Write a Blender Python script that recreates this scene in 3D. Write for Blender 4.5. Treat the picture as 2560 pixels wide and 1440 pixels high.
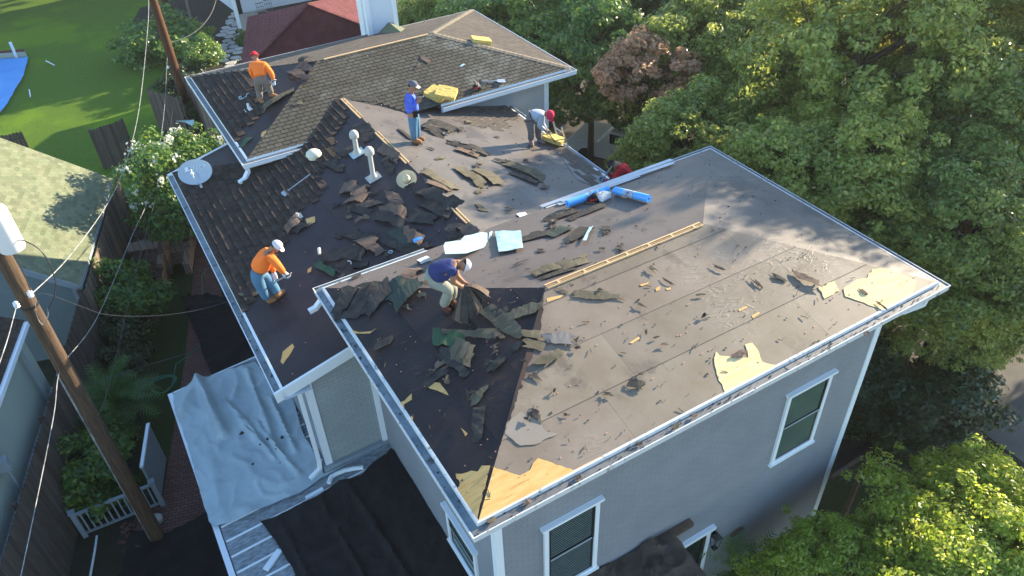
import bpy, bmesh, math, random
import numpy as np
from mathutils import Vector, Matrix, Euler, noise
from math import radians as R, sin, cos, pi
V = Vector
sc = bpy.context.scene
col = sc.collection
for o in list(bpy.data.objects): bpy.data.objects.remove(o)

# ------------------------------------------------------------------ camera
CF = 1937.1; CYAW, CPITCH, CROLL = 1.06003, 0.67499, -0.042663
CAM = V((-2.51545, -5.92816, 17.47678))
cf = V((cos(CYAW)*cos(CPITCH), sin(CYAW)*cos(CPITCH), -sin(CPITCH)))
cr0 = V((sin(CYAW), -cos(CYAW), 0)); cu0 = cr0.cross(cf)
CR = cr0*cos(CROLL)+cu0*sin(CROLL); CU = cu0*cos(CROLL)-cr0*sin(CROLL)
cam = bpy.data.cameras.new('camera'); camo = bpy.data.objects.new('camera', cam); col.objects.link(camo)
m = Matrix.Identity(4)
for i in range(3): m[i][0] = CR[i]; m[i][1] = CU[i]; m[i][2] = -cf[i]; m[i][3] = CAM[i]
camo.matrix_world = m
cam.sensor_width = 36; cam.lens = CF/2560*36; cam.clip_start = .1; cam.clip_end = 600
sc.camera = camo
# ------------------------------------------------------------------ light
SUN_EL, SUN_AZ = R(15.0), R(9.0)      # direction towards the sun: azimuth from +x
w = bpy.data.worlds.new('World'); sc.world = w; w.use_nodes = True
nt = w.node_tree; bg = nt.nodes['Background']
sky = nt.nodes.new('ShaderNodeTexSky'); sky.sky_type = 'NISHITA'; sky.sun_disc = False
sky.sun_elevation = SUN_EL; sky.sun_rotation = pi/2-SUN_AZ; sky.air_density = 1.0; sky.dust_density = .3; sky.ozone_density = 2.5
nt.links.new(sky.outputs[0], bg.inputs[0]); bg.inputs[1].default_value = .15
sl = bpy.data.lights.new('sun', 'SUN'); sl.energy = 5; sl.angle = R(.6); sl.color = (1, .85, .62)
so = bpy.data.objects.new('sun', sl); col.objects.link(so)
sd = V((cos(SUN_EL)*cos(SUN_AZ), cos(SUN_EL)*sin(SUN_AZ), sin(SUN_EL)))
so.rotation_euler = sd.to_track_quat('Z', 'Y').to_euler()
so.location = (30, 0, 30)
sc.view_settings.view_transform = 'Standard'; sc.view_settings.look = 'None'; sc.view_settings.gamma = 1
sc.view_settings.exposure = 1.7
sc.cycles.max_bounces = 5; sc.cycles.diffuse_bounces = 3; sc.cycles.glossy_bounces = 2
sc.cycles.transmission_bounces = 3; sc.cycles.transparent_max_bounces = 4
sc.cycles.use_denoising = True
# ------------------------------------------------------------------ picture -> place helpers
def ray(px, py):
    return cf + CR*((px-1280)/CF) - CU*((py-720)/CF)
def hit(px, py, n, d):
    r = ray(px, py); n = V(n)
    return CAM + r*((d-n.dot(CAM))/n.dot(r))
def hz(px, py, z=0.): return hit(px, py, (0, 0, 1), z)
def hx(px, py, x): return hit(px, py, (1, 0, 0), x)
def hy(px, py, y): return hit(px, py, (0, 1, 0), y)

# ------------------------------------------------------------------ object helpers
def tag(o, label=None, cat=None, group=None, kind=None):
    if label: o['label'] = label
    if cat: o['category'] = cat
    if group: o['group'] = group
    if kind: o['kind'] = kind
    return o
def empty(name, loc=(0, 0, 0), label=None, cat=None, group=None, rz=0):
    o = bpy.data.objects.new(name, None); col.objects.link(o); o.location = loc; o.rotation_euler = (0, 0, rz)
    o.empty_display_size = .2
    return tag(o, label, cat, group)
class MB:
    def __init__(s): s.v = []; s.f = []; s.mi = []; s.M = None
    def add(s, vs, fs, mi=0):
        b = len(s.v)
        for p in vs: s.v.append(tuple(s.M @ V(p)) if s.M else tuple(p))
        for f in fs: s.f.append(tuple(b+i for i in f)); s.mi.append(mi)
    def box(s, a, b, mi=0):
        x0, y0, z0 = a; x1, y1, z1 = b
        s.add([(x0,y0,z0),(x1,y0,z0),(x1,y1,z0),(x0,y1,z0),(x0,y0,z1),(x1,y0,z1),(x1,y1,z1),(x0,y1,z1)],
              [(0,3,2,1),(4,5,6,7),(0,1,5,4),(1,2,6,5),(2,3,7,6),(3,0,4,7)], mi)
    def obox(s, o, ax, ay, az, mi=0):   # oriented box from corner o with edge vectors
        o = V(o); ax = V(ax); ay = V(ay); az = V(az)
        s.add([o, o+ax, o+ax+ay, o+ay, o+az, o+ax+az, o+ax+ay+az, o+ay+az],
              [(0,3,2,1),(4,5,6,7),(0,1,5,4),(1,2,6,5),(2,3,7,6),(3,0,4,7)], mi)
    def bar(s, a, b, w, h, up=(0, 0, 1), mi=0):
        a = V(a); b = V(b); d = (b-a).normalized(); up = V(up)
        if abs(d.dot(up)) > .98: up = V((1, 0, 0))
        sx = d.cross(up).normalized()*w; uz = sx.normalized().cross(d).normalized()*h
        s.obox(a-sx/2-uz/2, b-a, sx, uz, mi)
    def poly(s, pts, mi=0): s.add(pts, [tuple(range(len(pts)))], mi)
    def slab(s, pts, up, mi=0):         # polygon extruded by vector up
        up = V(up); n = len(pts); pts = [V(p) for p in pts]
        s.add(pts+[p+up for p in pts], [tuple(range(n))[::-1], tuple(range(n, 2*n))]+[(i, (i+1) % n, n+(i+1) % n, n+i) for i in range(n)], mi)
    def tube(s, pts, r, n=8, cap=True, mi=0):
        pts = [V(p) for p in pts]; rs = r if isinstance(r, (list, tuple)) else [r]*len(pts)
        ref = V((0, 0, 1)); vs = []
        for i, p in enumerate(pts):
            d = (pts[min(i+1, len(pts)-1)]-pts[max(i-1, 0)]).normalized()
            rr = ref if abs(d.dot(ref)) < .95 else V((1, 0, 0))
            a = d.cross(rr).normalized(); b = d.cross(a).normalized()
            for k in range(n):
                t = 2*pi*k/n; vs.append(p+(a*cos(t)+b*sin(t))*rs[i])
        fs = []
        for i in range(len(pts)-1):
            for k in range(n): fs.append((i*n+k, i*n+(k+1) % n, (i+1)*n+(k+1) % n, (i+1)*n+k))
        if cap: fs += [tuple(range(n)), tuple(range((len(pts)-1)*n, len(pts)*n))[::-1]]
        s.add(vs, fs, mi)
    def lathe(s, prof, n=20, c=(0, 0, 0), mi=0):   # prof [(r,z)]
        c = V(c); vs = []
        for r, z in prof:
            for k in range(n): vs.append(c+V((r*cos(2*pi*k/n), r*sin(2*pi*k/n), z)))
        fs = []
        for i in range(len(prof)-1):
            for k in range(n): fs.append((i*n+k, i*n+(k+1) % n, (i+1)*n+(k+1) % n, (i+1)*n+k))
        s.add(vs, fs, mi)
    def build(s, name, mats, parent=None, smooth=False, loc=None):
        me = bpy.data.meshes.new(name); me.from_pydata(s.v, [], s.f)
        if not isinstance(mats, (list, tuple)): mats = [mats]
        for mm in mats: me.materials.append(mm)
        me.polygons.foreach_set('material_index', s.mi)
        if smooth: me.polygons.foreach_set('use_smooth', [True]*len(s.f))
        me.update()
        o = bpy.data.objects.new(name, me); col.objects.link(o)
        if parent is not None:
            o.parent = parent; o.matrix_parent_inverse = parent.matrix_basis.inverted()
        if smooth:
            try: me.set_sharp_from_angle(angle=R(50))
            except Exception: pass
        return o

# ------------------------------------------------------------------ materials
def lin(c):
    return tuple(c)+(1,)
def mat(name, c, c2=None, rough=.8, scale=6., bump=0., bscale=None, spec=.3, metal=0., island=0., detail=6., stretch=None, c3=None, c3scale=1.5, c3th=.55, bdist=.02):
    m = bpy.data.materials.new(name); m.use_nodes = True; t = m.node_tree; L = t.links; N = t.nodes
    b = N['Principled BSDF']; b.inputs['Roughness'].default_value = rough; b.inputs['Metallic'].default_value = metal
    b.inputs['Specular IOR Level'].default_value = spec
    tc = N.new('ShaderNodeTexCoord'); vec = tc.outputs['Object']
    if stretch:
        mp = N.new('ShaderNodeMapping'); mp.inputs['Scale'].default_value = stretch; L.new(vec, mp.inputs[0]); vec = mp.outputs[0]
    cc = None
    def noise_n(sc_, det=detail):
        n = N.new('ShaderNodeTexNoise'); n.inputs['Scale'].default_value = sc_; n.inputs['Detail'].default_value = det; n.inputs['Roughness'].default_value = .65
        L.new(vec, n.inputs['Vector']); return n.outputs[0]
    if c2:
        rmp = N.new('ShaderNodeValToRGB'); rmp.color_ramp.elements[0].position = .33; rmp.color_ramp.elements[1].position = .67
        rmp.color_ramp.elements[0].color = lin(c); rmp.color_ramp.elements[1].color = lin(c2)
        L.new(noise_n(scale), rmp.inputs[0]); cc = rmp.outputs[0]
    else:
        rg = N.new('ShaderNodeRGB'); rg.outputs[0].default_value = lin(c); cc = rg.outputs[0]
    if c3:
        r3 = N.new('ShaderNodeValToRGB'); r3.color_ramp.elements[0].position = c3th; r3.color_ramp.elements[1].position = c3th+.08
        r3.color_ramp.elements[0].color = (0, 0, 0, 1); r3.color_ramp.elements[1].color = (1, 1, 1, 1)
        L.new(noise_n(c3scale), r3.inputs[0])
        mx = N.new('ShaderNodeMixRGB'); L.new(r3.outputs[0], mx.inputs[0]); L.new(cc, mx.inputs[1]); mx.inputs[2].default_value = lin(c3); cc = mx.outputs[0]
    if island:
        g = N.new('ShaderNodeNewGeometry'); hs = N.new('ShaderNodeHueSaturation')
        ma = N.new('ShaderNodeMapRange'); ma.inputs[3].default_value = 1-island; ma.inputs[4].default_value = 1+island
        L.new(g.outputs['Random Per Island'], ma.inputs[0]); L.new(ma.outputs[0], hs.inputs['Value'])
        m2 = N.new('ShaderNodeMath'); m2.operation = 'MULTIPLY'; m2.inputs[1].default_value = 7.31
        m3 = N.new('ShaderNodeMath'); m3.operation = 'FRACT'; L.new(g.outputs['Random Per Island'], m2.inputs[0]); L.new(m2.outputs[0], m3.inputs[0])
        mh = N.new('ShaderNodeMapRange'); mh.inputs[3].default_value = .5-island*.06; mh.inputs[4].default_value = .5+island*.06
        L.new(m3.outputs[0], mh.inputs[0]); L.new(mh.outputs[0], hs.inputs['Hue'])
        L.new(cc, hs.inputs['Color']); cc = hs.outputs[0]
    L.new(cc, b.inputs['Base Color'])
    if bump:
        bp = N.new('ShaderNodeBump'); bp.inputs['Strength'].default_value = bump; bp.inputs['Distance'].default_value = bdist
        L.new(noise_n(bscale or scale*3), bp.inputs['Height']); L.new(bp.outputs[0], b.inputs['Normal'])
    m['_cc'] = 1
    return m
def bsdf(m): return m.node_tree.nodes['Principled BSDF']

def felt_mat(name, c, c2, c3, wr=1.0, island=.08, spec=.35, rough=.55):
    """roofing underlayment: mottled, stained, with stretched wrinkles"""
    m = mat(name, c, c2, rough=rough, scale=1.1, spec=spec, island=island, c3=c3, c3scale=.8, c3th=.56)
    t = m.node_tree; N = t.nodes; L = t.links; b = bsdf(m)
    tc = N.new('ShaderNodeTexCoord')
    mp = N.new('ShaderNodeMapping'); mp.inputs['Scale'].default_value = (.7, 2.6, 1); mp.inputs['Rotation'].default_value = (0, 0, .9); L.new(tc.outputs['Object'], mp.inputs[0])
    n1 = N.new('ShaderNodeTexNoise'); n1.inputs['Scale'].default_value = 3.4; n1.inputs['Detail'].default_value = 1.5; n1.inputs['Distortion'].default_value = .9; L.new(mp.outputs[0], n1.inputs[0])
    # ridged
    a = N.new('ShaderNodeMath'); a.operation = 'SUBTRACT'; a.inputs[1].default_value = .5; L.new(n1.outputs[0], a.inputs[0])
    a2 = N.new('ShaderNodeMath'); a2.operation = 'ABSOLUTE'; L.new(a.outputs[0], a2.inputs[0])
    rp = N.new('ShaderNodeMapRange'); rp.inputs[1].default_value = 0; rp.inputs[2].default_value = .10; rp.inputs[3].default_value = 1; rp.inputs[4].default_value = 0; L.new(a2.outputs[0], rp.inputs[0])
    n2 = N.new('ShaderNodeTexNoise'); n2.inputs['Scale'].default_value = .55; n2.inputs['Detail'].default_value = 2; L.new(tc.outputs['Object'], n2.inputs[0])
    rm = N.new('ShaderNodeMapRange'); rm.inputs[1].default_value = .48; rm.inputs[2].default_value = .62; L.new(n2.outputs[0], rm.inputs[0])
    mu = N.new('ShaderNodeMath'); mu.operation = 'MULTIPLY'; L.new(rp.outputs[0], mu.inputs[0]); L.new(rm.outputs[0], mu.inputs[1])
    n3 = N.new('ShaderNodeTexNoise'); n3.inputs['Scale'].default_value = 40; n3.inputs['Detail'].default_value = 4; L.new(tc.outputs['Object'], n3.inputs[0])
    m3 = N.new('ShaderNodeMath'); m3.operation = 'MULTIPLY_ADD'; m3.inputs[1].default_value = .12; L.new(n3.outputs[0], m3.inputs[0]); L.new(mu.outputs[0], m3.inputs[2])
    bp = N.new('ShaderNodeBump'); bp.inputs['Strength'].default_value = wr*.7; bp.inputs['Distance'].default_value = .0045
    L.new(m3.outputs[0], bp.inputs['Height']); L.new(bp.outputs[0], b.inputs['Normal'])
    return m
M = {}
M['felt_front'] = felt_mat('felt_weathered', (.175, .135, .094), (.235, .19, .143), (.12, .094, .072), 1.0, .13)
M['felt_back'] = felt_mat('felt_brown', (.11, .085, .070), (.135, .108, .094), (.085, .066, .058), .4, .08)
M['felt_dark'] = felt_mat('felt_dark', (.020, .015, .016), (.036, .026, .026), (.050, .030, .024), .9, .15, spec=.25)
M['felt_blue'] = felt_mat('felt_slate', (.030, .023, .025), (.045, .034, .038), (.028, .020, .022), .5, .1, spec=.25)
M['felt_right'] = felt_mat('felt_grey', (.11, .092, .080), (.15, .128, .110), (.085, .075, .068), .5, .1)
M['felt_lap'] = felt_mat('felt_patch', (.13, .125, .12), (.17, .16, .15), (.09, .085, .08), .3, .08)
M['ply'] = mat('plywood', (.60, .33, .10), (.68, .44, .17), rough=.7, scale=2.5, stretch=(1, 5, 1), c3=(.46, .25, .08), c3scale=2.2, c3th=.60, island=.06)
M['ply_sunlit'] = mat('plywood_sunlit', (.70, .52, .22), (.78, .62, .32), rough=.7, scale=2.5, stretch=(1, 5, 1), island=.05)  # paler copy of the plywood, strong sunlight put into its colour
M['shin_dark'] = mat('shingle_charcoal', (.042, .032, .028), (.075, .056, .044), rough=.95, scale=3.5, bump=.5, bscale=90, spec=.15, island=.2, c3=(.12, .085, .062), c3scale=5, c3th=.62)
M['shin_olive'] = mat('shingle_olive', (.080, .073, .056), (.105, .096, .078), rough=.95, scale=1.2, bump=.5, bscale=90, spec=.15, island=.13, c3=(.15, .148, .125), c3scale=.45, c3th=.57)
M['shin_brown'] = mat('shingle_brown', (.105, .088, .074), (.13, .11, .092), rough=.95, scale=2, bump=.4, bscale=80, spec=.15, island=.1)
M['shin_green'] = mat('shingle_moss', (.145, .17, .10), (.19, .20, .13), rough=.95, scale=1.5, bump=.4, bscale=60, spec=.15, island=.2)
M['shin_red'] = mat('shingle_red', (.105, .026, .028), (.135, .036, .038), rough=.85, scale=3, bump=.3, bscale=60, spec=.2, island=.18)
M['cap_tan'] = mat('hip_cap_tan', (.23, .19, .13), (.27, .22, .16), rough=.95, scale=4, bump=.3, bscale=70, island=.12)
M['scrap_dark'] = mat('scrap_dark', (.028, .026, .026), (.065, .060, .050), rough=.9, scale=5, bump=.4, bscale=70, spec=.2, island=.3)
M['scrap_olive'] = mat('scrap_olive', (.090, .078, .048), (.14, .125, .085), rough=.9, scale=4, bump=.4, bscale=70, spec=.2, island=.2)
M['scrap_brown'] = mat('scrap_brown', (.16, .115, .085), (.10, .075, .058), rough=.9, scale=5, bump=.4, bscale=70, spec=.2, island=.2)
M['scrap_teal'] = mat('scrap_teal', (.032, .048, .042), (.045, .062, .052), rough=.85, scale=4, bump=.3, bscale=70, spec=.2, island=.2)
M['scrap_green'] = mat('scrap_green', (.022, .065, .032), (.035, .09, .042), rough=.7, scale=4, c3=(.08, .08, .05), c3scale=3, c3th=.6)
M['trim'] = mat('white_trim', (.74, .80, .83), (.78, .83, .86), rough=.45, scale=1.5, spec=.4)
M['trim_dirty'] = mat('weathered_trim', (.56, .58, .58), (.66, .68, .68), rough=.6, scale=3, c3=(.26, .24, .20), c3scale=6, c3th=.57)
M['gutter'] = mat('gutter_guard', (.14, .14, .14), (.20, .20, .195), rough=.5, scale=3, spec=.4, metal=.2)
M['gutter_dark'] = mat('gutter_wet', (.08, .12, .14), (.22, .26, .28), rough=.35, scale=2.5, spec=.5, c3=(.04, .045, .04), c3scale=3, c3th=.58)
M['siding'] = mat('grey_siding', (.33, .35, .36), (.37, .385, .39), rough=.7, scale=.8)
M['glass'] = mat('window_glass', (.012, .02, .02), rough=.06, spec=.8)
M['glass_green'] = mat('window_glass_green', (.06, .10, .085), (.10, .15, .125), rough=.08, spec=.8, scale=.7)
M['blind'] = mat('blind_slats', (.10, .14, .14), (.13, .17, .165), rough=.6)
M['black'] = mat('black_metal', (.012, .012, .012), rough=.4, spec=.5)
M['steel'] = mat('galvanised_steel', (.42, .44, .46), (.5, .52, .54), rough=.4, metal=.6, scale=6)
M['vent'] = mat('vent_paint', (.42, .41, .37), (.50, .48, .43), rough=.6, scale=8, c3=(.20, .17, .13), c3scale=5, c3th=.62)
M['cream'] = mat('cream_plastic', (.62, .60, .42), (.70, .68, .55), rough=.5, scale=5)
M['foam'] = mat('yellow_foam', (.62, .42, .09), (.78, .58, .20), rough=.9, scale=22, bump=1, bscale=40, bdist=.03)
M['blue'] = mat('blue_plastic', (.06, .36, .85), (.10, .42, .88), rough=.4, spec=.5, scale=20)
M['foil'] = mat('foil_sheet', (.30, .46, .50), (.40, .55, .58), rough=.4, spec=.5, scale=9, bump=.2, bscale=40)
M['white'] = mat('white_card', (.8, .8, .8), rough=.6)
M['straw'] = mat('straw_hat', (.66, .52, .30), (.72, .58, .36), rough=.85, scale=40, bump=.3, bscale=120)
M['dish'] = mat('dish_grey', (.36, .44, .50), (.40, .47, .53), rough=.4, spec=.5, scale=1)
M['dishtext'] = mat('dish_print', (.72, .78, .82), rough=.5)
M['pole'] = mat('pole_wood', (.045, .028, .018), (.135, .085, .052), rough=.85, scale=5, stretch=(6, 6, .35), bump=1, bscale=12, bdist=.02)
M['pole_dark'] = mat('pole_creosote', (.05, .018, .008), (.14, .055, .022), rough=.85, scale=5, stretch=(6, 6, .35), bump=1, bscale=12, bdist=.02)
M['porcelain'] = mat('white_porcelain', (.8, .8, .8), rough=.3, spec=.5)
M['wire'] = mat('cable_grey', (.10, .10, .10), (.42, .42, .40), rough=.6, scale=5)
M['wire_black'] = mat('cable_black', (.04, .04, .045), rough=.5)
M['fence'] = mat('fence_wood', (.13, .10, .078), (.21, .165, .13), rough=.9, scale=3, stretch=(4, 4, .5), bump=.6, bscale=10, island=.35)
M['fence_dark'] = mat('fence_wood_dark', (.075, .058, .048), (.12, .095, .078), rough=.9, scale=3, stretch=(4, 4, .5), bump=.6, bscale=10, island=.3)
M['newwood'] = mat('batten_wood', (.55, .36, .17), (.66, .47, .26), rough=.75, scale=6, stretch=(1, 6, 1), island=.15)
M['brownwood'] = mat('brown_wood', (.09, .055, .035), (.14, .09, .06), rough=.8, scale=6)
M['greygreen'] = mat('painted_rail', (.24, .29, .32), (.28, .33, .36), rough=.6, scale=3)
M['tarp_grey'] = mat('silver_tarp', (.34, .42, .44), (.42, .50, .52), rough=.5, scale=1.6, spec=.4, bump=.5, bscale=7, bdist=.04)
M['tarp_black'] = mat('black_tarp', (.011, .009, .009), (.019, .016, .016), rough=.75, scale=2.5, spec=.25, bump=.6, bscale=6, bdist=.05)
M['tarp_brown'] = mat('brown_tarp', (.045, .034, .026), (.085, .066, .05), rough=.7, scale=3, bump=.8, bscale=9, bdist=.05)
M['tarp_blue'] = mat('blue_tarp', (.06, .30, .72), (.10, .38, .80), rough=.4, scale=.4, spec=.5, bump=.4, bscale=2)
M['metal_roof'] = mat('patio_metal', (.12, .14, .15), (.34, .38, .40), rough=.5, scale=7, stretch=(1, 3, 1), spec=.4)
M['lawn'] = mat('lawn_grass', (.070, .135, .014), (.115, .19, .022), rough=.9, scale=9, bump=.5, bscale=30, bdist=.05, c3=(.13, .22, .015), c3scale=.13, c3th=.52, spec=.1)
M['soil'] = mat('soil', (.025, .020, .015), (.05, .04, .03), rough=.95, scale=4, bump=.6, bscale=15, bdist=.05)
M['ground'] = mat('yard_ground', (.022, .028, .012), (.05, .045, .03), rough=.95, scale=1.2, bump=.6, bscale=8, bdist=.05)
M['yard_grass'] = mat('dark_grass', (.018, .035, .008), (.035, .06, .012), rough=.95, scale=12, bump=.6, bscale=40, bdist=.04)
M['concrete'] = mat('driveway_concrete', (.12, .115, .105), (.18, .17, .155), rough=.9, scale=1.2, bump=.2, c3=(.13, .115, .10), c3scale=.6, c3th=.58)
M['road'] = mat('street_asphalt', (.07, .064, .058), (.10, .09, .082), rough=.9, scale=3)
M['stone'] = mat('flagstone', (.42, .40, .36), (.55, .53, .48), rough=.8, scale=2, island=.12)
M['paver'] = mat('paving', (.40, .33, .25), (.48, .42, .34), rough=.8, scale=2, island=.15)
M['hose'] = mat('green_hose', (.05, .22, .13), rough=.5)
M['truck'] = mat('truck_paint', (.55, .53, .50), rough=.3, spec=.6)
M['pvc'] = mat('white_pipe', (.72, .76, .78), rough=.5)
M['magenta'] = mat('magenta_fabric', (.45, .03, .12), rough=.8)
M['whitesiding'] = mat('white_siding', (.62, .68, .74), (.68, .73, .78), rough=.6, scale=1)
M['greensid'] = mat('pale_green_siding', (.30, .36, .31), (.34, .40, .34), rough=.7, scale=1)
M['garsid'] = mat('grey_green_siding', (.16, .21, .22), (.19, .24, .25), rough=.8, scale=1)
M['orange_cap'] = mat('cap_nail', (.62, .30, .20), rough=.5, island=.2)

def brick_mat(name, c1, c2, mortar, bw, bh, mode, scale=1, bump=.5, msz=.02, nz=None):
    m = bpy.data.materials.new(name); m.use_nodes = True; t = m.node_tree; N = t.nodes; L = t.links; b = bsdf(m)
    b.inputs['Roughness'].default_value = .8; b.inputs['Specular IOR Level'].default_value = .25
    tc = N.new('ShaderNodeTexCoord'); sx = N.new('ShaderNodeSeparateXYZ'); cx = N.new('ShaderNodeCombineXYZ'); L.new(tc.outputs['Object'], sx.inputs[0])
    if mode == 'xz': L.new(sx.outputs[0], cx.inputs[0]); L.new(sx.outputs[2], cx.inputs[1])
    elif mode == 'yz': L.new(sx.outputs[1], cx.inputs[0]); L.new(sx.outputs[2], cx.inputs[1])
    elif mode == 'xy': L.new(sx.outputs[0], cx.inputs[0]); L.new(sx.outputs[1], cx.inputs[1])
    vec = cx.outputs[0]
    if nz is not None:
        mp = N.new('ShaderNodeMapping'); mp.inputs['Rotation'].default_value = (0, 0, nz); L.new(vec, mp.inputs[0]); vec = mp.outputs[0]
    br = N.new('ShaderNodeTexBrick'); L.new(vec, br.inputs['Vector']); br.inputs['Scale'].default_value = scale
    br.inputs['Brick Width'].default_value = bw; br.inputs['Row Height'].default_value = bh; br.inputs['Mortar Size'].default_value = msz; br.inputs['Mortar Smooth'].default_value = .3
    br.inputs['Color1'].default_value = lin(c1); br.inputs['Color2'].default_value = lin(c2); br.inputs['Mortar'].default_value = lin(mortar)
    n = N.new('ShaderNodeTexNoise'); n.inputs['Scale'].default_value = 1.3; n.inputs['Detail'].default_value = 5; L.new(tc.outputs['Object'], n.inputs[0])
    mr = N.new('ShaderNodeMapRange'); mr.inputs[3].default_value = .8; mr.inputs[4].default_value = 1.15; L.new(n.outputs[0], mr.inputs[0])
    mx = N.new('ShaderNodeMixRGB'); mx.blend_type = 'MULTIPLY'; mx.inputs[0].default_value = 1; L.new(br.outputs[0], mx.inputs[1]); L.new(mr.outputs[0], mx.inputs[2])
    L.new(mx.outputs[0], b.inputs['Base Color'])
    bp = N.new('ShaderNodeBump'); bp.inputs['Strength'].default_value = bump; bp.inputs['Distance'].default_value = .01; bp.invert = True
    L.new(br.outputs['Fac'], bp.inputs['Height']); L.new(bp.outputs[0], b.inputs['Normal'])
    return m
PB = ((.245, .262, .282), (.262, .278, .298), (.21, .225, .245))
M['brick_x'] = brick_mat('painted_brick_front', *PB, .23, .085, 'xz', msz=.009, bump=.5)
M['brick_y'] = brick_mat('painted_brick_side', *PB, .23, .085, 'yz', msz=.009, bump=.5)
M['brick_g'] = brick_mat('painted_brick_gable', (.29, .33, .335), (.31, .35, .355), (.255, .29, .295), .23, .095, 'xz', msz=.010, bump=.6)
M['pathbrick'] = brick_mat('path_brick', (.15, .065, .05), (.20, .10, .08), (.06, .04, .035), .20, .10, 'xy', msz=.012, nz=.29)
M['benchbrick'] = brick_mat('bench_brick', (.26, .17, .13), (.38, .27, .21), (.07, .05, .04), .22, .075, 'xz', msz=.012)

def leaf_mat(name, cols, trans=.35, gloss=.35):
    m = bpy.data.materials.new(name); m.use_nodes = True; t = m.node_tree; N = t.nodes; L = t.links; b = bsdf(m)
    b.inputs['Roughness'].default_value = gloss; b.inputs['Specular IOR Level'].default_value = .5
    g = N.new('ShaderNodeNewGeometry'); rp = N.new('ShaderNodeValToRGB'); cr_ = rp.color_ramp
    cr_.elements[0].color = lin(cols[0]); cr_.elements[1].color = lin(cols[-1])
    for i, c in enumerate(cols[1:-1]):
        e = cr_.elements.new((i+1)/(len(cols)-1)); e.color = lin(c)
    L.new(g.outputs['Random Per Island'], rp.inputs[0])
    oi = N.new('ShaderNodeObjectInfo'); mr_ = N.new('ShaderNodeMapRange'); mr_.inputs[3].default_value = .78; mr_.inputs[4].default_value = 1.25; L.new(oi.outputs['Random'], mr_.inputs[0])
    mh_ = N.new('ShaderNodeMapRange'); mh_.inputs[3].default_value = .515; mh_.inputs[4].default_value = .475; L.new(oi.outputs['Random'], mh_.inputs[0])
    h2 = N.new('ShaderNodeHueSaturation'); L.new(rp.outputs[0], h2.inputs['Color']); L.new(mr_.outputs[0], h2.inputs['Value']); L.new(mh_.outputs[0], h2.inputs['Hue']); rp = h2
    L.new(rp.outputs[0], b.inputs['Base Color'])
    tr = N.new('ShaderNodeBsdfTranslucent'); hs = N.new('ShaderNodeHueSaturation'); hs.inputs['Value'].default_value = 1.5; hs.inputs['Hue'].default_value = .48
    L.new(rp.outputs[0], hs.inputs['Color']); L.new(hs.outputs[0], tr.inputs[0])
    ms = N.new('ShaderNodeMixShader'); ms.inputs[0].default_value = trans
    L.new(b.outputs[0], ms.inputs[1]); L.new(tr.outputs[0], ms.inputs[2]); L.new(ms.outputs[0], N['Material Output'].inputs[0])
    return m
M['leaf'] = leaf_mat('oak_leaves', [(.11, .17, .03), (.19, .27, .05), (.28, .36, .07), (.40, .44, .12), (.14, .21, .04)], .5, .28)
M['leaf_y'] = leaf_mat('privet_leaves', [(.18, .30, .022), (.32, .45, .04), (.44, .54, .06), (.58, .60, .17), (.20, .32, .03)], .5)
M['leaf_d'] = leaf_mat('dark_leaves', [(.015, .04, .012), (.025, .06, .018), (.04, .08, .02)], .25)
M['leaf_m'] = leaf_mat('shrub_leaves', [(.05, .13, .03), (.08, .19, .04), (.13, .25, .04), (.22, .30, .05)], .4)
M['leaf_br'] = leaf_mat('dead_leaves', [(.56, .34, .19), (.64, .42, .26), (.46, .27, .15), (.34, .30, .14)], .55)
M['palm'] = leaf_mat('palm_leaves', [(.04, .13, .02), (.07, .18, .03), (.10, .22, .04)], .3)
M['flower'] = leaf_mat('white_blossom', [(.55, .60, .55), (.70, .72, .62), (.62, .62, .45)], .3)
M['bark'] = mat('bark', (.055, .042, .032), (.09, .07, .055), rough=.9, scale=8, bump=.7, bscale=15, bdist=.03)
M['bark_pale'] = mat('bark_pale', (.16, .13, .10), (.22, .19, .15), rough=.9, scale=8, bump=.7, bscale=15, bdist=.03)
# cloth / people
def cl(name, c, rough=.85): M[name] = mat(name, c, tuple(min(1, x*1.2) for x in c), rough=rough, scale=9, bump=.5, bscale=14, bdist=.03, spec=.2); return M[name]
cl('skin', (.30, .15, .09), .6); cl('shirt_orange', (.98, .20, .035)); cl('shirt_blue', (.07, .13, .60)); cl('shirt_grey', (.33, .37, .42)); cl('shirt_red', (.42, .015, .025)); cl('shirt_navy', (.03, .04, .13))
cl('jeans', (.075, .17, .27)); cl('pants_grey', (.14, .13, .125)); cl('pants_stone', (.25, .26, .22)); cl('pants_tan', (.17, .14, .12)); cl('jeans_dark', (.04, .06, .08))
cl('boot_tan', (.26, .13, .06)); cl('boot_dark', (.08, .03, .025)); cl('boot_grey', (.20, .15, .14)); cl('cap_red', (.55, .02, .03)); cl('cap_grey', (.11, .11, .14)); cl('cap_white', (.62, .58, .60)); cl('cap_black', (.015, .012, .015)); cl('glove', (.55, .58, .60)); cl('glove_orange', (.60, .45, .35)); cl('hair', (.012, .01, .01)); cl('visor', (.6, .55, .5))
cl('bandana', (.60, .02, .07))

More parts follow.
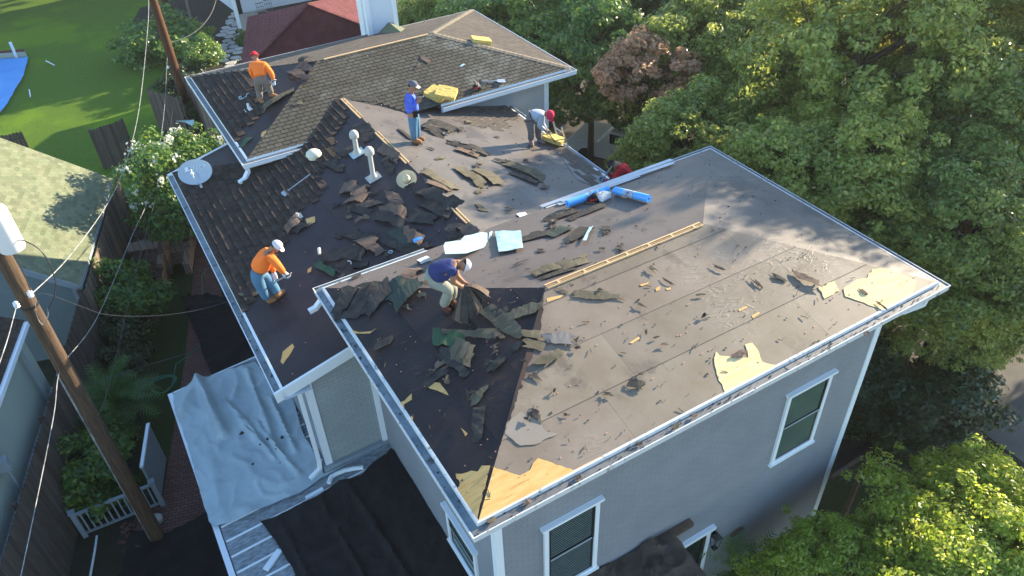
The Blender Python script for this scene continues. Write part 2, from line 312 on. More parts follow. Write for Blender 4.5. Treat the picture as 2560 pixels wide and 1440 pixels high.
# ------------------------------------------------------------------ geometry tools
def clip_half(poly, a, b, c):          # keep a*x+b*y<=c
    out = []; n = len(poly)
    for i in range(n):
        p = poly[i]; q = poly[(i+1) % n]; dp = a*p[0]+b*p[1]-c; dq = a*q[0]+b*q[1]-c
        if dp <= 1e-9: out.append(p)
        if (dp < -1e-9 and dq > 1e-9) or (dp > 1e-9 and dq < -1e-9):
            t = dp/(dp-dq); out.append((p[0]+(q[0]-p[0])*t, p[1]+(q[1]-p[1])*t))
    return out
def clip_convex(poly, cv):             # clip poly by convex ccw polygon
    n = len(cv)
    for i in range(n):
        x0, y0 = cv[i]; x1, y1 = cv[(i+1) % n]; ex, ey = x1-x0, y1-y0
        poly = clip_half(poly, ey, -ex, ey*x0-ex*y0)
        if len(poly) < 3: return []
    return poly
def ccw(p):
    a = sum(p[i][0]*p[(i+1) % len(p)][1]-p[(i+1) % len(p)][0]*p[i][1] for i in range(len(p)))
    return p if a > 0 else p[::-1]
def inside(p, poly):
    x, y = p; c = False; n = len(poly)
    for i in range(n):
        x0, y0 = poly[i]; x1, y1 = poly[i-1]
        if (y0 > y) != (y1 > y) and x < (x1-x0)*(y-y0)/(y1-y0)+x0: c = not c
    return c
class Slope:
    def __init__(s, O, u, v):          # v: horizontal direction upslope with z
        s.O = V(O); s.u = V(u).normalized(); s.v = V(v).normalized(); s.n = s.u.cross(s.v).normalized()
        if s.n.z < 0: s.n = -s.n
        s.d = s.n.dot(s.O)
    def P(s, u, v, h=0.): return s.O+s.u*u+s.v*v+s.n*h
    def uv(s, p): q = V(p)-s.O; return (q.dot(s.u), q.dot(s.v))
    def px(s, x, y, h=0.): return s.uv(hit(x, y, s.n, s.d+h))
    def W(s, x, y, h=0.): return hit(x, y, s.n, s.d+h)
def zpl(x0, y0, z0, sx, sy): return lambda x, y: z0+sx*(x-x0)+sy*(y-y0)
ZA = 7.8; AX, AY = 10.6, 6.821; SA = .8045/3.41; RA = (3.405, 7.18)
SB = .24805; BX0, BX1, BRX = -1.4528, 8.8403, 3.6937; ZB = 6.6275
CX0, CX1, CY0, CY1, ZC = .2887, 10.9318, 13.2556, 20.1264, 7.4931; SCF = .2499; SCL = .2486; SCR = .2573
CRX = (CX0+3.4532, CX1-3.3368); CYM = (CY0+CY1)/2; ZCR = ZC+.8585
S = {
 'A_front': Slope((0, 0, ZA), (1, 0, 0), (0, 1, SA)),
 'A_back': Slope((AX, AY, ZA), (-1, 0, 0), (0, -1, SA)),
 'A_left': Slope((0, AY, ZA), (0, -1, 0), (1, 0, .8045/3.405)),
 'A_right': Slope((AX, 0, ZA), (0, 1, 0), (-1, 0, .8045/3.42)),
 'B_left': Slope((BX0, 20, ZB), (0, -1, 0), (1, 0, SB)),
 'B_right': Slope((BX1, 0, ZB), (0, 1, 0), (-1, 0, SB)),
 'C_front': Slope((CX0, CY0, ZC), (1, 0, 0), (0, 1, SCF)),
 'C_back': Slope((CX1, CY1, ZC), (-1, 0, 0), (0, -1, SCF)),
 'C_left': Slope((CX0, CY1, ZC), (0, -1, 0), (1, 0, SCL)),
 'C_right': Slope((CX1, CY0, ZC), (0, 1, 0), (-1, 0, SCR)),
}
INS = .165
def hip_polys(x0, x1, y0, y1, z, rx0, rx1, sf, pre):
    ym = (y0+y1)/2; zr = None
    k = INS
    out = {}
    def U(name, pts): s = S[pre+name]; out[pre+name] = ccw([s.uv(p) for p in pts])
    h = (ym-y0)*sf
    a = V((x0+k, y0+k, z+k*sf)); b = V((x1-k, y0+k, z+k*sf)); c = V((x1-k, y1-k, z+k*sf)); d = V((x0+k, y1-k, z+k*sf))
    r0 = V((rx0, ym, z+h)); r1 = V((rx1, ym, z+h))
    U('front', [a, b, r1, r0]); U('back', [c, d, r0, r1]); U('left', [d, a, r0]); U('right', [b, c, r1])
    return out
POLY = {}
POLY.update(hip_polys(0, AX, 0, AY, ZA, RA[0], RA[1], SA, 'A_'))
POLY.update(hip_polys(CX0, CX1, CY0, CY1, ZC, CRX[0], CRX[1], SCF, 'C_'))
zBL = lambda x: ZB+SB*(x-BX0)
POLY['B_left'] = ccw([S['B_left'].uv(p) for p in [(BX0+INS, 5.62, zBL(BX0+INS)), (BRX, 5.62, zBL(BRX)), (BRX, 15.5, zBL(BRX)), (BX0+INS, 15.5, zBL(BX0+INS))]])
zBR = lambda x: ZB+SB*(BX1-x)
POLY['B_right'] = ccw([S['B_right'].uv(p) for p in [(BX1-INS, 5.9, zBR(BX1-INS)), (BRX, 5.9, zBR(BRX)), (BRX, 15.2, zBR(BRX)), (BX1-INS, 13.85, zBR(BX1-INS))]])

house = empty('house', (5, 3, 0), 'grey painted brick house with white trim and its hipped roof half stripped of shingles', 'house')
def felt(key, mt, course=.92, seed=0):
    s = S[key]; poly = POLY[key]; mb = MB(); rnd = random.Random(seed)
    v1 = max(p[1] for p in poly); v = min(p[1] for p in poly); i = 0
    while v < v1-1e-3:
        top = min(v+course, v1)+.06
        band = clip_half(clip_half(poly, 0, -1, -v), 0, 1, min(top, v1))
        # break each course into lengths so single sheets vary in tone
        if len(band) >= 3:
            u0 = min(p[0] for p in band); u1 = max(p[0] for p in band); u = u0+rnd.uniform(-2, 0)
            while u < u1:
                ue = u+rnd.uniform(2.5, 5)
                pc = clip_half(clip_half(band, -1, 0, -u), 1, 0, ue-.003)
                if len(pc) >= 3:
                    vs = [s.P(p[0], p[1], .010-.008*(p[1]-v)/course+.0012*(i % 2)) for p in pc]
                    mb.poly(vs)
                    # lower edge lip
                    lo = [q for q in pc if abs(q[1]-v) < 1e-4]
                    if len(lo) >= 2:
                        lo.sort(); a, b = lo[0], lo[-1]
                        mb.poly([s.P(a[0], a[1], -.002), s.P(b[0], b[1], -.002), s.P(b[0], b[1], .010+.0012*(i % 2)), s.P(a[0], a[1], .010+.0012*(i % 2))])
                u = ue
        v += course; i += 1
    return mb.build('roof_felt', mt, house)
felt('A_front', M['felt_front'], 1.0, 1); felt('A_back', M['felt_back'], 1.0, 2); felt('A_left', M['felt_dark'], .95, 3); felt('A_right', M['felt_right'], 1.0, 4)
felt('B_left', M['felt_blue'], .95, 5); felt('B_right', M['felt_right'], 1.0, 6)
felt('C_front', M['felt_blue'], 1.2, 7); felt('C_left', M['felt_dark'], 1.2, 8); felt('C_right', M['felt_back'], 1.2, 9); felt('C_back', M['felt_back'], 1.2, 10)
def shingles(key, regions, mt, tab=.19, course=.145, th=.011, seed=0, exclude=(), name='shingles', round_=False, clip=None, parent=None, skip=.0, slope=None, poly=None, gap=.009, lift=.004):
    s = slope or S[key]; P0 = poly or POLY[key]; rnd = random.Random(seed); mb = MB()
    cvs = P0
    v = min(p[1] for p in P0)-.02; v1 = max(p[1] for p in P0); u0 = min(p[0] for p in P0); u1 = max(p[0] for p in P0); r = 0
    while v < v1:
        off = (r % 2)*tab/2+rnd.uniform(-.012, .012)
        u = u0-tab+off
        while u < u1:
            uc, vc = u+tab/2, v+course/2
            ok = (not regions or any(inside((uc, vc), g) for g in regions)) and not any(inside((uc, vc), g) for g in exclude) and rnd.random() >= skip
            if ok:
                g = gap/2
                if round_:
                    q = [(u+g, v+course*1.25)]+[(uc-cos(t)*(tab/2-g), v+course*.42-sin(t)*course*.55) for t in [pi*k/6 for k in range(7)]]+[(u+tab-g, v+course*1.25)]
                    q = ccw(q)
                else:
                    dj = rnd.uniform(-.004, .004)
                    q = [(u+g, v+dj), (u+tab-g, v+dj), (u+tab-g, v+course+.012), (u+g, v+course+.012)]
                c = clip_convex(q, cvs)
                if len(c) >= 3:
                    hh = th+rnd.uniform(0, lift)
                    hf = lambda b: .012+hh*(1-max(0, min(1, (b-v)/course)))+.001
                    top = [s.P(a, b, hf(b)) for a, b in c]
                    bot = [s.P(a, b, .010) for a, b in c]
                    n = len(c)
                    mb.add(top+bot, [tuple(range(n))]+[(i, n+i, n+(i+1) % n, (i+1) % n) for i in range(n)])
            u += tab
        v += course; r += 1
    return mb.build(name, mt, parent if parent is not None else house)
def pxpoly(key, pts): return [S[key].px(*p) for p in pts]
shingles('C_front', [], M['shin_olive'], tab=.235, course=.155, gap=.020, th=.012, seed=1, exclude=[pxpoly('C_front', [(845, 238), (790, 345), (770, 375), (900, 420), (1100, 330), (1060, 292)])])
shingles('C_right', [], M['shin_brown'], seed=2, lift=.002, th=.008)
shingles('C_back', [], M['shin_brown'], seed=3, lift=.002, th=.008)
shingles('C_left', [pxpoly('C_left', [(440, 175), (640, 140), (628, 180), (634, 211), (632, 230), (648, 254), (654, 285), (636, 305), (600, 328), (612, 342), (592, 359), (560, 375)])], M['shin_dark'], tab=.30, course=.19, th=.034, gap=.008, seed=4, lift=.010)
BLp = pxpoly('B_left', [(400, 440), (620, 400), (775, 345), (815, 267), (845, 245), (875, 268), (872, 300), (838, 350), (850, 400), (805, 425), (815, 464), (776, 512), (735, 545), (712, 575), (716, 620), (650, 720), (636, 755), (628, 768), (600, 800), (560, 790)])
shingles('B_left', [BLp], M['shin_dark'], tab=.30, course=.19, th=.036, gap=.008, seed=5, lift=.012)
# few shingles left near the right eave of the middle roof and below the far gable
shingles('B_right', [pxpoly('B_right', [(1180, 280), (1300, 265), (1290, 300), (1250, 330), (1225, 318), (1190, 318), (1120, 300)])], M['shin_brown'], seed=6, skip=.12)
shingles('B_right', [pxpoly('B_right', [(1392, 378), (1420, 360), (1510, 425), (1480, 470), (1450, 445)])], M['shin_brown'], seed=6, skip=.12)

def hipcaps(a, b, mt, wd=.24, seed=0, name='hip_cap', step=.15, par=None):
    a = V(a); b = V(b); d = (b-a); L = d.length; d.normalize(); side = d.cross(V((0, 0, 1))).normalized(); rnd = random.Random(seed); mb = MB()
    k = int(L/step)
    for i in range(k):
        p = a+d*(i*step); q = p+d*(step+.04); h0 = .045+rnd.uniform(0, .006); h1 = .028; dr = wd/2*.24
        L0, C0, R0 = p-side*wd/2+V((0, 0, h0-dr)), p+V((0, 0, h0)), p+side*wd/2+V((0, 0, h0-dr))
        L1, C1, R1 = q-side*wd/2+V((0, 0, h1-dr)), q+V((0, 0, h1)), q+side*wd/2+V((0, 0, h1-dr))
        mb.add([L0, C0, R0, L1, C1, R1, L0-V((0, 0, .03)), C0-V((0, 0, .03)), R0-V((0, 0, .03))], [(0, 1, 4, 3), (1, 2, 5, 4), (0, 6, 7, 1), (1, 7, 8, 2)])
    return mb.build(name, mt, par if par is not None else house)
ckc = CX1-INS
hipcaps((ckc, CY0+INS, ZC+INS*SCF), (CRX[1], CYM, ZCR), M['cap_tan'], seed=1)
hipcaps((ckc, CY1-INS, ZC+INS*SCF), (CRX[1], CYM, ZCR), M['cap_tan'], seed=2)
hipcaps((CX0+INS, CY1-INS, ZC+INS*SCF), (CX0+2.3, CY1-2.3, ZC+2.3*SCF), M['cap_tan'], seed=3, wd=.2)
hipcaps((4.6, 14.45, 7.78), (BRX+.02, 14.85, 7.91), M['shin_olive'], seed=4, wd=.4)

# ---- open ridges: battens either side of a dark slot with rungs
def ridge_slot(a, b, mt, seed=0, n=8, wd=.15, name='open_ridge'):
    a = V(a); b = V(b); d = (b-a); L = d.length; d.normalize(); side = d.cross(V((0, 0, 1))).normalized(); rnd = random.Random(seed); mb = MB()
    for sgn in (-1, 1):
        s0 = 0
        while s0 < L-.05:
            s1 = min(L, s0+rnd.uniform(.7, 1.6)); w_ = .030*rnd.uniform(.7, 1.2)
            mb.obox(a+d*s0+side*(sgn*wd/2-w_/2)+V((0, 0, -.015)), d*(s1-s0-.01), side*w_, V((0, 0, .034)), 0); s0 = s1
    mb.obox(a-side*wd/2+V((0, 0, -.02)), d*L, side*wd, V((0, 0, .014)), 1)
    for i in range(n):
        t = (i+.5)/n*L+rnd.uniform(-.04, .04); mb.obox(a+d*t-side*wd/2+V((0, 0, -.006)), d*.05, side*wd, V((0, 0, .022)), 0)
    mb.obox(a-side*.012+V((0, 0, -.006)), d*L, side*.018, V((0, 0, .015)), 0)
    return mb.build(name, [M['newwood'], mt], house)
ridge_slot((RA[0]+.03, AY/2, ZA+.8045+.012), (RA[1]-.03, AY/2, ZA+.8045+.012), M['brownwood'], 1, 7, .10)
ridge_slot((BRX, 13.2, 7.915), (BRX, 14.7, 7.915), M['brownwood'], 2, 2, .08)
ridge_slot((BRX, 10.2, 7.915), (BRX, 12.2, 7.915), M['brownwood'], 3, 2, .08)
ridge_slot((BRX, 7.0, 7.915), (BRX, 8.3, 7.915), M['brownwood'], 5, 1, .08)
mb = MB(); mb.bar((CRX[0]+.2, CYM-.04, ZCR+.03), (CRX[1]-.15, CYM-.04, ZCR+.03), .07, .03); mb.build('ridge_batten', M['newwood'], house)

# ---- bare plywood patches
def jag(pts, amp, rnd, seg=.09):
    out = []
    for i in range(len(pts)):
        a = pts[i]; b = pts[(i+1) % len(pts)]; L = math.dist(a, b); k = max(1, int(L/seg))
        for j in range(k):
            t = j/k; out.append((a[0]+(b[0]-a[0])*t+rnd.gauss(0, amp)*(j > 0), a[1]+(b[1]-a[1])*t+rnd.gauss(0, amp)*(j > 0)))
    return out
def patch(key, pts, mt, h=.016, amp=.016, seed=0, name='bare_plywood', th=.003):
    rnd = random.Random(seed); s = S[key]; q = [s.px(*p) for p in pts]; q = jag(q, amp*.55, rnd, .07)
    q = clip_convex(ccw(q), POLY[key])
    if len(q) < 3: return
    import mathutils.geometry as G
    tri = G.tessellate_polygon([[V((a, b, 0)) for a, b in q]])
    mb = MB(); n = len(q); mb.add([s.P(a, b, h) for a, b in q]+[s.P(a, b, h-th) for a, b in q], [tuple(t) for t in tri]+[(i, n+i, n+(i+1) % n, (i+1) % n) for i in range(n)])
    return mb.build(name, mt, house)
F = 'A_front'
patch(F, [(1192, 1312), (1228, 1165), (1240, 1172), (1300, 1190), (1325, 1176), (1333, 1158), (1345, 1146), (1437, 1178), (1440, 1205), (1310, 1262)], M['ply'], seed=1)
patch('A_left', [(1190, 1312), (1226, 1165), (1205, 1165), (1195, 1180), (1140, 1185), (1150, 1215), (1136, 1230)], M['ply'], seed=2)
patch(F, [(1790, 880), (1815, 905), (1800, 890), (1870, 895), (1862, 862), (1880, 858), (1897, 882), (1905, 905), (1950, 915), (1880, 955), (1812, 982), (1795, 945), (1785, 905)], M['ply_sunlit'], seed=3)
patch(F, [(2108, 722), (2140, 700), (2165, 698), (2180, 674), (2215, 668), (2262, 688), (2292, 706), (2280, 735), (2240, 768), (2205, 776), (2160, 758), (2112, 742)], M['ply_sunlit'], seed=4)
patch(F, [(2045, 718), (2085, 703), (2098, 728), (2060, 748)], M['ply_sunlit'], seed=5)
for k, pp in enumerate([[(1600, 712), (1622, 706), (1620, 711), (1602, 717)], [(1878, 790), (1895, 781), (1900, 784), (1882, 797)], [(1845, 775), (1868, 765), (1866, 771), (1848, 780)], [(1573, 858), (1597, 842), (1600, 848), (1580, 860)], [(1366, 748), (1410, 738), (1400, 746), (1368, 756)], [(1638, 722), (1650, 716), (1650, 726), (1640, 730)], [(1665, 722), (1678, 719), (1677, 724), (1666, 727)]]):
    patch(F, pp, M['ply'], seed=20+k, amp=.006)
for k, pp in enumerate([[(1060, 967), (1085, 957), (1100, 958), (1120, 985), (1122, 990), (1095, 978)], [(993, 1010), (1012, 1003), (1030, 985), (1030, 1000), (1010, 1012), (1012, 1030), (1005, 1035)], [(872, 823), (900, 832), (930, 829), (942, 821), (925, 835), (890, 835)], [(1122, 905), (1140, 915), (1137, 918)], [(1174, 862), (1190, 864), (1185, 870)], [(1152, 1070), (1170, 1085), (1164, 1092)], [(1028, 1040), (1034, 1045), (1030, 1058)]]):
    patch('A_left', pp, M['ply'], seed=40+k, amp=.006)
for k, pp in enumerate([[(702, 905), (708, 880), (732, 860), (736, 868), (725, 888), (708, 912)], [(765, 548), (788, 542), (788, 556), (768, 567)], [(770, 674), (780, 668), (778, 680), (769, 684)]]):
    patch('B_left', pp, M['ply'], seed=60+k, amp=.008)
patch('C_left', [(655, 332), (668, 325), (660, 345), (652, 342)], M['ply'], seed=80, amp=.006)
# strip of bare deck along the front eave
patch(F, [(1441, 1172), (1790, 998), (2200, 790), (2205, 797), (1600, 1112), (1441, 1185)], M['ply'], seed=90, amp=.004)
# tonal felt patches
patch(F, [(1262, 1060), (1300, 1030), (1340, 1045), (1365, 1080), (1395, 1085), (1340, 1112), (1300, 1115), (1262, 1085)], mat('felt_pale', (.255, .222, .180), (.235, .20, .162), rough=.7, scale=3), seed=91, h=.0155, name='felt_patch')
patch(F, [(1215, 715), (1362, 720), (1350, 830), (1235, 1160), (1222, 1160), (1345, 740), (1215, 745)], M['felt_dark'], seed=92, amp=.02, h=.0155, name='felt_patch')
patch('B_right', [(1392, 376), (1500, 425), (1530, 440), (1490, 470), (1440, 448)], M['felt_lap'], seed=93, h=.0155, amp=.004, name='felt_patch')

# ---- gutters, drip edges, fascia, soffit as mitred rings
def ring(rect, prof, sides, mb):
    """rect x0,x1,y0,y1 ; prof [(inset,z,mi)] ; sides {'f':(a,b)..}"""
    x0, x1, y0, y1 = rect
    def line(side, i, z, lim):
        if side == 'f': a, b = V((x0+i, y0+i, z)), V((x1-i, y0+i, z))
        if side == 'r': a, b = V((x1-i, y0+i, z)), V((x1-i, y1-i, z))
        if side == 'b': a, b = V((x1-i, y1-i, z)), V((x0+i, y1-i, z))
        if side == 'l': a, b = V((x0+i, y1-i, z)), V((x0+i, y0+i, z))
        ax = 0 if side in 'fb' else 1
        if lim:
            lo, hi = lim
            for p in (a, b): p[ax] = max(lo, min(hi, p[ax]))
        return a, b
    for side, lim in sides:
        for k in range(len(prof)-1):
            i0, z0, mi = prof[k]; i1, z1, _ = prof[k+1]
            a, b = line(side, i0, z0, lim); c, d = line(side, i1, z1, lim)
            mb.add([a, b, d, c], [(0, 1, 2, 3)], mi)
        if lim:
            for e in (0, 1):
                pts = [line(side, p[0], p[1], lim)[e] for p in prof if p[0] < .17]
                mb.poly(pts, prof[0][2] if len(prof) else 0)
def gutter_prof(z, k=SA):
    return [(.20, z+.20*k+.016, 0), (.16, z+.16*k+.018, 0), (.158, z+.01, 0), (.150, z-.005, 1), (.022, z-.012, 1), (.020, z+.004, 0), (0, z+.006, 0), (0, z-.012, 0), (.012, z-.03, 0), (.012, z-.12, 0), (.03, z-.135, 0), (.16, z-.135, 0), (.17, z-.22, 0), (.72, z-.225, 0)]
mb = MB(); ring((0, AX, 0, AY), gutter_prof(ZA), [('f', None), ('r', None), ('b', (5.5, 19))], mb); mb.build('gutter', [M['trim_dirty'], M['gutter']], house)
mb = MB(); ring((0, AX, 0, AY), gutter_prof(ZA), [('l', None), ('b', (-9, 2.5))], mb); mb.build('gutter', [M['trim_dirty'], M['gutter_dark']], house)
mb = MB(); ring((CX0, CX1, CY0, CY1), gutter_prof(ZC, SCF), [('f', (-9, 2.3)), ('f', (6.2, 19)), ('r', None), ('b', None), ('l', None)], mb); mb.build('gutter', [M['trim'], M['gutter']], house)
# middle roof: left and right gutters
for side in (-1, 1):
    mb = MB()
    xe = BX0 if side < 0 else BX1; ys = (5.55, 15.5) if side < 0 else (7.0, 13.9)
    pr_ = gutter_prof(ZB, SB)
    for k in range(len(pr_)-1):
        i0, z0, mi = pr_[k]; i1, z1, _ = pr_[k+1]
        mb.add([(xe-side*i0, ys[0], z0), (xe-side*i0, ys[1], z0), (xe-side*i1, ys[1], z1), (xe-side*i1, ys[0], z1)], [(0, 1, 2, 3)], mi)
    for yy in ys: mb.poly([(xe-side*i, yy, z) for i, z, mi in pr_ if i < .165], 0)
    mb.build('gutter', [M['trim'], M['gutter_dark']], house)
# rake board of the middle roof (front gable and back gable)
for yy, x_end in ((5.60, 1.2), (15.5, .9)):
    mb = MB()
    for (dz0, dz1, dy0, dy1) in ((-.17, .03, -.03, .0), (-.30, -.171, .02, .05), (-.045, .035, -.06, -.031)):
        x0 = BX0+.02
        sy = 1 if yy < 10 else -1
        ya, yb = yy+dy0*sy, yy+dy1*sy
        mb.slab([(x0, ya, zBL(x0)+dz0), (x_end, ya, zBL(x_end)+dz0), (x_end, ya, zBL(x_end)+dz1), (x0, ya, zBL(x0)+dz1)], (0, yb-ya, 0))
    mb.slab([(BX0+.02, yy+.05, zBL(BX0)-.25), (x_end, yy+.05, zBL(x_end)-.26), (x_end, 5.9 if yy < 10 else 15.2, zBL(x_end)-.26), (BX0+.02, 5.9 if yy < 10 else 15.2, zBL(BX0)-.25)], (0, 0, .02))
    mb.build('rake_board', M['trim'], house)

# ---- walls
WF, WL, WR = .64, .64, AX-.80
def wallbox(a, b, mx, my, name='wall'):
    mb = MB(); x0, y0, z0 = a; x1, y1, z1 = b
    mb.add([(x0, y0, z0), (x1, y0, z0), (x1, y0, z1), (x0, y0, z1)], [(0, 1, 2, 3)], 0)
    mb.add([(x0, y1, z0), (x1, y1, z0), (x1, y1, z1), (x0, y1, z1)], [(1, 0, 3, 2)], 0)
    mb.add([(x0, y0, z0), (x0, y1, z0), (x0, y1, z1), (x0, y0, z1)], [(1, 0, 3, 2)], 1)
    mb.add([(x1, y0, z0), (x1, y1, z0), (x1, y1, z1), (x1, y0, z1)], [(0, 1, 2, 3)], 1)
    return mb.build(name, [mx, my], house)
wallbox((WL, WF, 0), (WR, 6.2, 7.56), M['brick_x'], M['brick_y'])
# middle wing with gable
mb = MB(); bx0 = -.80; bx1 = 8.2
zz = lambda x: zBL(x)-.26
mb.add([(bx0, 5.9, 0), (WL+.3, 5.9, 0), (WL+.3, 5.9, zz(WL+.3)), (bx0, 5.9, zz(bx0))], [(0, 1, 2, 3)], 0); mb.build('wall', [M['brick_g']], house); mb = MB()
mb.add([(bx0, 5.9, 0), (bx0, 15.2, 0), (bx0, 15.2, zz(bx0)), (bx0, 5.9, zz(bx0))], [(1, 0, 3, 2)], 1)
mb.build('wall', [M['brick_g'], M['brick_y']], house); mb = MB(); mb.add([(bx1, 5.9, 0), (bx1, 15.2, 0), (bx1, 15.2, zz(bx0)), (bx1, 5.9, zz(bx0))], [(0, 1, 2, 3)], 1); mb.build('wall', [M['brick_g'], M['brick_y']], house); mb = MB()
mb.add([(bx0, 15.2, 0), (1.2, 15.2, 0), (1.2, 15.2, zz(1.2)), (bx0, 15.2, zz(bx0))], [(1, 0, 3, 2)], 0)
mb.build('wall', [M['brick_g'], M['brick_y']], house)
# far wing with lap siding
def siding(p0, p1, z0, z1, out, board=.16):
    mb = MB(); p0 = V(p0); p1 = V(p1); out = V(out); z = z0
    while z < z1:
        zt = min(z+board, z1)
        a, b = p0+V((0, 0, z)), p1+V((0, 0, z)); c, d = p1+V((0, 0, zt)), p0+V((0, 0, zt))
        mb.add([a+out*.016, b+out*.016, c, d, a, b], [(0, 1, 2, 3), (4, 5, 1, 0)], 0); z += board
    return mb
C0x, C1x, C0y, C1y = CX0+.62, CX1-.72, CY0+.62, CY1-.62
for p0, p1, o in (((C0x, C0y, 0), (C1x, C0y, 0), (0, -1, 0)), ((C1x, C0y, 0), (C1x, C1y, 0), (1, 0, 0)), ((C1x, C1y, 0), (C0x, C1y, 0), (0, 1, 0)), ((C0x, C1y, 0), (C0x, C0y, 0), (-1, 0, 0))):
    siding(p0, p1, 0, ZC-.22, o).build('wall', M['siding'], house)
def vboard(x, y, z0, z1, wx, wy, name='corner_trim'):
    mb = MB(); mb.box((x-wx/2, y-wy/2, z0), (x+wx/2, y+wy/2, z1)); return mb.build(name, M['trim'], house)
vboard(WL+.06, WF+.04, 0, 7.55, .155, .12)
vboard(WR-.06, WF+.04, 0, 7.55, .16, .13)
vboard(bx0+.05, 5.93, 3.62, 6.5, .15, .11)
vboard(WL-.055, 5.88, 3.62, 6.85, .11, .09)
vboard(C1x-.06, C0y+.03, 0, ZC-.22, .16, .12)
vboard(C1x-.02, C1y-.03, 0, ZC-.22, .16, .12)
mb = MB(); mb.box((C0x, C0y-.04, ZC-.44), (C1x, C0y, ZC-.225)); mb.build('frieze_board', M['trim'], house)
mb = MB(); mb.box((3, 13.2, 7.9), (3.2, 13.3, 7.95))
# flashing board under the gable wall
mb = MB(); mb.box((-.9, 5.80, 3.60), (WL, 5.885, 3.74)); mb.build('wall_flashing', M['greygreen'], house)

# ---- windows (frame > sash, pane, header)
def window(axis, pos, u0, u1, z0, z1, style=0):
    sgn = -1
    def P(u, d, z): return (u, pos-d, z) if axis == 'y' else (pos-d, u, z)
    def bx(mb, ua, ub, da, db, za, zb, mi=0):
        a = P(ua, da, za); b = P(ub, db, zb); mb.box([min(a[i], b[i]) for i in range(3)], [max(a[i], b[i]) for i in range(3)], mi)
    f = MB(); t = .09
    bx(f, u0, u0+t, -.02, .05, z0, z1); bx(f, u1-t, u1, -.02, .05, z0, z1); bx(f, u0+t, u1-t, -.02, .05, z0, z0+t*.7); bx(f, u0+t, u1-t, -.02, .05, z1-t, z1)
    fr = f.build('window', M['trim'], house)
    h = MB(); bx(h, u0-.06, u1+.06, -.02, .10, z1+.002, z1+.06); h.build('header', M['trim'], fr)
    h = MB(); bx(h, u0-.04, u1+.04, -.02, .08, z0-.05, z0-.002); h.build('sill', M['trim'], fr)
    zm = (z0+z1)/2
    g = MB(); bx(g, u0+t, u1-t, .002, .012, z0+t*.7, z1-t); g.build('pane', M['glass'] if style == 0 else M['glass_green'], fr)
    s_ = MB(); st = .045
    for za, zb, dd in ((z0+t*.7, zm, .02), (zm, z1-t, .034)):
        bx(s_, u0+t, u0+t+st, .012, dd, za, zb); bx(s_, u1-t-st, u1-t, .012, dd, za, zb); bx(s_, u0+t+st, u1-t-st, .012, dd, za, za+st); bx(s_, u0+t+st, u1-t-st, .012, dd, zb-st, zb)
    s_.build('sash', M['black'], fr)
    b_ = MB(); bx(b_, u0+t+st, u1-t-st, .013, .038, zm-.02, zm+.03)
    b_.build('meeting_rail', M['greygreen'], fr)
    if style == 0:
        sl_ = MB(); z = z0+t
        while z < z1-t-.05: bx(sl_, u0+t+.05, u1-t-.05, .0125, .0165, z, z+.022); z += .055
        sl_.build('blind', M['blind'], fr)
    return fr
def wpx(px, py): p = hy(px, py, WF-.03); return p.x, p.z
a = wpx(1360, 1322); b = wpx(1500, 1248); c = wpx(1490, 1415)
window('y', WF, a[0], b[0], c[1], b[1], 0)
a = wpx(1974, 985); b = wpx(2066, 940); c = wpx(2030, 1100)
window('y', WF, a[0], c[0], c[1], b[1], 1)
a = hx(1115, 1275, WL); b = hx(1180, 1372, WL); window('x', WL, 1.42, 2.62, 3.95, 5.05, 1)
# back door
a = wpx(1707, 1372); b = wpx(1778, 1322)
f = MB(); dz = b[1]; dx0, dx1 = a[0]-.1, b[0]
f.box((dx0, WF-.05, 0), (dx0+.1, WF+.02, dz)); f.box((dx1-.1, WF-.05, 0), (dx1, WF+.02, dz)); f.box((dx0+.1, WF-.05, dz-.1), (dx1-.1, WF+.02, dz)); f.box((dx0-.08, WF-.10, dz+.002), (dx1+.08, WF+.02, dz+.10))
dr = f.build('door', M['trim'], house)
g = MB(); g.box((dx0+.1, WF-.012, .02), (dx1-.1, WF-.002, dz-.1)); g.build('pane', M['glass'], dr)
g = MB(); g.box((dx0+.17, WF-.03, .02), (dx0+.21, WF-.013, dz-.1)); g.box((dx1-.2, WF-.03, .02), (dx1-.1, WF-.013, dz-.1)); g.build('door_stile', M['black'], dr)

# ---- downspouts
def spout(pts, wd=.085, name='downspout'):
    mb = MB()
    for a, b in zip(pts[:-1], pts[1:]):
        a = V(a); b = V(b); d = (b-a).normalized(); mb.bar(a-d*.02, b+d*.02, wd, wd*.75, up=(0, 1, 0) if abs(d.z) > .9 else (0, 0, 1))
    return mb.build(name, M['trim'], house)
spout([(bx0-.16, 5.84, 6.25), (bx0-.16, 5.84, 4.0), (bx0-.20, 5.78, 3.85), (bx0-.45, 5.7, 3.78)])
e = hit(800, 800, (1, 0, 0), .05)
spout([(.1, AY-.05, ZA-.1), (.12, AY-.08, ZA-.28), (-.05, AY-.1, ZA-.42), (-.18, AY-.1, ZA-.45)], .11, 'gutter_elbow')
spout([(CX0+.1, CY0+.08, ZC-.1), (CX0+.1, CY0+.1, ZC-.26), (CX0-.05, CY0+.02, ZC-.40), (CX0-.2, CY0-.04, ZC-.42)], .11, 'gutter_elbow')
spout([(AX-.55, .1, ZA-.12), (AX-.52, .12, ZA-.3), (AX-.8, .3, ZA-.5), (WR+.06, WF-.0, ZA-.6)], .11, 'gutter_elbow')
spout([(BX0+.3, 5.75, 6.42), (bx0-.16, 5.84, 6.3)], .08, 'gutter_elbow')

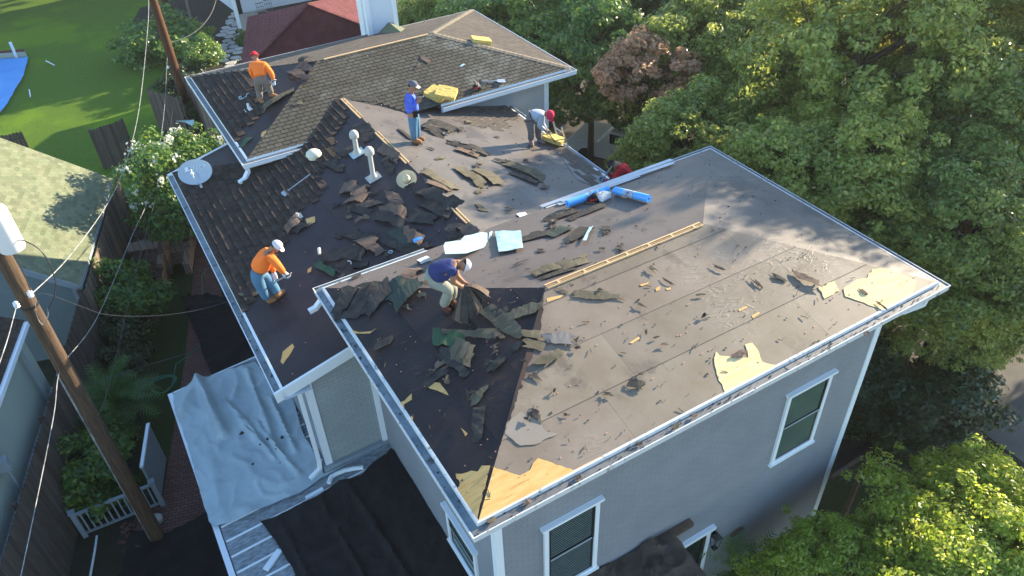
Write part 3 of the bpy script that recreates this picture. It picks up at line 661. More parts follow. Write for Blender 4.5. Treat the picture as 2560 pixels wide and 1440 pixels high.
# ---- roof vents on the middle roof
def upright(px, py, key): p = S[key].W(px, py); return p
def vent(base, h, capr, pr_, name='vent_pipe', broad=True):
    mb = MB(); b = V(base)
    mb.lathe([(pr_*2.0, -.06), (pr_*1.75, .06), (pr_*1.1, .14), (pr_, .16), (pr_, h-.02)], 18, b)
    mb.lathe([(pr_, h-.03), (capr, h-.02), (capr*1.06, h+.05), (capr*1.0, h+.10), (capr*.7, h+.155), (0.001, h+.175)], 20, b)
    v = mb.build(name, M['vent'], house, smooth=True)
    s = S['B_left']; u, vv = s.uv(b)
    fl = MB(); r = pr_*2.9; fl.slab([s.P(u-r, vv-r, .025), s.P(u+r, vv-r, .025), s.P(u+r, vv+r*1.1, .025), s.P(u-r, vv+r*1.1, .025)], s.n*.006)
    fl.build('flashing', M['foil'] if broad else M['vent'], v)
p = upright(893, 385, 'B_left'); vent(p, .50, .115, .062)
p = upright(934, 446, 'B_left'); vent(p, .70, .115, .058, broad=False)
p = upright(786, 395, 'B_left'); mb = MB(); mb.lathe([(.17, -.05), (.16, .08), (.205, .085), (.21, .11), (.19, .17), (.13, .215), (.06, .235), (.001, .24)], 22, p); mb.build('dome_vent', M['cream'], house, smooth=True)
# plumbing collars left on the far left slope
for (x, y, hh) in ((623, 275, .2), (745, 545, .14)):
    k = 'C_left' if x < 700 else 'B_left'
    p = upright(x, y, k); s = S[k]; mb = MB(); mb.lathe([(.035, -.02), (.035, hh), (.001, hh)], 12, p)
    u, vv = s.uv(p); mb.slab([s.P(u-.12, vv-.12, .03), s.P(u+.12, vv-.12, .03), s.P(u+.12, vv+.12, .03), s.P(u-.12, vv+.12, .03)], s.n*.006)
    mb.build('pipe_collar', M['pvc'] if x < 700 else M['vent'], house)
# chimney on the back slope + its green cricket
pc = hz(932, 84, 7.62); x0 = hz(921, 84, 7.62).x
cx0_, cx1_, cy0_, cy1_ = x0, x0+.98, 19.62, 20.45
mbc = MB(); mbc.box((cx0_+.02, cy0_+.02, 6.8), (cx1_-.02, cy1_-.02, 12)); chim = mbc.build('chimney', M['siding'], house)
for p0, p1, o in (((cx0_, cy0_, 0), (cx1_, cy0_, 0), (0, -1, 0)), ((cx0_, cy1_, 0), (cx0_, cy0_, 0), (-1, 0, 0))):
    siding(p0, p1, 6.9, 12, o, .17).build('chimney_siding', M['whitesiding'], chim)
for (x, y, a, b) in ((cx0_+.0, cy0_-.0, .16, .16), (cx1_, cy0_, .16, .16), (cx0_, cy1_, .5, .5)):
    mb = MB(); mb.box((x-a/2 if a < .3 else x-.05, y-b/2 if b < .3 else y-.45, 6.9), (x+a/2 if a < .3 else x+.1, y+b/2 if b < .3 else y, 12)); mb.build('chimney_trim', M['trim'], chim)
# small mossy cricket in front of the chimney
zb = lambda x, y: ZC+SCF*(CY1-y)
mb = MB(); kx = cx0_+.62; ka, kb = V((kx-.38, 19.66, zb(0, 19.66)+.0)), V((kx+.55, 19.66, zb(0, 19.66)+.0)); kr = V((kx+.1, 19.66, zb(0, 19.66)+.33)); kf = V((kx+.1, 19.05, zb(0, 19.05)+.02))
kr2 = V((kx+.1, 18.62, zb(0, 18.62)+.03))
mb.add([ka, kr, V((kx-.38, 19.2, zb(0, 19.2))), kr2, kb, V((kx+.55, 19.2, zb(0, 19.2)))], [(0, 1, 3, 2), (1, 4, 5, 3), (0, 4, 1)]); mb.build('cricket', M['shin_green'], house)

# ================================================================== GROUND
def sheet(name, pts, mt, z, kind='structure', up=0):
    mb = MB(); mb.poly([(p[0], p[1], z) for p in pts]); o = mb.build(name, mt); o['kind'] = kind; return o
def flat(*px): return [tuple(hz(x, y, 0).xy) for x, y in px]
sheet('ground', [(-60, -50), (110, -50), (110, 110), (-60, 110)], M['ground'], 0)
LV = V((.285, .958, 0)).normalized(); LP = V((-LV.y, LV.x, 0))      # lot line direction, and to its left
def lot(a, b, z=0): return V((-6.9, 10.07, z))+LV*(a)+LP*b          # a along the fence, b away to the left
lw = [lot(14.2, 16), lot(14.2, 0), lot(26, 0)]+[hz(*q) for q in ((432, 140), (410, 95), (440, 20), (470, -120))]+[V((6, 75, 0)), V((-40, 75, 0)), V((-40, 30, 0))]
sheet('lawn', [tuple(p.xy) for p in lw], M['lawn'], .012)
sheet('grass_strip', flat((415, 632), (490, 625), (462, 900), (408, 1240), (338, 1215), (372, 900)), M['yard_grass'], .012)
sheet('brick_path', flat((380, 560), (520, 600), (560, 760), (640, 1300), (560, 1400), (380, 1400), (300, 1330), (398, 1250), (408, 1240), (462, 900), (490, 625), (415, 632), (372, 900), (360, 850)), M['pathbrick'], .006)
sheet('driveway', [(15.6, -12), (24, -12), (24, 4.2), (16.2, 4.4)], M['concrete'], .008)
sheet('street', [(12.5, 17), (60, 4), (60, 16), (30, 34), (16, 34)], M['road'], .006)
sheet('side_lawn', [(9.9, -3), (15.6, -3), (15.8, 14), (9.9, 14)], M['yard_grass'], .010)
rnd = random.Random(5)
# flagstone walk and paved porch
mb = MB(); fp = flat((556, 60), (588, 20), (600, 95), (612, 150), (565, 175), (545, 120))
fpoly = [tuple(p) for p in fp]
xs = [p[0] for p in fpoly]; ys = [p[1] for p in fpoly]
pts = []
for i in range(16):
    for j in range(26):
        x = min(xs)+(i+.5+.5*(j % 2))*.62+rnd.uniform(-.12, .12); y = min(ys)+(j+.5)*.60+rnd.uniform(-.1, .1)
        if inside((x, y), fpoly):
            k = rnd.choice((5, 6, 6)); a0 = rnd.random()*6; mb.slab([(x+cos(a0+2*pi*t/k)*.34*rnd.uniform(.8, 1.1), y+sin(a0+2*pi*t/k)*.31*rnd.uniform(.8, 1.1), .0) for t in range(k)], (0, 0, .05))
o = mb.build('flagstone_walk', M['stone']); o['kind'] = 'structure'
sheet('porch_paving', flat((590, 40), (680, 20), (700, 60), (625, 175), (606, 95)), M['paver'], .055)

# ================================================================== FENCES
def fence(a0, a1, h, b=0., mt='fence', label='', seed=0, name='fence', p=None, q=None, post=True, missing=()):
    rnd = random.Random(seed)
    P0 = V(p) if p else lot(a0, b); P1 = V(q) if q else lot(a1, b); d = (P1-P0); L = d.length; d.normalize(); s = V((-d.y, d.x, 0))
    r = empty(name, P0, label, 'fence', 'wooden privacy fences')
    mb = MB(); k = int(L/.145)
    for i in range(k):
        if i in missing: continue
        hh = h+rnd.uniform(-.02, .02); o = P0+d*(i*.145); tw = rnd.uniform(-.008, .008)
        mb.slab([o+s*tw, o+d*.136+s*(tw*.5), o+d*.136+s*.5*tw+V((0, 0, hh-.05)), o+d*.105+V((0, 0, hh)), o+d*.03+V((0, 0, hh)), o+s*tw+V((0, 0, hh-.05))], s*.018)
    mb.build('picket_panel', M[mt], r)
    for z in (.3, h*.55, h-.3):
        rb = MB(); rb.obox(P0+s*.022+V((0, 0, z)), d*L, s*.04, V((0, 0, .09))); rb.build('rail', M[mt], r)
    n = max(2, int(L/2.4)+1)
    if post:
        for i in range(n):
            o = P0+d*(L*i/(n-1)-(.09 if i == n-1 else 0)); rb = MB(); rb.obox(o+s*.064, d*.09, s*.09, V((0, 0, h+.02))); rb.build('post', M[mt], r)
    return r
fence(-9, 7.4, 2.95, 0, 'fence_dark', 'tall dark wooden fence below the cream walled building', 1)
fence(7.5, 15.0, 2.75, .02, 'fence', 'weathered wooden fence beside the mossy roofed garage with sunlit picket tips', 2)
fence(0, 0, 2.0, 0, 'fence_dark', 'dark wooden fence panel at the lawn edge above the mossy roof', 3, p=hz(100, 425, 0), q=hz(-60, 465, 0))
fence(0, 0, 2.0, 0, 'fence_dark', 'dark wooden fence panel beside the white flowering tree', 4, p=hz(262, 425, 0), q=hz(345, 395, 0))
fence(0, 0, 2.1, 0, 'fence_dark', 'dark wooden fence run ending at the far utility pole', 5, p=hz(398, 322, 0), q=hz(480, 345, 0))
fence(0, 0, 2.1, 0, 'fence', 'short weathered fence behind the far corner of the house roof', 6, p=hz(486, 290, 0), q=hz(560, 390, 0))

# ================================================================== MOSSY GARAGE + CREAM WING
gar = empty('garage', (-7, 18, 0), 'neighbouring garage with a steep mossy green shingle roof and grey green siding', 'building')
g0 = hz(200, 715, 2.9); g1 = hz(280, 447, 2.9); gu = (g0-g1).normalized(); gL = (g0-g1).length
gv = V((LP.x, LP.y, .73)).normalized()
gs = Slope(g1, gu, gv)
gp = [(0, 0), (gL, 0), (gL, 4.6), (0, 4.6)]
def zoff(v): return v
shingles(None, [], M['shin_green'], tab=.21, course=.14, seed=11, slope=gs, poly=gp, parent=gar, name='shingles', th=.008, gap=.004)
mb = MB(); mb.slab([gs.P(0, 0, -.12), gs.P(gL, 0, -.12), gs.P(gL, 4.6, -.12), gs.P(0, 4.6, -.12)], gs.n*.125); mb.build('roof', M['shin_green'], gar)
bk = LP*3.6
mb = MB(); mb.obox(gs.P(-.02, 0, -.14)-LP*.0, gu*(gL+.04), LP*-.11, V((0, 0, .12))); mb.build('gutter', M['greygreen'], gar)
mb = MB(); mb.bar(gs.P(gL+.015, -.02, -.07), gs.P(gL+.015, 4.6, -.07), .03, .2, up=gs.n); mb.build('rake_board', M['greygreen'], gar)
# siding walls
wc0 = gs.P(gL-.35, 0, 0)+LP*.3; wc0.z = 0
wc1 = wc0+LP*3.9
mb = MB(); z = 0
while z < 5.6:
    t = max(0, (z-2.75)/.73); a = wc0+LP*max(0, t-.0); 
    if t < 3.8: mb.add([a+V((0, 0, z))+gu*.014, wc1+V((0, 0, z))+gu*.014, wc1+V((0, 0, z+.15)), a+V((0, 0, z+.15)), a+V((0, 0, z)), wc1+V((0, 0, z))], [(0, 1, 2, 3), (4, 5, 1, 0)])
    z += .15
mb.build('wall', M['garsid'], gar)
mb = MB(); w2 = gs.P(.2, 0, 0)+LP*.3; w2.z = 0
mb.add([wc0, w2, w2+V((0, 0, 2.9)), wc0+V((0, 0, 2.9))], [(0, 1, 2, 3)]); mb.build('wall', M['garsid'], gar)
mb = MB(); mb.obox(wc0-LP*.01+gu*.02, gu*.03, LP*.12, V((0, 0, 2.75))); mb.build('corner_trim', M['greygreen'], gar)
mb = MB(); mb.bar(wc0+gu*.08+LP*-.05+V((0, 0, 2.7)), wc0+gu*.08+LP*-.05, .07, .07); mb.build('downspout', M['greygreen'], gar)

wing = empty('annexe', (-8, 8, 0), 'neighbouring building with cream green walls and lattice skirt below the power pole', 'building')
nfp = V((1, -.2975, 0)); dfp = nfp.dot(V((-6.9, 10.07, 0)))-.45
wt = hit(48, 830, nfp, dfp); zt = wt.z
wt0 = V((wt.x, wt.y, 0)); wd = -LV
mb = MB(); mb.add([wt0+V((0, 0, 2.3)), wt0+wd*11+V((0, 0, 2.3)), wt0+wd*11+V((0, 0, zt)), wt0+V((0, 0, zt))], [(0, 1, 2, 3)])
mb.add([wt0, wt0+LP*4, wt0+LP*4+V((0, 0, zt)), wt0+V((0, 0, zt))], [(0, 1, 2, 3)]); mb.build('wall', M['greensid'], wing)
mb = MB(); nR = -LP
mb.obox(wt0+V((0, 0, 2.15)), wd*11, nR*.10, V((0, 0, .16))); mb.obox(wt0+V((0, 0, 1.3)), wd*11, nR*.10, V((0, 0, .12)))
for k in range(8): mb.obox(wt0+wd*(k*1.5)+V((0, 0, 1.42)), wd*.12, nR*.10, V((0, 0, .73)))
mb.build('skirt_frame', M['greygreen'], wing)
mb = MB()
for k in range(90):
    o = wt0+wd*(k*.125)+V((0, 0, 1.42)); mb.bar(o+nR*.04, o+nR*.04+wd*.5+V((0, 0, .73)), .03, .012, up=nR); mb.bar(o+nR*.055+wd*.5, o+nR*.055+V((0, 0, .73)), .03, .012, up=nR)
mb.build('lattice', M['greygreen'], wing)
mb = MB(); mb.obox(wt0+V((0, 0, zt-.02))+nR*.06+LV*.25, wd*11.3, nR*.14, V((0, 0, .13))); mb.build('gutter', M['trim'], wing)
ws = Slope(wt0+V((0, 0, zt+.12))+nR*.1+LV*.3, wd, (LP.x, LP.y, .5))
shingles(None, [], M['shin_dark'], tab=.25, course=.15, seed=12, slope=ws, poly=[(0, 0), (11, 0), (11, 4), (0, 4)], parent=wing)
mb = MB(); mb.slab([ws.P(0, 0, -.08), ws.P(11, 0, -.08), ws.P(11, 4, -.08), ws.P(0, 4, -.08)], ws.n*.085); mb.build('roof', M['shin_dark'], wing)
a_ = hit(40, 860, nfp, dfp+.1); b_ = hit(115, 985, nfp, dfp+.1)
mb = MB(); mb.bar(V((a_.x, a_.y, zt-.1)), V((a_.x, a_.y, 2.0)), .09, .09); mb.build('downspout', M['greygreen'], wing)
mb = MB(); mp_ = hit(12, 1165, nfp, dfp+.15); mb.box((mp_.x-.12, mp_.y-.12, mp_.z-.1), (mp_.x+.12, mp_.y+.12, mp_.z+.22)); mb.tube([mp_-V((0, 0, .1)), mp_-V((0, 0, 1.2))], .035); mb.build('meter_box', M['greygreen'], wing)

# ================================================================== RED ROOFED BUILDING, WHITE HOUSE
red = empty('red_roofed_pavilion', (9, 33, 0), 'pavilion with a dark red scalloped shingle hip roof behind the far roof', 'building')
ze, zp = 3.0, 5.5
pk = hz(770, 8, zp); nl = hz(600, 185, ze); fl_ = hz(620, 43, ze)
nr = V((2*pk.x-nl.x+.5, nl.y-.9, ze)); bkp = pk+V((.5, 6, 0))
def tri_slope(a, b, c):
    a, b, c = V(a), V(b), V(c); u = (b-a).normalized(); n = u.cross(c-a).normalized(); 
    if n.z < 0: n = -n
    v = n.cross(u); return Slope(a, u, v)
fr_ = V((nr.x+.3, fl_.y+.2, ze)); pk2 = pk+V((.6, .1, 0))
for k_, (a_, b_) in enumerate(((nl, nr), (fl_, nl), (nr, fr_), (fr_, fl_))):
    P_ = [a_, b_, pk] if k_ != 2 else [a_, b_, pk]
    s1 = tri_slope(a_, b_, pk); mb = MB(); mb.poly(P_); mb.build('roof', M['shin_red'], red)
    if k_ < 3: shingles(None, [], M['shin_red'], tab=.44, course=.30, seed=13+k_, slope=s1, poly=ccw([s1.uv(q) for q in P_]), parent=red, round_=True, gap=.02, th=.02)
hipcaps(nl, pk, M['shin_red'], .34, 5, step=.3, par=red); hipcaps(nr, pk, M['shin_red'], .34, 6, step=.3, par=red)
for q in (nl+V((.4, .6, 0)), nr+V((-.4, .6, 0)), fl_+V((.4, -.4, 0))):
    mb = MB(); mb.box((q.x-.1, q.y-.1, 0), (q.x+.1, q.y+.1, ze+.05)); mb.build('post', M['trim'], red)
wh = empty('white_house', (9, 48, 0), 'white sided house with a porch post beyond the red roof', 'building')
siding(hz(596, 35, 0), V((24, 47.5, 0)), 0, 4.5, (0, -1, 0), .2).build('wall', M['whitesiding'], wh)
a = hz(596, 35, 0); siding(a+V((-1, 12, 0)), a, 0, 4.5, (-1, 0, 0), .2).build('wall', M['whitesiding'], wh)
q = hz(607, 98, 0); mb = MB(); mb.box((q.x-.1, q.y-.1, 0), (q.x+.1, q.y+.1, 4.6)); mb.build('post', M['trim'], wh)
mb = MB(); mb.box((a.x-.6, q.y-.5, 4.6), (24, a.y+6, 4.75)); mb.build('roof', M['shin_dark'], wh)
mb = MB(); mb.box((a.x+.02, a.y-.05, 0), (a.x+.3, a.y-.01, 2.5)); mb.build('door_screen', M['black'], wh)
# garden chairs by the white house
for k, (x, y, lb) in enumerate(((675, 22, 'black wrought iron garden chair against the white wall'), (655, 30, 'black wrought iron garden chair half hidden by the red roof edge'))):
    p = hz(x, y, .0) if False else hz(x, y, .5); p.z = 0
    c = empty('garden_chair', p, lb, 'chair', 'garden chairs by the white house')
    mb = MB(); mb.box((p.x-.25, p.y-.25, .42), (p.x+.25, p.y+.25, .46)); mb.build('seat', M['black'], c)
    mb = MB()
    for t in range(5): mb.bar((p.x-.22+.11*t, p.y+.24, .46), (p.x-.22+.11*t, p.y+.30, 1.0), .015, .015)
    mb.bar((p.x-.24, p.y+.30, 1.0), (p.x+.24, p.y+.30, 1.0), .03, .03); mb.bar((p.x-.24, p.y+.27, .75), (p.x+.24, p.y+.27, .75), .02, .02); mb.build('backrest', M['black'], c)
    for sx_ in (-1, 1):
        for sy_ in (-1, 1): mb = MB(); mb.bar((p.x+.22*sx_, p.y+.22*sy_, .42), (p.x+.24*sx_, p.y+.24*sy_, 0), .025, .025); mb.build('leg', M['black'], c)

# ================================================================== PATIO COVER (metal roof) and its covers
pat = empty('patio_cover', (-1.5, 5, 0), 'weathered ribbed metal patio roof between the grey walls and the brick path', 'patio cover')
pz = lambda x: 3.35+(x+3.35)*(3.62-3.35)/(4.0)
nP = V((-.0675, 0, 1)).normalized(); dP = nP.dot(V((-3.35, 0, 3.35)))
mb = MB()
def pslab(x0, x1, y0, y1, mi=0): mb.slab([(x0, y0, pz(x0)), (x1, y0, pz(x1)), (x1, y1, pz(x1)), (x0, y1, pz(x0))], (0, 0, .02), mi)
pslab(-3.30, WL, -1.0, 5.88); pslab(-3.30, -.81, 5.881, 10.45)
mb.build('metal_roof', M['metal_roof'], pat)
mb = MB(); y = -.9
while y < 10.4:
    x1 = WL-.01 if y < 5.85 else -.82
    mb.bar((-3.28, y, pz(-3.28)+.035), (x1, y, pz(x1)+.035), .03, .035); y += .42
mb.build('standing_ribs', M['trim'], pat)
mb = MB(); mb.bar((-3.38, -1.0, 3.33), (-3.38, 10.5, 3.33), .12, .13); mb.bar((-3.3, 10.47, 3.36), (-.8, 10.47, 3.53), .04, .1); mb.build('gutter', M['trim'], pat)
for yy in (10.3, 6.9, 3.4, 0): mb = MB(); mb.box((-3.3, yy-.06, 0), (-3.18, yy+.06, 3.3)); mb.build('post', M['trim'], pat)

import mathutils.geometry as GEO
def cloth(name, pxs, n, d, mt, seed, label, cat, amp=.05, res=.05, h=.05, folds=(), freq=1.2, group=None, jag_=.01, edge_drop=0.):
    """draped sheet: outline from its corners on plane n.x=d, filled with a clipped grid and folded"""
    rnd = random.Random(seed); n = V(n).normalized()
    W_ = [hit(x, y, n, d) for x, y in pxs]; O = W_[0]; u = (W_[1]-W_[0]).normalized(); v = n.cross(u)
    poly = ccw(jag([((p-O).dot(u), (p-O).dot(v)) for p in W_], jag_, rnd, .2))
    xs = [p[0] for p in poly]; ys = [p[1] for p in poly]; idx = {}; vs = []; fs = []
    FO = [(((hit(*a, n, d)-O).dot(u), (hit(*a, n, d)-O).dot(v)), ((hit(*b, n, d)-O).dot(u), (hit(*b, n, d)-O).dot(v)), hh, ww) for a, b, hh, ww in folds]
    def vid(p):
        k = (round(p[0]*2000), round(p[1]*2000))
        if k not in idx:
            q = V((p[0]*freq+seed, p[1]*freq, seed*.37)); a = 1-abs(noise.noise(q))*2; a = max(0, a)**3
            b = noise.noise(q*2.7)*.5+noise.noise(q*6)*.2; a2 = max(0, 1-abs(noise.noise(q*2.3+V((9, 4, 2))))*3)**2; hh = h+amp*(a*.9+a2*.55+b*.5+.2)
            for A_, B_, fh, fw in FO:
                ax, ay = B_[0]-A_[0], B_[1]-A_[1]; L2 = ax*ax+ay*ay; t = ((p[0]-A_[0])*ax+(p[1]-A_[1])*ay)/L2
                tc_ = max(0, min(1, t)); dx = p[0]-A_[0]-ax*tc_; dy = p[1]-A_[1]-ay*tc_; dd = math.hypot(dx, dy)+noise.noise(q*1.5)*.06
                hh += fh*math.exp(-(dd/fw)**2)*(.6+.4*sin(pi*tc_))
            idx[k] = len(vs); vs.append(O+u*p[0]+v*p[1]+n*max(.012, hh))
        return idx[k]
    x = min(xs)
    while x < max(xs):
        y = min(ys)
        while y < max(ys):
            cell = [(x, y), (x+res, y), (x+res, y+res), (x, y+res)]; ins = [inside(c, poly) for c in cell]
            if all(ins): fs.append(tuple(vid(c) for c in cell))
            else:
                c = None
                if any(ins) or any(x <= p[0] <= x+res and y <= p[1] <= y+res for p in poly):
                    c = clip_convex(poly, cell)
                if c and len(c) >= 3:
                    ids = []
                    for q in c:
                        i = vid(q)
                        if i not in ids: ids.append(i)
                    if len(ids) >= 3: fs.append(tuple(ids))
            y += res
        x += res
    mb = MB(); mb.v = [tuple(p) for p in vs]; mb.f = fs; mb.mi = [0]*len(fs)
    o = mb.build(name, mt, smooth=True); tag(o, label, cat, group); return o
cloth('tarp', [(437, 990), (490, 955), (640, 908), (668, 950), (686, 990), (725, 975), (765, 1100), (800, 1160), (812, 1192), (755, 1232), (600, 1300), (537, 1322), (512, 1270), (497, 1205), (470, 1110), (448, 1050), (436, 1012)], nP, dP+.03, M['tarp_grey'], 3,
      'silver blue tarpaulin draped in folds over the metal patio roof', 'tarp', amp=.055, res=.045, h=.03, freq=.9, folds=[((500, 955), (560, 1090), .30, .10), ((500, 955), (445, 1060), .16, .12), ((560, 1000), (690, 1150), .13, .06), ((620, 930), (700, 1140), .12, .07), ((680, 1000), (740, 1130), .12, .06), ((520, 1120), (560, 1300), .05, .12), ((640, 1060), (750, 1190), .10, .06)])
cloth('tarp', [(652, 1306), (700, 1290), (795, 1245), (812, 1232), (850, 1205), (905, 1190), (935, 1158), (968, 1140), (978, 1124), (1015, 1150), (1060, 1230), (1200, 1440), (1350, 1700), (700, 1700), (740, 1440), (700, 1370)], nP, dP+.03, M['tarp_black'], 7,
      'large black debris sheet spread over the metal patio roof below the near gutter', 'tarp', amp=.05, res=.06, h=.03, freq=.9, folds=[((700, 1300), (900, 1700), .07, .05), ((800, 1245), (1000, 1600), .07, .05), ((870, 1210), (1100, 1560), .07, .05), ((760, 1400), (960, 1320), .06, .08)])
cloth('tarp', [(455, 748), (510, 738), (560, 745), (700, 760), (720, 900), (640, 1010), (540, 960), (508, 890), (497, 850), (475, 800)], (0, 0, 1), .03, M['tarp_black'], 9, 'black ground sheet bunched on the brick path under the left eave', 'tarp', amp=.12, res=.12, h=.02, folds=[((470, 780), (600, 770), .25, .2)])
cloth('tarp', [(330, 1330), (420, 1340), (510, 1290), (560, 1262), (640, 1300), (700, 1500), (180, 1600), (300, 1440)], (0, 0, 1), .03, M['tarp_black'], 11, 'black ground sheet at the foot of the power pole', 'tarp', amp=.12, res=.12, h=.02)
cloth('tarp', [(2150, 1010), (2172, 1030), (2182, 1090), (2170, 1150), (2120, 1180), (2080, 1180)], (0, 0, 1), .05, M['tarp_black'], 13, 'black ground sheet on the grass beside the right corner of the house', 'tarp', amp=.15, res=.12, h=.05)
cloth('tarp', [(-160, 160), (72, 145), (60, 190), (20, 260), (-60, 360), (-160, 400)], (0, 0, 1), .05, M['tarp_blue'], 17, 'bright blue tarpaulin spread on the lawn', 'tarp', amp=.05, res=.3, h=.03, jag_=0)

# corrugated pipe on the patio roof
def onpat(x, y, h=0): return hit(x, y, nP, dP+h)
pts = [onpat(*q, .09) for q in ((822, 1208), (828, 1192), (842, 1184), (862, 1176), (885, 1171), (912, 1168))]
fine = []
for a, b in zip(pts[:-1], pts[1:]):
    for k in range(8): fine.append(a.lerp(b, k/8))
mb = MB(); mb.tube(fine, [.055 if i % 2 else .045 for i in range(len(fine))], 10)
tag(mb.build('flexible_pipe', M['pvc'], smooth=False), 'white corrugated drain pipe lying between the silver tarp and the black sheet', 'pipe')
mb = MB(); a, b = onpat(808, 1222, .05), onpat(765, 1246, .05); mb.bar(a, b, .09, .05); 
tag(mb.build('gutter_length', M['trim']), 'short white gutter length at the corner of the silver tarp', 'gutter piece')
mb = MB(); a, b = onpat(700, 1375, .06), onpat(664, 1425, .06); mb.bar(a, b, .13, .05)
tag(mb.build('gutter_length', M['trim']), 'short white gutter length on the metal roof beside the black sheet', 'gutter piece')
# shingle crumbs on the tarp
mb = MB(); rnd = random.Random(8)
for (x, y, r) in ((605, 1083, .07), (668, 1098, .05), (705, 1094, .06), (632, 1160, .04), (650, 1112, .03), (690, 1122, .03), (560, 1065, .04), (700, 1158, .02)):
    p = onpat(x, y, .17); mb.slab([p+V((r*cos(t)*rnd.uniform(.6, 1.2), r*sin(t)*rnd.uniform(.5, 1.1), 0)) for t in (0, 1.2, 2.4, 3.7, 5)], (0, 0, .01))
tag(mb.build('shingle_crumbs', M['scrap_dark']), 'scattered dark shingle crumbs on the silver tarp', 'debris', kind='stuff')

# ================================================================== POLES AND WIRES
PX, PY = -4.97, 9.2
pl = empty('utility_pole', (PX, PY, 0), 'big brown wooden power pole with a white transformer in the left yard', 'utility pole')
mb = MB(); mb.tube([(PX, PY, 0), (PX, PY, 4), (PX, PY, 8), (PX, PY, 12.5)], [.185, .17, .155, .135], 20); mb.build('pole', M['pole'], pl, smooth=True)
tx = hit(28, 590, cf, cf.dot(V((PX, PY, 9.6)))-.15); tz = hit(45, 632, cf, cf.dot(V((PX, PY, 9.4)))-.15)
tc0 = V((PX, PY, 0))+CR*.27+V((0, 0, tz.z+.03)); tc0.z = tz.z-.05
mb = MB(); mb.lathe([(.001, 0), (.21, .0), (.225, .03), (.225, .80), (.23, .82), (.2, .88), (.001, .93)], 22, tc0); mb.build('transformer', M['porcelain'], pl, smooth=True)
mb = MB(); mb.bar((PX, PY, tz.z+.3), (tc0.x, tc0.y, tz.z+.3), .08, .06); mb.bar((PX, PY, tz.z+.65), (tc0.x, tc0.y, tz.z+.65), .08, .06); mb.build('bracket', M['steel'], pl)
def onpole(x, y, off=.2): return hit(x, y, cf, cf.dot(V((PX, PY, 7.9)))-off)
def insul(x, y, p, sc_=1, par=pl):
    mb = MB(); mb.lathe([(.02, -.07), (.055, -.05), (.03, -.02), (.06, .0), (.03, .03), (.055, .05), (.02, .08), (.001, .08)], 12, p); mb.build('insulator', M['porcelain'], par, smooth=True)
for (x, y) in ((76, 735), (41, 762)): q = hit(x, y, cf, cf.dot(V((PX, PY, 8.2)))-.18); insul(x, y, q)
mb = MB(); zr = hit(68, 745, cf, cf.dot(V((PX, PY, 8.1)))).z-.15; mb.lathe([(.163, -.03), (.168, 0), (.163, .03)], 20, (PX, PY, zr)); mb.build('steel_band', M['black'], pl)
mb = MB(); c1 = V((PX, PY, 0))-CR*.10-V((cf.x, cf.y, 0)).normalized()*.15; mb.tube([c1+V((0, 0, z)) for z in (0, 3, 6.2)], .022, 6); mb.build('conduit', M['wire'], pl)

fx, fy = 1.46, 33.87
fp_ = empty('utility_pole', (fx, fy, 0), 'reddish brown power pole beside the lawn at the top of the picture', 'utility pole')
mb = MB(); mb.tube([(fx, fy, 0), (fx, fy, 5), (fx, fy, 10)], [.22, .19, .17], 16); mb.build('pole', M['pole_dark'], fp_, smooth=True)
q = hy(446, 172, fy-.2); mb = MB(); mb.lathe([(.19, -.05), (.2, 0), (.19, .05)], 16, (fx, fy, hy(440, 172, fy).z)); mb.build('steel_band', M['black'], fp_)
ins_far = hy(420, 168, fy-.2); insul(0, 0, ins_far, par=fp_)
mb = MB(); mb.bar(ins_far, (fx, fy, ins_far.z), .04, .04); mb.build('bracket', M['steel'], fp_)

def wire(pxs, p0, p1, r, mt, label, group='overhead wires', name='overhead_wire', cat='cable', sub=6):
    p0 = V((p0[0], p0[1], 0)); p1 = V((p1[0], p1[1], 0)); dd = V((p1.x-p0.x, p1.y-p0.y, 0)).normalized(); n = V((-dd.y, dd.x, 0)); d = n.dot(p0)
    P = [hit(x, y, n, d) for x, y in pxs]; out = []
    for i in range(len(P)-1):
        a = P[max(0, i-1)]; b = P[i]; c = P[i+1]; e = P[min(len(P)-1, i+2)]
        for k in range(sub):
            t = k/sub; out.append(.5*((2*b)+(c-a)*t+(2*a-5*b+4*c-e)*t*t+(3*b-a-3*c+e)*t**3))
    out.append(P[-1]); mb = MB(); mb.tube(out, r, 6); return tag(mb.build(name, mt, smooth=True), label, cat, group)
ip = hit(78, 735, cf, cf.dot(V((PX, PY, 8.2)))-.2)
wire([(371, -25), (370, 60), (348, 270), (310, 420), (262, 520), (170, 645), (82, 732)], (2.2, 34), ip, .011, M['wire'], 'thick pale cable crossing the lawn and the mossy roof to the near pole')
lo = V((-5.6, 6.6, 0))
wire([(418, 145), (408, 300), (375, 480), (330, 590), (245, 790), (165, 900), (145, 945), (134, 1040), (90, 1260), (50, 1450)], (1.3, 33.7), (-5.5, 7.4), .009, M['wire'], 'pale cable sagging past the brick steps and down in front of the dark fence')
wire([(440, 175), (425, 330), (395, 470), (345, 660), (300, 850), (262, 1000), (242, 1040)], (1.46, 33.7), (-4.4, 9.5), .007, M['wire_black'], 'thin dark wire running from the far pole down over the shrubs')
ep = V((BX0-.05, 11.9, 6.7)); ep = hx(566, 756, BX0-.03)
wire([(82, 738), (120, 736), (200, 765), (270, 787), (380, 790), (480, 778), (566, 756)], ip, ep, .006, M['wire_black'], 'twisted service cable from the near pole to the left gutter')
wire([(41, 765), (32, 800), (15, 860), (-20, 960)], (PX-.1, PY-.1, 0), (-5.6, 7.6, 0), .010, M['wire'], 'bright cable dropping from the lower insulator out of the picture')
wire([(148, 975), (230, 960), (330, 925), (480, 880)], (PX, PY, 0), (-1.6, 10.2, 0), .006, M['wire_black'], 'faint thin wire stretched from the cable splice toward the tarp')
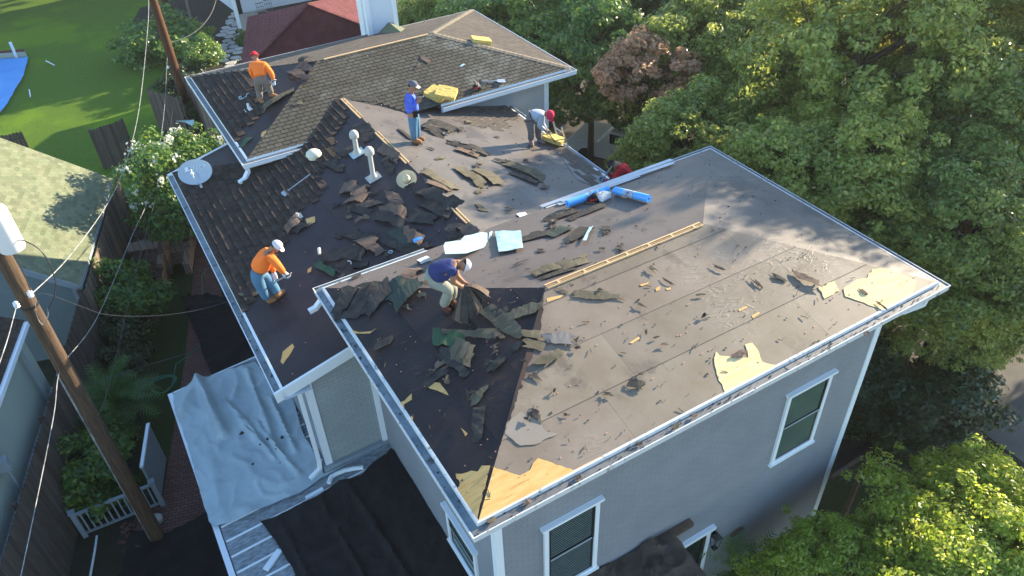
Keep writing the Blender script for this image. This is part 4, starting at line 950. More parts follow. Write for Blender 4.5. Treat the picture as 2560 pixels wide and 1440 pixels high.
wire([(420, 107), (460, 95), (500, 70), (530, 30), (545, -20)], (1.5, 33.7), (7, 42), .012, M['wire_black'], 'drooping cable from the far pole toward the white house')
wire([(25, 575), (30, 600), (60, 602), (105, 630), (135, 690), (136, 740), (118, 775)], tc0, (PX+.6, PY-.5, 0), .012, M['wire_black'], 'black loop of cable hanging from the transformer', None)
wire([(42, 640), (60, 685), (78, 730)], tc0, ip, .010, M['wire_black'], 'short black lead from the transformer bottom to the insulator', None)
wire([(88, 745), (92, 790), (108, 812), (120, 790), (118, 770)], ip, (PX+.6, PY-.3, 0), .009, M['wire'], 'tangle of grey wire loops beside the near pole', None)
# splice case hanging on the cable
sp = hit(136, 1033, (1, -.02, 0), -4.83) if False else None

# ================================================================== VEGETATION
def leaf_mesh(name, pos, nrm, size, rs, mt, aspect=.5, extra=None):
    """pos (n,3) ; one bent diamond leaf each"""
    n = len(pos); 
    a = rs.normal(size=(n, 3)); a /= np.linalg.norm(a, axis=1)[:, None]
    nn = nrm+rs.normal(scale=.55, size=(n, 3)); nn /= np.linalg.norm(nn, axis=1)[:, None]
    t = np.cross(nn, a); t /= np.linalg.norm(t, axis=1)[:, None]+1e-9; b = np.cross(nn, t)
    s = (size*rs.uniform(.45, 1.6, n))[:, None]
    V_ = np.empty((n, 4, 3)); V_[:, 0] = pos-t*s; V_[:, 1] = pos+b*s*aspect+nn*s*.15; V_[:, 2] = pos+t*s; V_[:, 3] = pos-b*s*aspect+nn*s*.15
    me = bpy.data.meshes.new(name); me.vertices.add(n*4); me.vertices.foreach_set('co', V_.reshape(-1))
    me.loops.add(n*4); me.polygons.add(n); me.loops.foreach_set('vertex_index', np.arange(n*4, dtype=np.int32))
    me.polygons.foreach_set('loop_start', np.arange(0, n*4, 4, dtype=np.int32)); me.polygons.foreach_set('loop_total', np.full(n, 4, dtype=np.int32))
    me.materials.append(mt); me.update(calc_edges=True); return me
def crown_pts(rs, rx, ry, rz, clumps, per, clump_r, hollow=.55, flat=.15, low=-.6):
    c = rs.normal(size=(clumps*3, 3)); c /= np.linalg.norm(c, axis=1)[:, None]
    c = c[c[:, 2] > low][:clumps]; rad = rs.uniform(hollow, 1.0, len(c))**.6
    lump = 1+.24*np.sin(c[:, 0]*4+rs.uniform(0, 6))*np.cos(c[:, 1]*4+rs.uniform(0, 6))+.13*np.sin(c[:, 2]*7+c[:, 0]*3)
    c = c*(rad*lump)[:, None]*np.array([rx, ry, rz])
    cr_ = clump_r*rs.uniform(.5, 1.35, len(c))
    k_ = rs.rand(len(c)) < .14; c[k_] *= rs.uniform(1.08, 1.28, k_.sum())[:, None]; cr_[k_] *= .5
    out = []; nr = []
    for i in range(len(c)):
        k = int(per*(cr_[i]/clump_r)**1.6)
        d = rs.normal(size=(k, 3)); d /= np.linalg.norm(d, axis=1)[:, None]; r = cr_[i]*rs.uniform(.25, 1, k)**.5
        d[:, 2] = d[:, 2]*.62+.06
        out.append(c[i]+d*r[:, None]); q = d*.9+c[i]/np.linalg.norm(c[i]+1e-6)*.5; q[:, 2] += .45; nr.append(q)
    return np.concatenate(out), np.concatenate(nr), c
def trunk_mb(H, r, cl, rs, z0=0., n=9):
    mb = MB(); top = H; pts = [(0, 0, z0-.1), (r*.3, r*.2, H*.35), (-r*.2, r*.4, H*.6), (0, 0, H)]
    mb.tube(pts, [r, r*.8, r*.65, r*.35], 9)
    idx = rs.choice(len(cl), min(n*2, len(cl)), replace=False)
    for i in idx:
        e = V(cl[i]*.9); b = V((0, 0, H*rs.uniform(.45, .85))); mid = b.lerp(e, .5)+V((rs.normal()*.15, rs.normal()*.15, .2)); mb.tube([b, mid, e], [r*.38, r*.22, r*.08], 6)
    return mb
PROT = {}
def proto(key, seed, rx, ry, rz, clumps, per, cr_, leaf, mt, H, tr, bark='bark', aspect=.5, hollow=.55, low=-.6, flowers=0, fl_size=.05):
    rs = np.random.RandomState(seed); p, n, c = crown_pts(rs, rx, ry, rz, clumps, per, cr_, hollow, low=low)
    me = leaf_mesh('crown', p, n, leaf, rs, M[mt], aspect)
    c2 = c.copy(); c2[:, 2] += 0
    mbt = trunk_mb(1.0, tr, c, rs); tmb = MB()
    PROT[key] = (me, c, tr, bark, rz, seed)
    if flowers:
        top = c[c[:, 2] > -.1*rz]; sel = top[rs.choice(len(top), min(flowers, len(top)), replace=False)]; q = []; qn = []
        for s_ in sel:
            off = s_/np.linalg.norm(s_)*cr_*.8; k = rs.randint(14, 40); d = rs.normal(size=(k, 3))*np.array([.10, .10, .07]); q.append(s_+off+d); qn.append(d*8+np.array([0, 0, .5]))
        PROT[key+'_f'] = leaf_mesh('blossom', np.concatenate(q), np.concatenate(qn), fl_size, rs, M['flower'], .9)
    return me
def tree(key, x, y, zc, label, cat='tree', name='tree', group=None, rot=0., sc_=(1, 1, 1), trunk=True, z0=0.):
    me, c, tr, bark, rz, seed = PROT[key]
    r = empty(name, (x, y, z0), label, cat, group)
    r.rotation_euler = (0, 0, rot)
    o = bpy.data.objects.new('crown', me); col.objects.link(o); o.parent = r; o.location = (0, 0, zc-z0); o.scale = sc_
    if trunk:
        rs = np.random.RandomState(seed+3); cc = c*np.array(sc_); cc[:, 2] += zc-z0
        H = zc-z0+rz*.35; mb = MB(); mb.tube([(0, 0, -.1), (tr*.4, tr*.3, H*.4), (-tr*.3, tr*.4, H*.7), (0, 0, H)], [tr, tr*.8, tr*.6, tr*.25], 9)
        for i in rs.choice(len(cc), min(22, len(cc)), replace=False):
            e = V(cc[i]); b = V((0, 0, H*rs.uniform(.5, .9))); mid = b.lerp(e, .5)+V((rs.normal()*.2, rs.normal()*.2, .15)); mb.tube([b, mid, e], [tr*.36, tr*.22, tr*.06], 6)
        t = mb.build('trunk', M[bark], smooth=True); t.parent = r
    if key+'_f' in PROT:
        o = bpy.data.objects.new('blossom', PROT[key+'_f']); col.objects.link(o); o.parent = r; o.location = (0, 0, zc-z0); o.scale = sc_
    return r
proto('oak1', 1, 3.6, 3.6, 2.9, 600, 185, .48, .072, 'leaf', 6, .22)
proto('oak2', 2, 3.8, 3.4, 2.8, 600, 185, .48, .072, 'leaf', 6, .22)
proto('oak3', 3, 3.4, 3.8, 3.0, 600, 185, .48, .070, 'leaf', 6, .2)
proto('sparse', 5, 3.6, 3.6, 3.0, 300, 170, .52, .072, 'leaf', 6, .2)
proto('oaky', 4, 3.0, 3.0, 2.4, 360, 130, .46, .08, 'leaf_m', 5, .16)
TG = 'trees beyond the right side of the house'
TREES = [  # x,y,zc,key,scale,label
 (14.2, 5.6, 5.9, 'oak1', .80, 'leafy tree whose branches overhang the right roof gutter behind the near ridge'),
 (15.8, 2.8, 5.6, 'oak3', .78, 'tree drooping over the grass just right of the bright bare wood roof corner'),
 (13.6, 9.6, 5.2, 'oak2', .74, 'tree directly behind the worker in the red shirt'),
 (20.2, 5.2, 6.2, 'oak2', .95, 'broad tree near the right picture edge above the driveway'),
 (18.6, 8.9, 8.1, 'sparse', 1.05, 'airy rounded tree in the middle of the green canopy above the near roof'),
 (24.8, 6.2, 9.3, 'sparse', 1.15, 'tall airy tree at the upper right picture edge'),
 (22.8, 12.6, 6.3, 'oak2', 1.1, 'sunlit broad crown right of the brown leaved tree'),
 (18.2, 14.2, 5.6, 'oak1', .95, 'green tree standing directly behind the brown leaved tree'),
 (29.0, 12.0, 6.0, 'oak3', 1.25, 'tall bright crown at the top right corner'),
 (27.4, 18.0, 6.2, 'oak1', 1.2, 'bright crown at the top edge in the right half'),
 (21.8, 19.0, 5.6, 'oak3', 1.1, 'tree at the top edge right of centre'),
 (34.5, 17.0, 6.0, 'oak2', 1.3, 'farthest crown beyond the top right corner'),
 (26.0, 24.5, 5.6, 'oak2', 1.3, 'far tree showing at the top edge between two bright crowns'),
 (19.5, 25.5, 4.8, 'oak1', 1.2, 'far dark tree behind the far roof hip'),
 (18.2, 2.2, 3.4, 'oak1', .72, 'low leafy tree hanging over the driveway left of the white globe lamps'),
 (hz(2370, 770, 3.2).x, hz(2370, 770, 3.2).y, 3.2, 'oak3', .52, 'drooping leafy branches right of the house corner above the conifer shrubs'),
 (hz(2470, 640, 4.0).x, hz(2470, 640, 4.0).y, 4.0, 'oak2', .70, 'low crown above the white globe lamps'),
 (26.5, 1.0, 4.2, 'oak2', .95, 'tree at the right picture edge beyond the driveway'),
 (13.4, 27.0, 3.4, 'oak2', 1.0, 'dark tree right of the white chimney'),
 (22.4, 2.2, 3.6, 'oak1', .72, 'low tree at the right picture edge above the white globe lamps'),
]
for i, (x, y, z, k, s_, lb) in enumerate(TREES): tree(k, x, y, z, lb, group=TG, rot=i*1.3, sc_=(s_, s_, s_*.95))
tree('oaky', 14.9, 17.8, 4.9, 'yellow green sunlit tree beside the right corner of the far roof', group=TG, rot=.6)
tree('oaky', 14.0, 22.6, 4.5, 'yellow green tree behind the upper hip of the far roof', group=TG, rot=2.1, sc_=(1.1, 1.1, 1))
proto('dead', 6, 1.7, 1.7, 1.3, 110, 110, .42, .085, 'leaf_br', 5, .14)
tree('dead', 14.3, 14.0, 6.4, 'tree with dry brown leaves among the green crowns', group=TG, rot=1, sc_=(.9, .9, .8))
proto('privet', 7, 2.7, 2.0, 1.1, 520, 190, .34, .045, 'leaf_y', 3, .10, aspect=.55, hollow=.5)
pv = hz(2430, 1400, 2.5); tree('privet', pv.x, pv.y, 2.5, 'bright yellow green blossoming tree in the bottom right corner', rot=.4, sc_=(1, 1, 1))
pv = hz(2130, 1440, 2.0); tree('privet', pv.x, pv.y, 2.0, 'smaller yellow green bush left of the bright corner tree, at the bottom edge', rot=2.4, sc_=(.70, .62, .8))
pv = hz(1960, 1475, 1.2); tree('privet', pv.x, pv.y, 1.2, 'lowest yellow green bush at the bottom edge beside the small palms', 'shrub', 'shrub', rot=4, sc_=(.40, .36, .6), trunk=False)
proto('hedge', 8, 1.2, 1.0, 1.3, 120, 170, .36, .05, 'leaf_d', 1, .06, low=-.95)
tree('hedge', 14.6, .9, 1.2, 'dark dense conifer shrub beside the concrete driveway', 'shrub', 'shrub', sc_=(1.5, 1.3, 1.1), trunk=False)
tree('hedge', 13.4, 2.6, 1.2, 'dark conifer shrub under the drooping tree, farther from the driveway edge', 'shrub', 'shrub', rot=1, sc_=(1.1, 1.1, 1), trunk=False)
proto('crape', 9, 1.9, 1.9, 1.6, 190, 95, .42, .07, 'leaf_m', 3, .08, flowers=38, fl_size=.042)
tree('crape', -.7, 22.0, 2.8, 'tree covered with white blossom between the mossy garage and the roof', rot=.5, sc_=(1.0, 1.15, 1.15))
proto('bush', 10, .85, .85, .7, 90, 100, .27, .05, 'leaf_m', 1, .03, low=-.9)
proto('bushd', 12, .85, .85, .7, 90, 100, .27, .045, 'leaf_d', 1, .03, low=-.9)
def bush(key, px, py, z, s_, label, group=None, rot=0.):
    p = hz(px, py, z); return tree(key, p.x, p.y, z, label, 'shrub', 'shrub', group, rot, s_ if isinstance(s_, tuple) else (s_, s_, s_), trunk=False)
bush('bush', 305, 760, 1.3, (1.3, 1.5, 1.7), 'green shrub against the dark fence with sunlit upper leaves', rot=1)
bush('bushd', 290, 850, .8, (1.2, 1.2, 1.2), 'dark shrub below the sunlit one along the fence')
bush('bushd', 325, 890, .4, (.7, 1.4, .7), 'low dark shrub on the bed edge beside the grass strip')
bush('bush', 330, 700, 1.5, (.7, .7, 1.0), 'small yellow green shrub at the foot of the brick steps', rot=2)
bush('bush', 262, 1085, .6, (.9, .8, .9), 'shrub right of the near power pole behind the cycad')
bush('bush', 215, 1180, .9, (1.5, 1.3, 1.4), 'wide shrub behind the grey railing left of the power pole', rot=2)
bush('bush', 395, 100, 1.1, (2.8, 2.4, 1.9), 'big round green bush on the lawn island')
bush('bush', 500, 135, 1.0, (1.3, 1.3, 1.1), 'shrub left of the flagstone walk')
bush('bush', 500, 92, .6, (1.0, 1.0, .8), 'shrub above the far power pole beside the flagstones', rot=2)
bush('bushd', 445, 200, .5, (.9, 1.6, .9), 'dark shrub right of the far power pole', rot=2)
bush('bush', 470, 270, .6, (.8, 1.2, .9), 'small shrub at the corner of the far roof gutter', rot=3)
bush('bush', 628, 150, .4, .7, 'small green clump between the paving and the red roof')
bush('bush', 612, 98, .3, (.6, .6, .7), 'small yellow green tuft at the foot of the white post', rot=1.5)
bush('bushd', 520, 490, 1.0, (1.2, 1.6, 1.5), 'dark shrub under the blossoming tree beside the satellite dish')
# ivy/ dark mulch bed round the island and back of the lawn
sheet('mulch_bed', flat((330, 60), (350, 20), (440, 0), (560, 10), (560, 70), (545, 130), (560, 180), (470, 240), (440, 200), (450, 130), (370, 135), (345, 110)), M['soil'], .018)
# background dark trees at the top left
tree('oak2', -7.5, 60, 4.2, 'dark tree at the far end of the lawn in the top left corner', rot=1, sc_=(1.2, 1.2, 1))
tree('oak1', 1.5, 62, 3.8, 'tree at the far end of the lawn above the island bush', rot=2, sc_=(1, 1, 1))
for k, (x, y, lb, zt_) in enumerate(((415, 22, 'bare brown trunk rising behind the lawn island', 7), (478, 48, 'thin pale trunk standing between the shrubs at the top edge', 7))):
    p = hz(x, y, 0); t = empty('bare_tree', p, lb, 'tree'); mb = MB(); r0 = .28 if k == 0 else .10; mb.tube([(p.x, p.y, 0), (p.x+.1, p.y, 3.5), (p.x+.1, p.y+.2, zt_)], [r0, r0*.8, r0*.6], 10); mb.build('trunk', M['pole_dark'] if k == 0 else M['bark_pale'], t, smooth=True)

def fronds(x, y, z, n, L, seed, label, name='palm', cat='palm', lw=.018, spread=(.15, 1.15), mt='palm'):
    rs = random.Random(seed); r = empty(name, (x, y, 0), label, cat)
    for i in range(n):
        az = i*2.399+rs.uniform(-.2, .2); el = rs.uniform(*spread); Lf = L*rs.uniform(.8, 1.1); mb = MB(); pts = []
        p = V((x, y, z)); d = V((cos(az)*cos(el), sin(az)*cos(el), sin(el)))
        for k in range(10): pts.append(p.copy()); p = p+d*(Lf/9); d.z -= .14; d.normalize()
        mb.tube(pts, [.012*(1-k/11) for k in range(10)], 4)
        for k in range(1, 10):
            for sub_ in (0, .5):
                c = pts[k-1].lerp(pts[k], sub_); t = (pts[k]-pts[k-1]).normalized(); s = t.cross(V((0, 0, 1))).normalized(); ll = L*.24*math.sin(pi*(k+sub_)/11)**.6+.02
                for sg in (-1, 1): e = c+(s*sg*.85+t*.5+V((0, 0, .12)))*ll; mb.add([c-t*lw, e, c+t*lw], [(0, 1, 2)])
        mb.build('frond', M[mt], r)
    mb = MB(); mb.tube([(x, y, 0), (x, y, z)], [.14, .11], 8); mb.build('trunk', M['bark'], r)
p = hz(285, 1010, 1.0); fronds(p.x, p.y, 1.1, 40, 1.45, 3, 'sago cycad with arching green fronds in the bed beside the fence', 'cycad')
p = hz(1838, 1412, 1.2); fronds(p.x, max(-.6, min(.1, p.y)), 1.0, 12, 1.3, 5, 'small feathery palm against the front wall beside the door', spread=(.5, 1.3))
p = hy(1900, 1425, -.1); fronds(p.x, -.15, .6, 9, 1.0, 6, 'second small palm farther right along the front wall', spread=(.4, 1.2))
p = hz(345, 515, 1.2); fronds(p.x, p.y, 1.6, 16, 1.0, 7, 'fern like palm under the blossoming tree beside the fence', 'palm', spread=(.0, 1.1))

# ================================================================== YARD OBJECTS
# brick steps / bench
br = empty('brick_barbecue', hz(350, 640, 0), 'stepped brick garden structure with shelves against the fence', 'brick structure')
def lotbox(mb, px, py, z0, z1, la, lb, base=True):
    p = hz(px, py, z1); mb.obox(V((p.x, p.y, z0)), LV*la, -LP*lb, V((0, 0, z1-z0)))
mb = MB(); lotbox(mb, 318, 618, 0, 1.25, 1.1, .12); lotbox(mb, 352, 640, 0, .95, .10, .95) 
q = hz(325, 628, 1.3); A0 = V((q.x, q.y, 0))
mb = MB()
for k, (a, b, la, lb, h) in enumerate(((0, .0, .5, .9, 1.0), (.5, .0, .45, .9, .35), (.95, 0, .5, .9, 1.0), (1.9, .0, .4, .9, 1.1), (-1.2, .85, 1.2, .2, .75), (-.6, .85, .6, .2, .95), (0, .9, 2.4, .22, 1.15), (.6, 1.12, 1.7, .5, .55), (.9, 1.62, 1.7, .22, .75), (-.2, 1.62, 1.1, .22, .5))):
    mb.obox(A0+LV*a-LP*b, LV*la, -LP*lb, V((0, 0, h)))
mb.build('brick_body', M['benchbrick'], br)
for k, (a, b, la, lb, h) in enumerate(((-.05, -.1, .6, 1.05, 1.30), (1.1, -.1, .4, .7, 1.25), (2.2, .3, .4, 1.0, 1.35))):
    mb = MB(); mb.obox(A0+LV*a-LP*b+V((0, 0, h-.05)), LV*la, -LP*lb, V((0, 0, .07))); mb.build('shelf', M['benchbrick'], br)
    mb = MB(); mb.obox(A0+LV*(a+.05)-LP*(b+.2)+V((0, 0, .9)), LV*(la-.1), -LP*.3, V((0, 0, h-.96))); mb.build('shelf_support', M['benchbrick'], br)
for (x, y, r_, lb) in ((364, 612, .16, 'round black pot with pale rim among the brick steps'), (355, 598, .11, 'smaller black pot beside the brick shelf')):
    p = hz(x, y, .75); mb = MB(); mb.lathe([(.001, 0), (r_*.75, 0), (r_, .26), (r_*1.08, .27), (r_*1.08, .29), (r_*.9, .29), (r_*.85, .22), (.001, .22)], 18, (p.x, p.y, .5)); tag(mb.build('plant_pot', M['black'], smooth=True), lb, 'pot')
mb = MB(); p = hz(364, 612, .8)
# hose coil
p = hz(408, 962, .03); mb = MB(); pts = []
for k in range(70): a = k*.26; r_ = .34+.04*sin(k*.8)+k*.0012; pts.append((p.x+cos(a)*r_*1.0, p.y+sin(a)*r_, .03+.0012*k))
for q in ((440, 910), (470, 890), (498, 868), (505, 840), (490, 812)): e = hz(*q, .03); pts.append((e.x, e.y, .03))
mb.tube(pts, .016, 6); tag(mb.build('garden_hose', M['hose'], smooth=True), 'green garden hose coiled on the dark grass strip', 'hose')
mb = MB(); pts = [hz(x, y, .03) for x, y in ((516, 672), (504, 690), (505, 715), (508, 745))]; mb.tube(pts, .014, 6); tag(mb.build('garden_hose', M['hose'], smooth=True), 'short stretch of green hose on the brick path under the left eave', 'hose')
# railing
ra, rb = hz(215, 1340, 0), hz(408, 1262, 0)
rl = empty('railing', ra, 'grey painted wooden railing crossing behind the near power pole', 'railing')
d = (rb-ra).normalized(); L = (rb-ra).length
for t, hh in ((0, 1.0), (L, 1.0)):
    mb = MB(); c = ra+d*t; mb.box((c.x-.06, c.y-.06, 0), (c.x+.06, c.y+.06, hh)); mb.box((c.x-.08, c.y-.08, hh), (c.x+.08, c.y+.08, hh+.05)); mb.build('post', M['greygreen'], rl)
mb = MB(); mb.bar(ra+V((0, 0, .9)), rb+V((0, 0, .9)), .09, .05); mb.build('top_rail', M['greygreen'], rl)
mb = MB(); mb.bar(ra+V((0, 0, .12)), rb+V((0, 0, .12)), .06, .05); mb.build('bottom_rail', M['greygreen'], rl)
n = 13
for k in range(1, n): mb = MB(); c = ra+d*(L*k/n); mb.bar(c+V((0, 0, .14)), c+V((0, 0, .88)), .04, .04); mb.build('baluster', M['greygreen'], rl)
# open gate leaf
ga = hz(398, 1258, 0); gb_ = hz(392, 1175, 0); gb_ = ga+LV*1.55+V((.0, 0, 0))
gt = empty('gate', ga, 'open grey boarded gate standing along the brick path', 'gate')
mb = MB(); mb.obox(ga, gb_-ga, V((.05, 0, 0)), V((0, 0, 1.5))); mb.build('board_panel', M['greygreen'], gt)
mb = MB(); mb.obox(ga-V((.02, 0, -1.5)), gb_-ga, V((.09, 0, 0)), V((0, 0, .06))); mb.build('cap_rail', M['trim'], gt)
# loose bricks, pipe, near pole foot
rnd = random.Random(4)
for k, (x, y) in enumerate(((308, 1325), (322, 1322), (338, 1320), (312, 1340), (330, 1340), (345, 1350), (360, 1362), (318, 1356))):
    p = hz(x, y, 0); mb = MB(); a = rnd.uniform(0, 3); mb.obox(p+V((0, 0, .01)), V((cos(a), sin(a), 0))*.2, V((-sin(a), cos(a), 0))*.1, V((0, 0, .06)))
    tag(mb.build('loose_brick', M['pathbrick']), 'loose red brick on the soil left of the near pole foot', 'brick', 'loose bricks by the pole')
mb = MB(); mb.tube([hz(242, 1340, .3), hz(238, 1370, .3), hz(222, 1460, .3)], .03, 8); tag(mb.build('white_pipe', M['pvc'], smooth=True), 'white pipe running down from the grey railing to the bottom edge', 'pipe')
mb = MB(); p = hz(392, 1298, .1); mb.lathe([(.001, -.1), (.14, -.1), (.16, .05), (.09, .14), (.001, .16)], 12, p); tag(mb.build('stone', M['stone'], smooth=True), 'pale stone at the foot of the near pole', 'stone')
# lawn bits
for k, (a_, b_, lb) in enumerate((((115, 152), (136, 163), 'thin white stick lying on the lawn'), ((73, 224), (76, 242), 'short white peg standing on the lawn'))):
    mb = MB(); mb.tube([hz(*a_, .05), hz(*b_, .05)], .035, 6); tag(mb.build('stick', M['pvc']), lb, 'stick')
mb = MB(); p0, p1 = hz(-30, 135, .4), hz(62, 128, .4)
pe = empty('fence', (p0.x, p0.y, 0), 'low glass sided pool edge with red cap behind the blue tarpaulin', 'low wall')
mb.obox((p0.x, p0.y, 0), V((p1.x-p0.x, p1.y-p0.y, 0)), (0, .2, 0), (0, 0, .4)); mb.build('panel', M['greensid'], pe)
mb = MB(); mb.obox((p0.x, p0.y-.05, .4), V((p1.x-p0.x, p1.y-p0.y, 0)), (0, .3, 0), (0, 0, .06)); mb.build('cap_rail', M['shin_red'], pe)
mb = MB(); p = hz(43, 146, 0); mb.box((p.x-.08, p.y-.08, 0), (p.x+.08, p.y+.08, 1.0)); mb.build('post', M['trim'], pe)
# ring, grey box, magenta umbrella
p = hz(449, 124, .05); mb = MB(); mb.tube([(p.x+.42*cos(t*pi/12), p.y+.42*sin(t*pi/12), .06) for t in range(25)], .05, 6); tag(mb.build('hoop', M['steel'], smooth=True), 'pale round hoop lying by the lawn island', 'hoop')
p = hz(486, 85, 1.0); mb = MB(); mb.box((p.x-.15, p.y-.12, .55), (p.x+.15, p.y+.12, 1.1)); mb.bar((p.x, p.y, 0), (p.x, p.y, .55), .06, .06); tag(mb.build('utility_box', M['steel']), 'small grey box on a stake among the top shrubs', 'box')
p = hz(566, 375, 1.9); um = empty('closed_parasol', (p.x, p.y, 0), 'magenta closed garden parasol below the far roof corner', 'parasol')
mb = MB(); mb.lathe([(.02, 2.15), (.07, 2.05), (.12, 1.7), (.17, 1.25), (.10, 1.22), (.02, 1.3)], 12, (p.x, p.y, 0)); mb.build('canopy', M['magenta'], um, smooth=True)
mb = MB(); mb.tube([(p.x, p.y, 0), (p.x, p.y, 2.25)], .025); mb.build('pole', M['trim'], um)
p = hz(470, 300, 1.0); mb = MB(); mb.slab([hz(440, 303, .9), hz(486, 300, 1.0), (hz(483, 316, .8)), hz(462, 306, .85)], (0, 0, .02)); tag(mb.build('plastic_sheet', M['foil']), 'pale plastic sheet at the foot of the far pole beside the blossoming tree', 'sheet')

# satellite dish ----------------------------------------------------
sb = S['B_left'].W(506, 466)
dish = empty('satellite_dish', sb, 'grey oval satellite dish on the left edge of the middle roof', 'satellite dish')
dn = (CAM-sb).normalized(); dn = (dn+V((0, 0, .10))+CR*-.05).normalized()     # dish faces roughly the lens
du = V((0, 0, 1)).cross(dn).normalized(); dv = dn.cross(du)
sc_d = (sb-CAM).dot(cf)/CF
dc = CAM+(ray(488, 430)).normalized()*((sb-CAM).length+.02)
dc = hit(488, 430, cf, cf.dot(sb)-.12)
ra_, rb_ = 43*sc_d, 31*sc_d*1.02
mb = MB(); vs = []; N_ = 36; K_ = 6
tilt = R(8)
ua = (CR*cos(tilt)+CU*sin(tilt)); ub = (CU*cos(tilt)-CR*sin(tilt)); nn_ = -cf
def DP(a, b): return dc+ua*(a*ra_)+ub*(b*rb_)+nn_*(.07*(a*a+b*b)-.05)+nn_*0
vs = [DP(0, 0)]; fs = []
for k in range(1, K_+1):
    for j in range(N_): t = 2*pi*j/N_; vs.append(DP(cos(t)*k/K_, sin(t)*k/K_))
for j in range(N_): fs.append((0, 1+j, 1+(j+1) % N_))
for k in range(K_-1):
    for j in range(N_): a = 1+k*N_+j; b = 1+k*N_+(j+1) % N_; fs.append((a, a+N_, b+N_, b))
mb.add(vs, fs); vb = [p-nn_*.02 for p in vs]; mb.add(vb, [f[::-1] for f in fs])
b0 = 1+(K_-1)*N_; nv = len(vs); mb.f += [(b0+j, b0+(j+1) % N_, nv+b0+(j+1) % N_, nv+b0+j) for j in range(N_)]; mb.mi += [0]*N_
dsh = mb.build('reflector', M['dish'], dish, smooth=True)
mb = MB(); mb.tube([sb, sb+V((0, 0, .15)), dc-nn_*.06], .022, 8); s = S['B_left']; u_, v_ = s.uv(sb); mb.slab([s.P(u_-.10, v_-.07, .02), s.P(u_+.10, v_-.07, .02), s.P(u_+.10, v_+.07, .02), s.P(u_-.10, v_+.07, .02)], s.n*.01); mb.build('mast', M['steel'], dish)
mb = MB(); lo_ = DP(.05, -1.0); arm = hit(480, 434, cf, cf.dot(dc)-.42); mb.tube([lo_-nn_*.02, lo_+nn_*.05, arm], .014, 6); mb.tube([arm, hit(479, 424, cf, cf.dot(dc)-.40), hit(462, 430, cf, cf.dot(dc)-.36)], .010, 6); mb.build('feed_arm', M['trim'], dish)
mb = MB(); mb.bar(arm-CR*.03, arm+CR*.04, .05, .05); mb.build('receiver', M['trim'], dish)
def text(s, loc, xa, ya, size, mt, parent, name='lettering', ext=.001):
    cu = bpy.data.curves.new(name, 'FONT'); cu.body = s; cu.size = size; cu.extrude = ext; cu.align_x = 'CENTER'; cu.align_y = 'CENTER'; cu.materials.append(mt)
    o = bpy.data.objects.new(name, cu); col.objects.link(o); za = xa.cross(ya)
    mm = Matrix.Identity(4)
    for i in range(3): mm[i][0] = xa[i]; mm[i][1] = ya[i]; mm[i][2] = za[i]; mm[i][3] = loc[i]
    o.matrix_world = mm
    bpy.context.view_layer.update()
    me = bpy.data.meshes.new_from_object(o.evaluated_get(bpy.context.evaluated_depsgraph_get())); me.transform(mm); bpy.data.objects.remove(o)
    o2 = bpy.data.objects.new(name, me); col.objects.link(o2)
    if not me.materials: me.materials.append(mt)
    if parent is not None: o2.parent = parent; o2.matrix_parent_inverse = parent.matrix_basis.inverted()
    return o2
text('DIRECTV', DP(.20, .33)+nn_*.03, (ua*cos(R(4))-ub*0).normalized(), ub, .15, M['dishtext'], dish)
mb = MB(); c_ = DP(-.47, .33)+nn_*.03; mb.slab([c_+ua*(.055*cos(t*pi/8))+ub*(.055*sin(t*pi/8)) for t in range(16)], nn_*.002); mb.build('round_mark', M['dishtext'], dish)

# lantern, plaque, beam, awning by the back door -------------------
lp = hy(1790, 1350, WF-.12); la = empty('wall_lantern', lp, 'black glass sided lantern on the front wall beside the back door', 'lantern')
mb = MB(); x, y, z = lp; h_, r_ = .42, .09
for sx_ in (-1, 1):
    for sy_ in (-1, 1): mb.bar((x+sx_*r_, y+sy_*r_, z+.12), (x+sx_*r_*.6, y+sy_*r_*.6, z-.3), .012, .012)
mb.add([(x-.1, y-.1, z+.12), (x+.1, y-.1, z+.12), (x+.1, y+.1, z+.12), (x-.1, y+.1, z+.12), (x, y, z+.24)], [(0, 1, 2, 3), (0, 1, 4), (1, 2, 4), (2, 3, 4), (3, 0, 4)])
mb.bar((x, y, z+.2), (x, WF, z+.2), .02, .02); mb.box((x-.06, WF-.02, z-.05), (x+.06, WF, z+.25)); mb.box((x-.06, y-.06, z-.31), (x+.06, y+.06, z-.29)); mb.build('lantern_frame', M['black'], la)
mb = MB(); p = hy(1842, 1330, WF-.02); N_ = 20; mb.slab([(p.x+.24*cos(2*pi*t/N_)*.85, WF-.03, p.z+.12*sin(2*pi*t/N_)) for t in range(N_)], (0, .028, 0)); tag(mb.build('wall_plaque', M['brownwood']), 'dark oval plaque on the front wall right of the lantern', 'plaque')
a = hy(1672, 1330, WF-.05); b = hy(1724, 1310, WF-.05)
aw = empty('awning', a, 'brown sheet draped over the wooden porch frame at the front wall', 'awning')
zt2 = a.z
mb = MB(); mb.box((a.x-2.4, WF-.16, zt2-.12), (b.x, WF-.02, zt2)); mb.box((a.x-2.4, WF-.18, zt2-.3), (a.x-2.2, WF-.02, zt2-.12)); mb.build('ledger_beam', M['brownwood'], aw)
for xx in (a.x-.05, a.x-1.3): mb = MB(); mb.bar((xx, WF-.1, zt2-.06), (xx+.15, -2.2, zt2-.28), .09, .12); mb.build('rafter', M['brownwood'], aw)
for xx in (a.x-.02,): mb = MB(); mb.box((xx, -2.2, 0), (xx+.1, -2.1, zt2-.3)); mb.build('post', M['brownwood'], aw)
nA = V((0, -.095, 1)).normalized(); nA = V((0, -.09, 1)).normalized(); dA = nA.dot(V((0, WF, zt2+.02)))
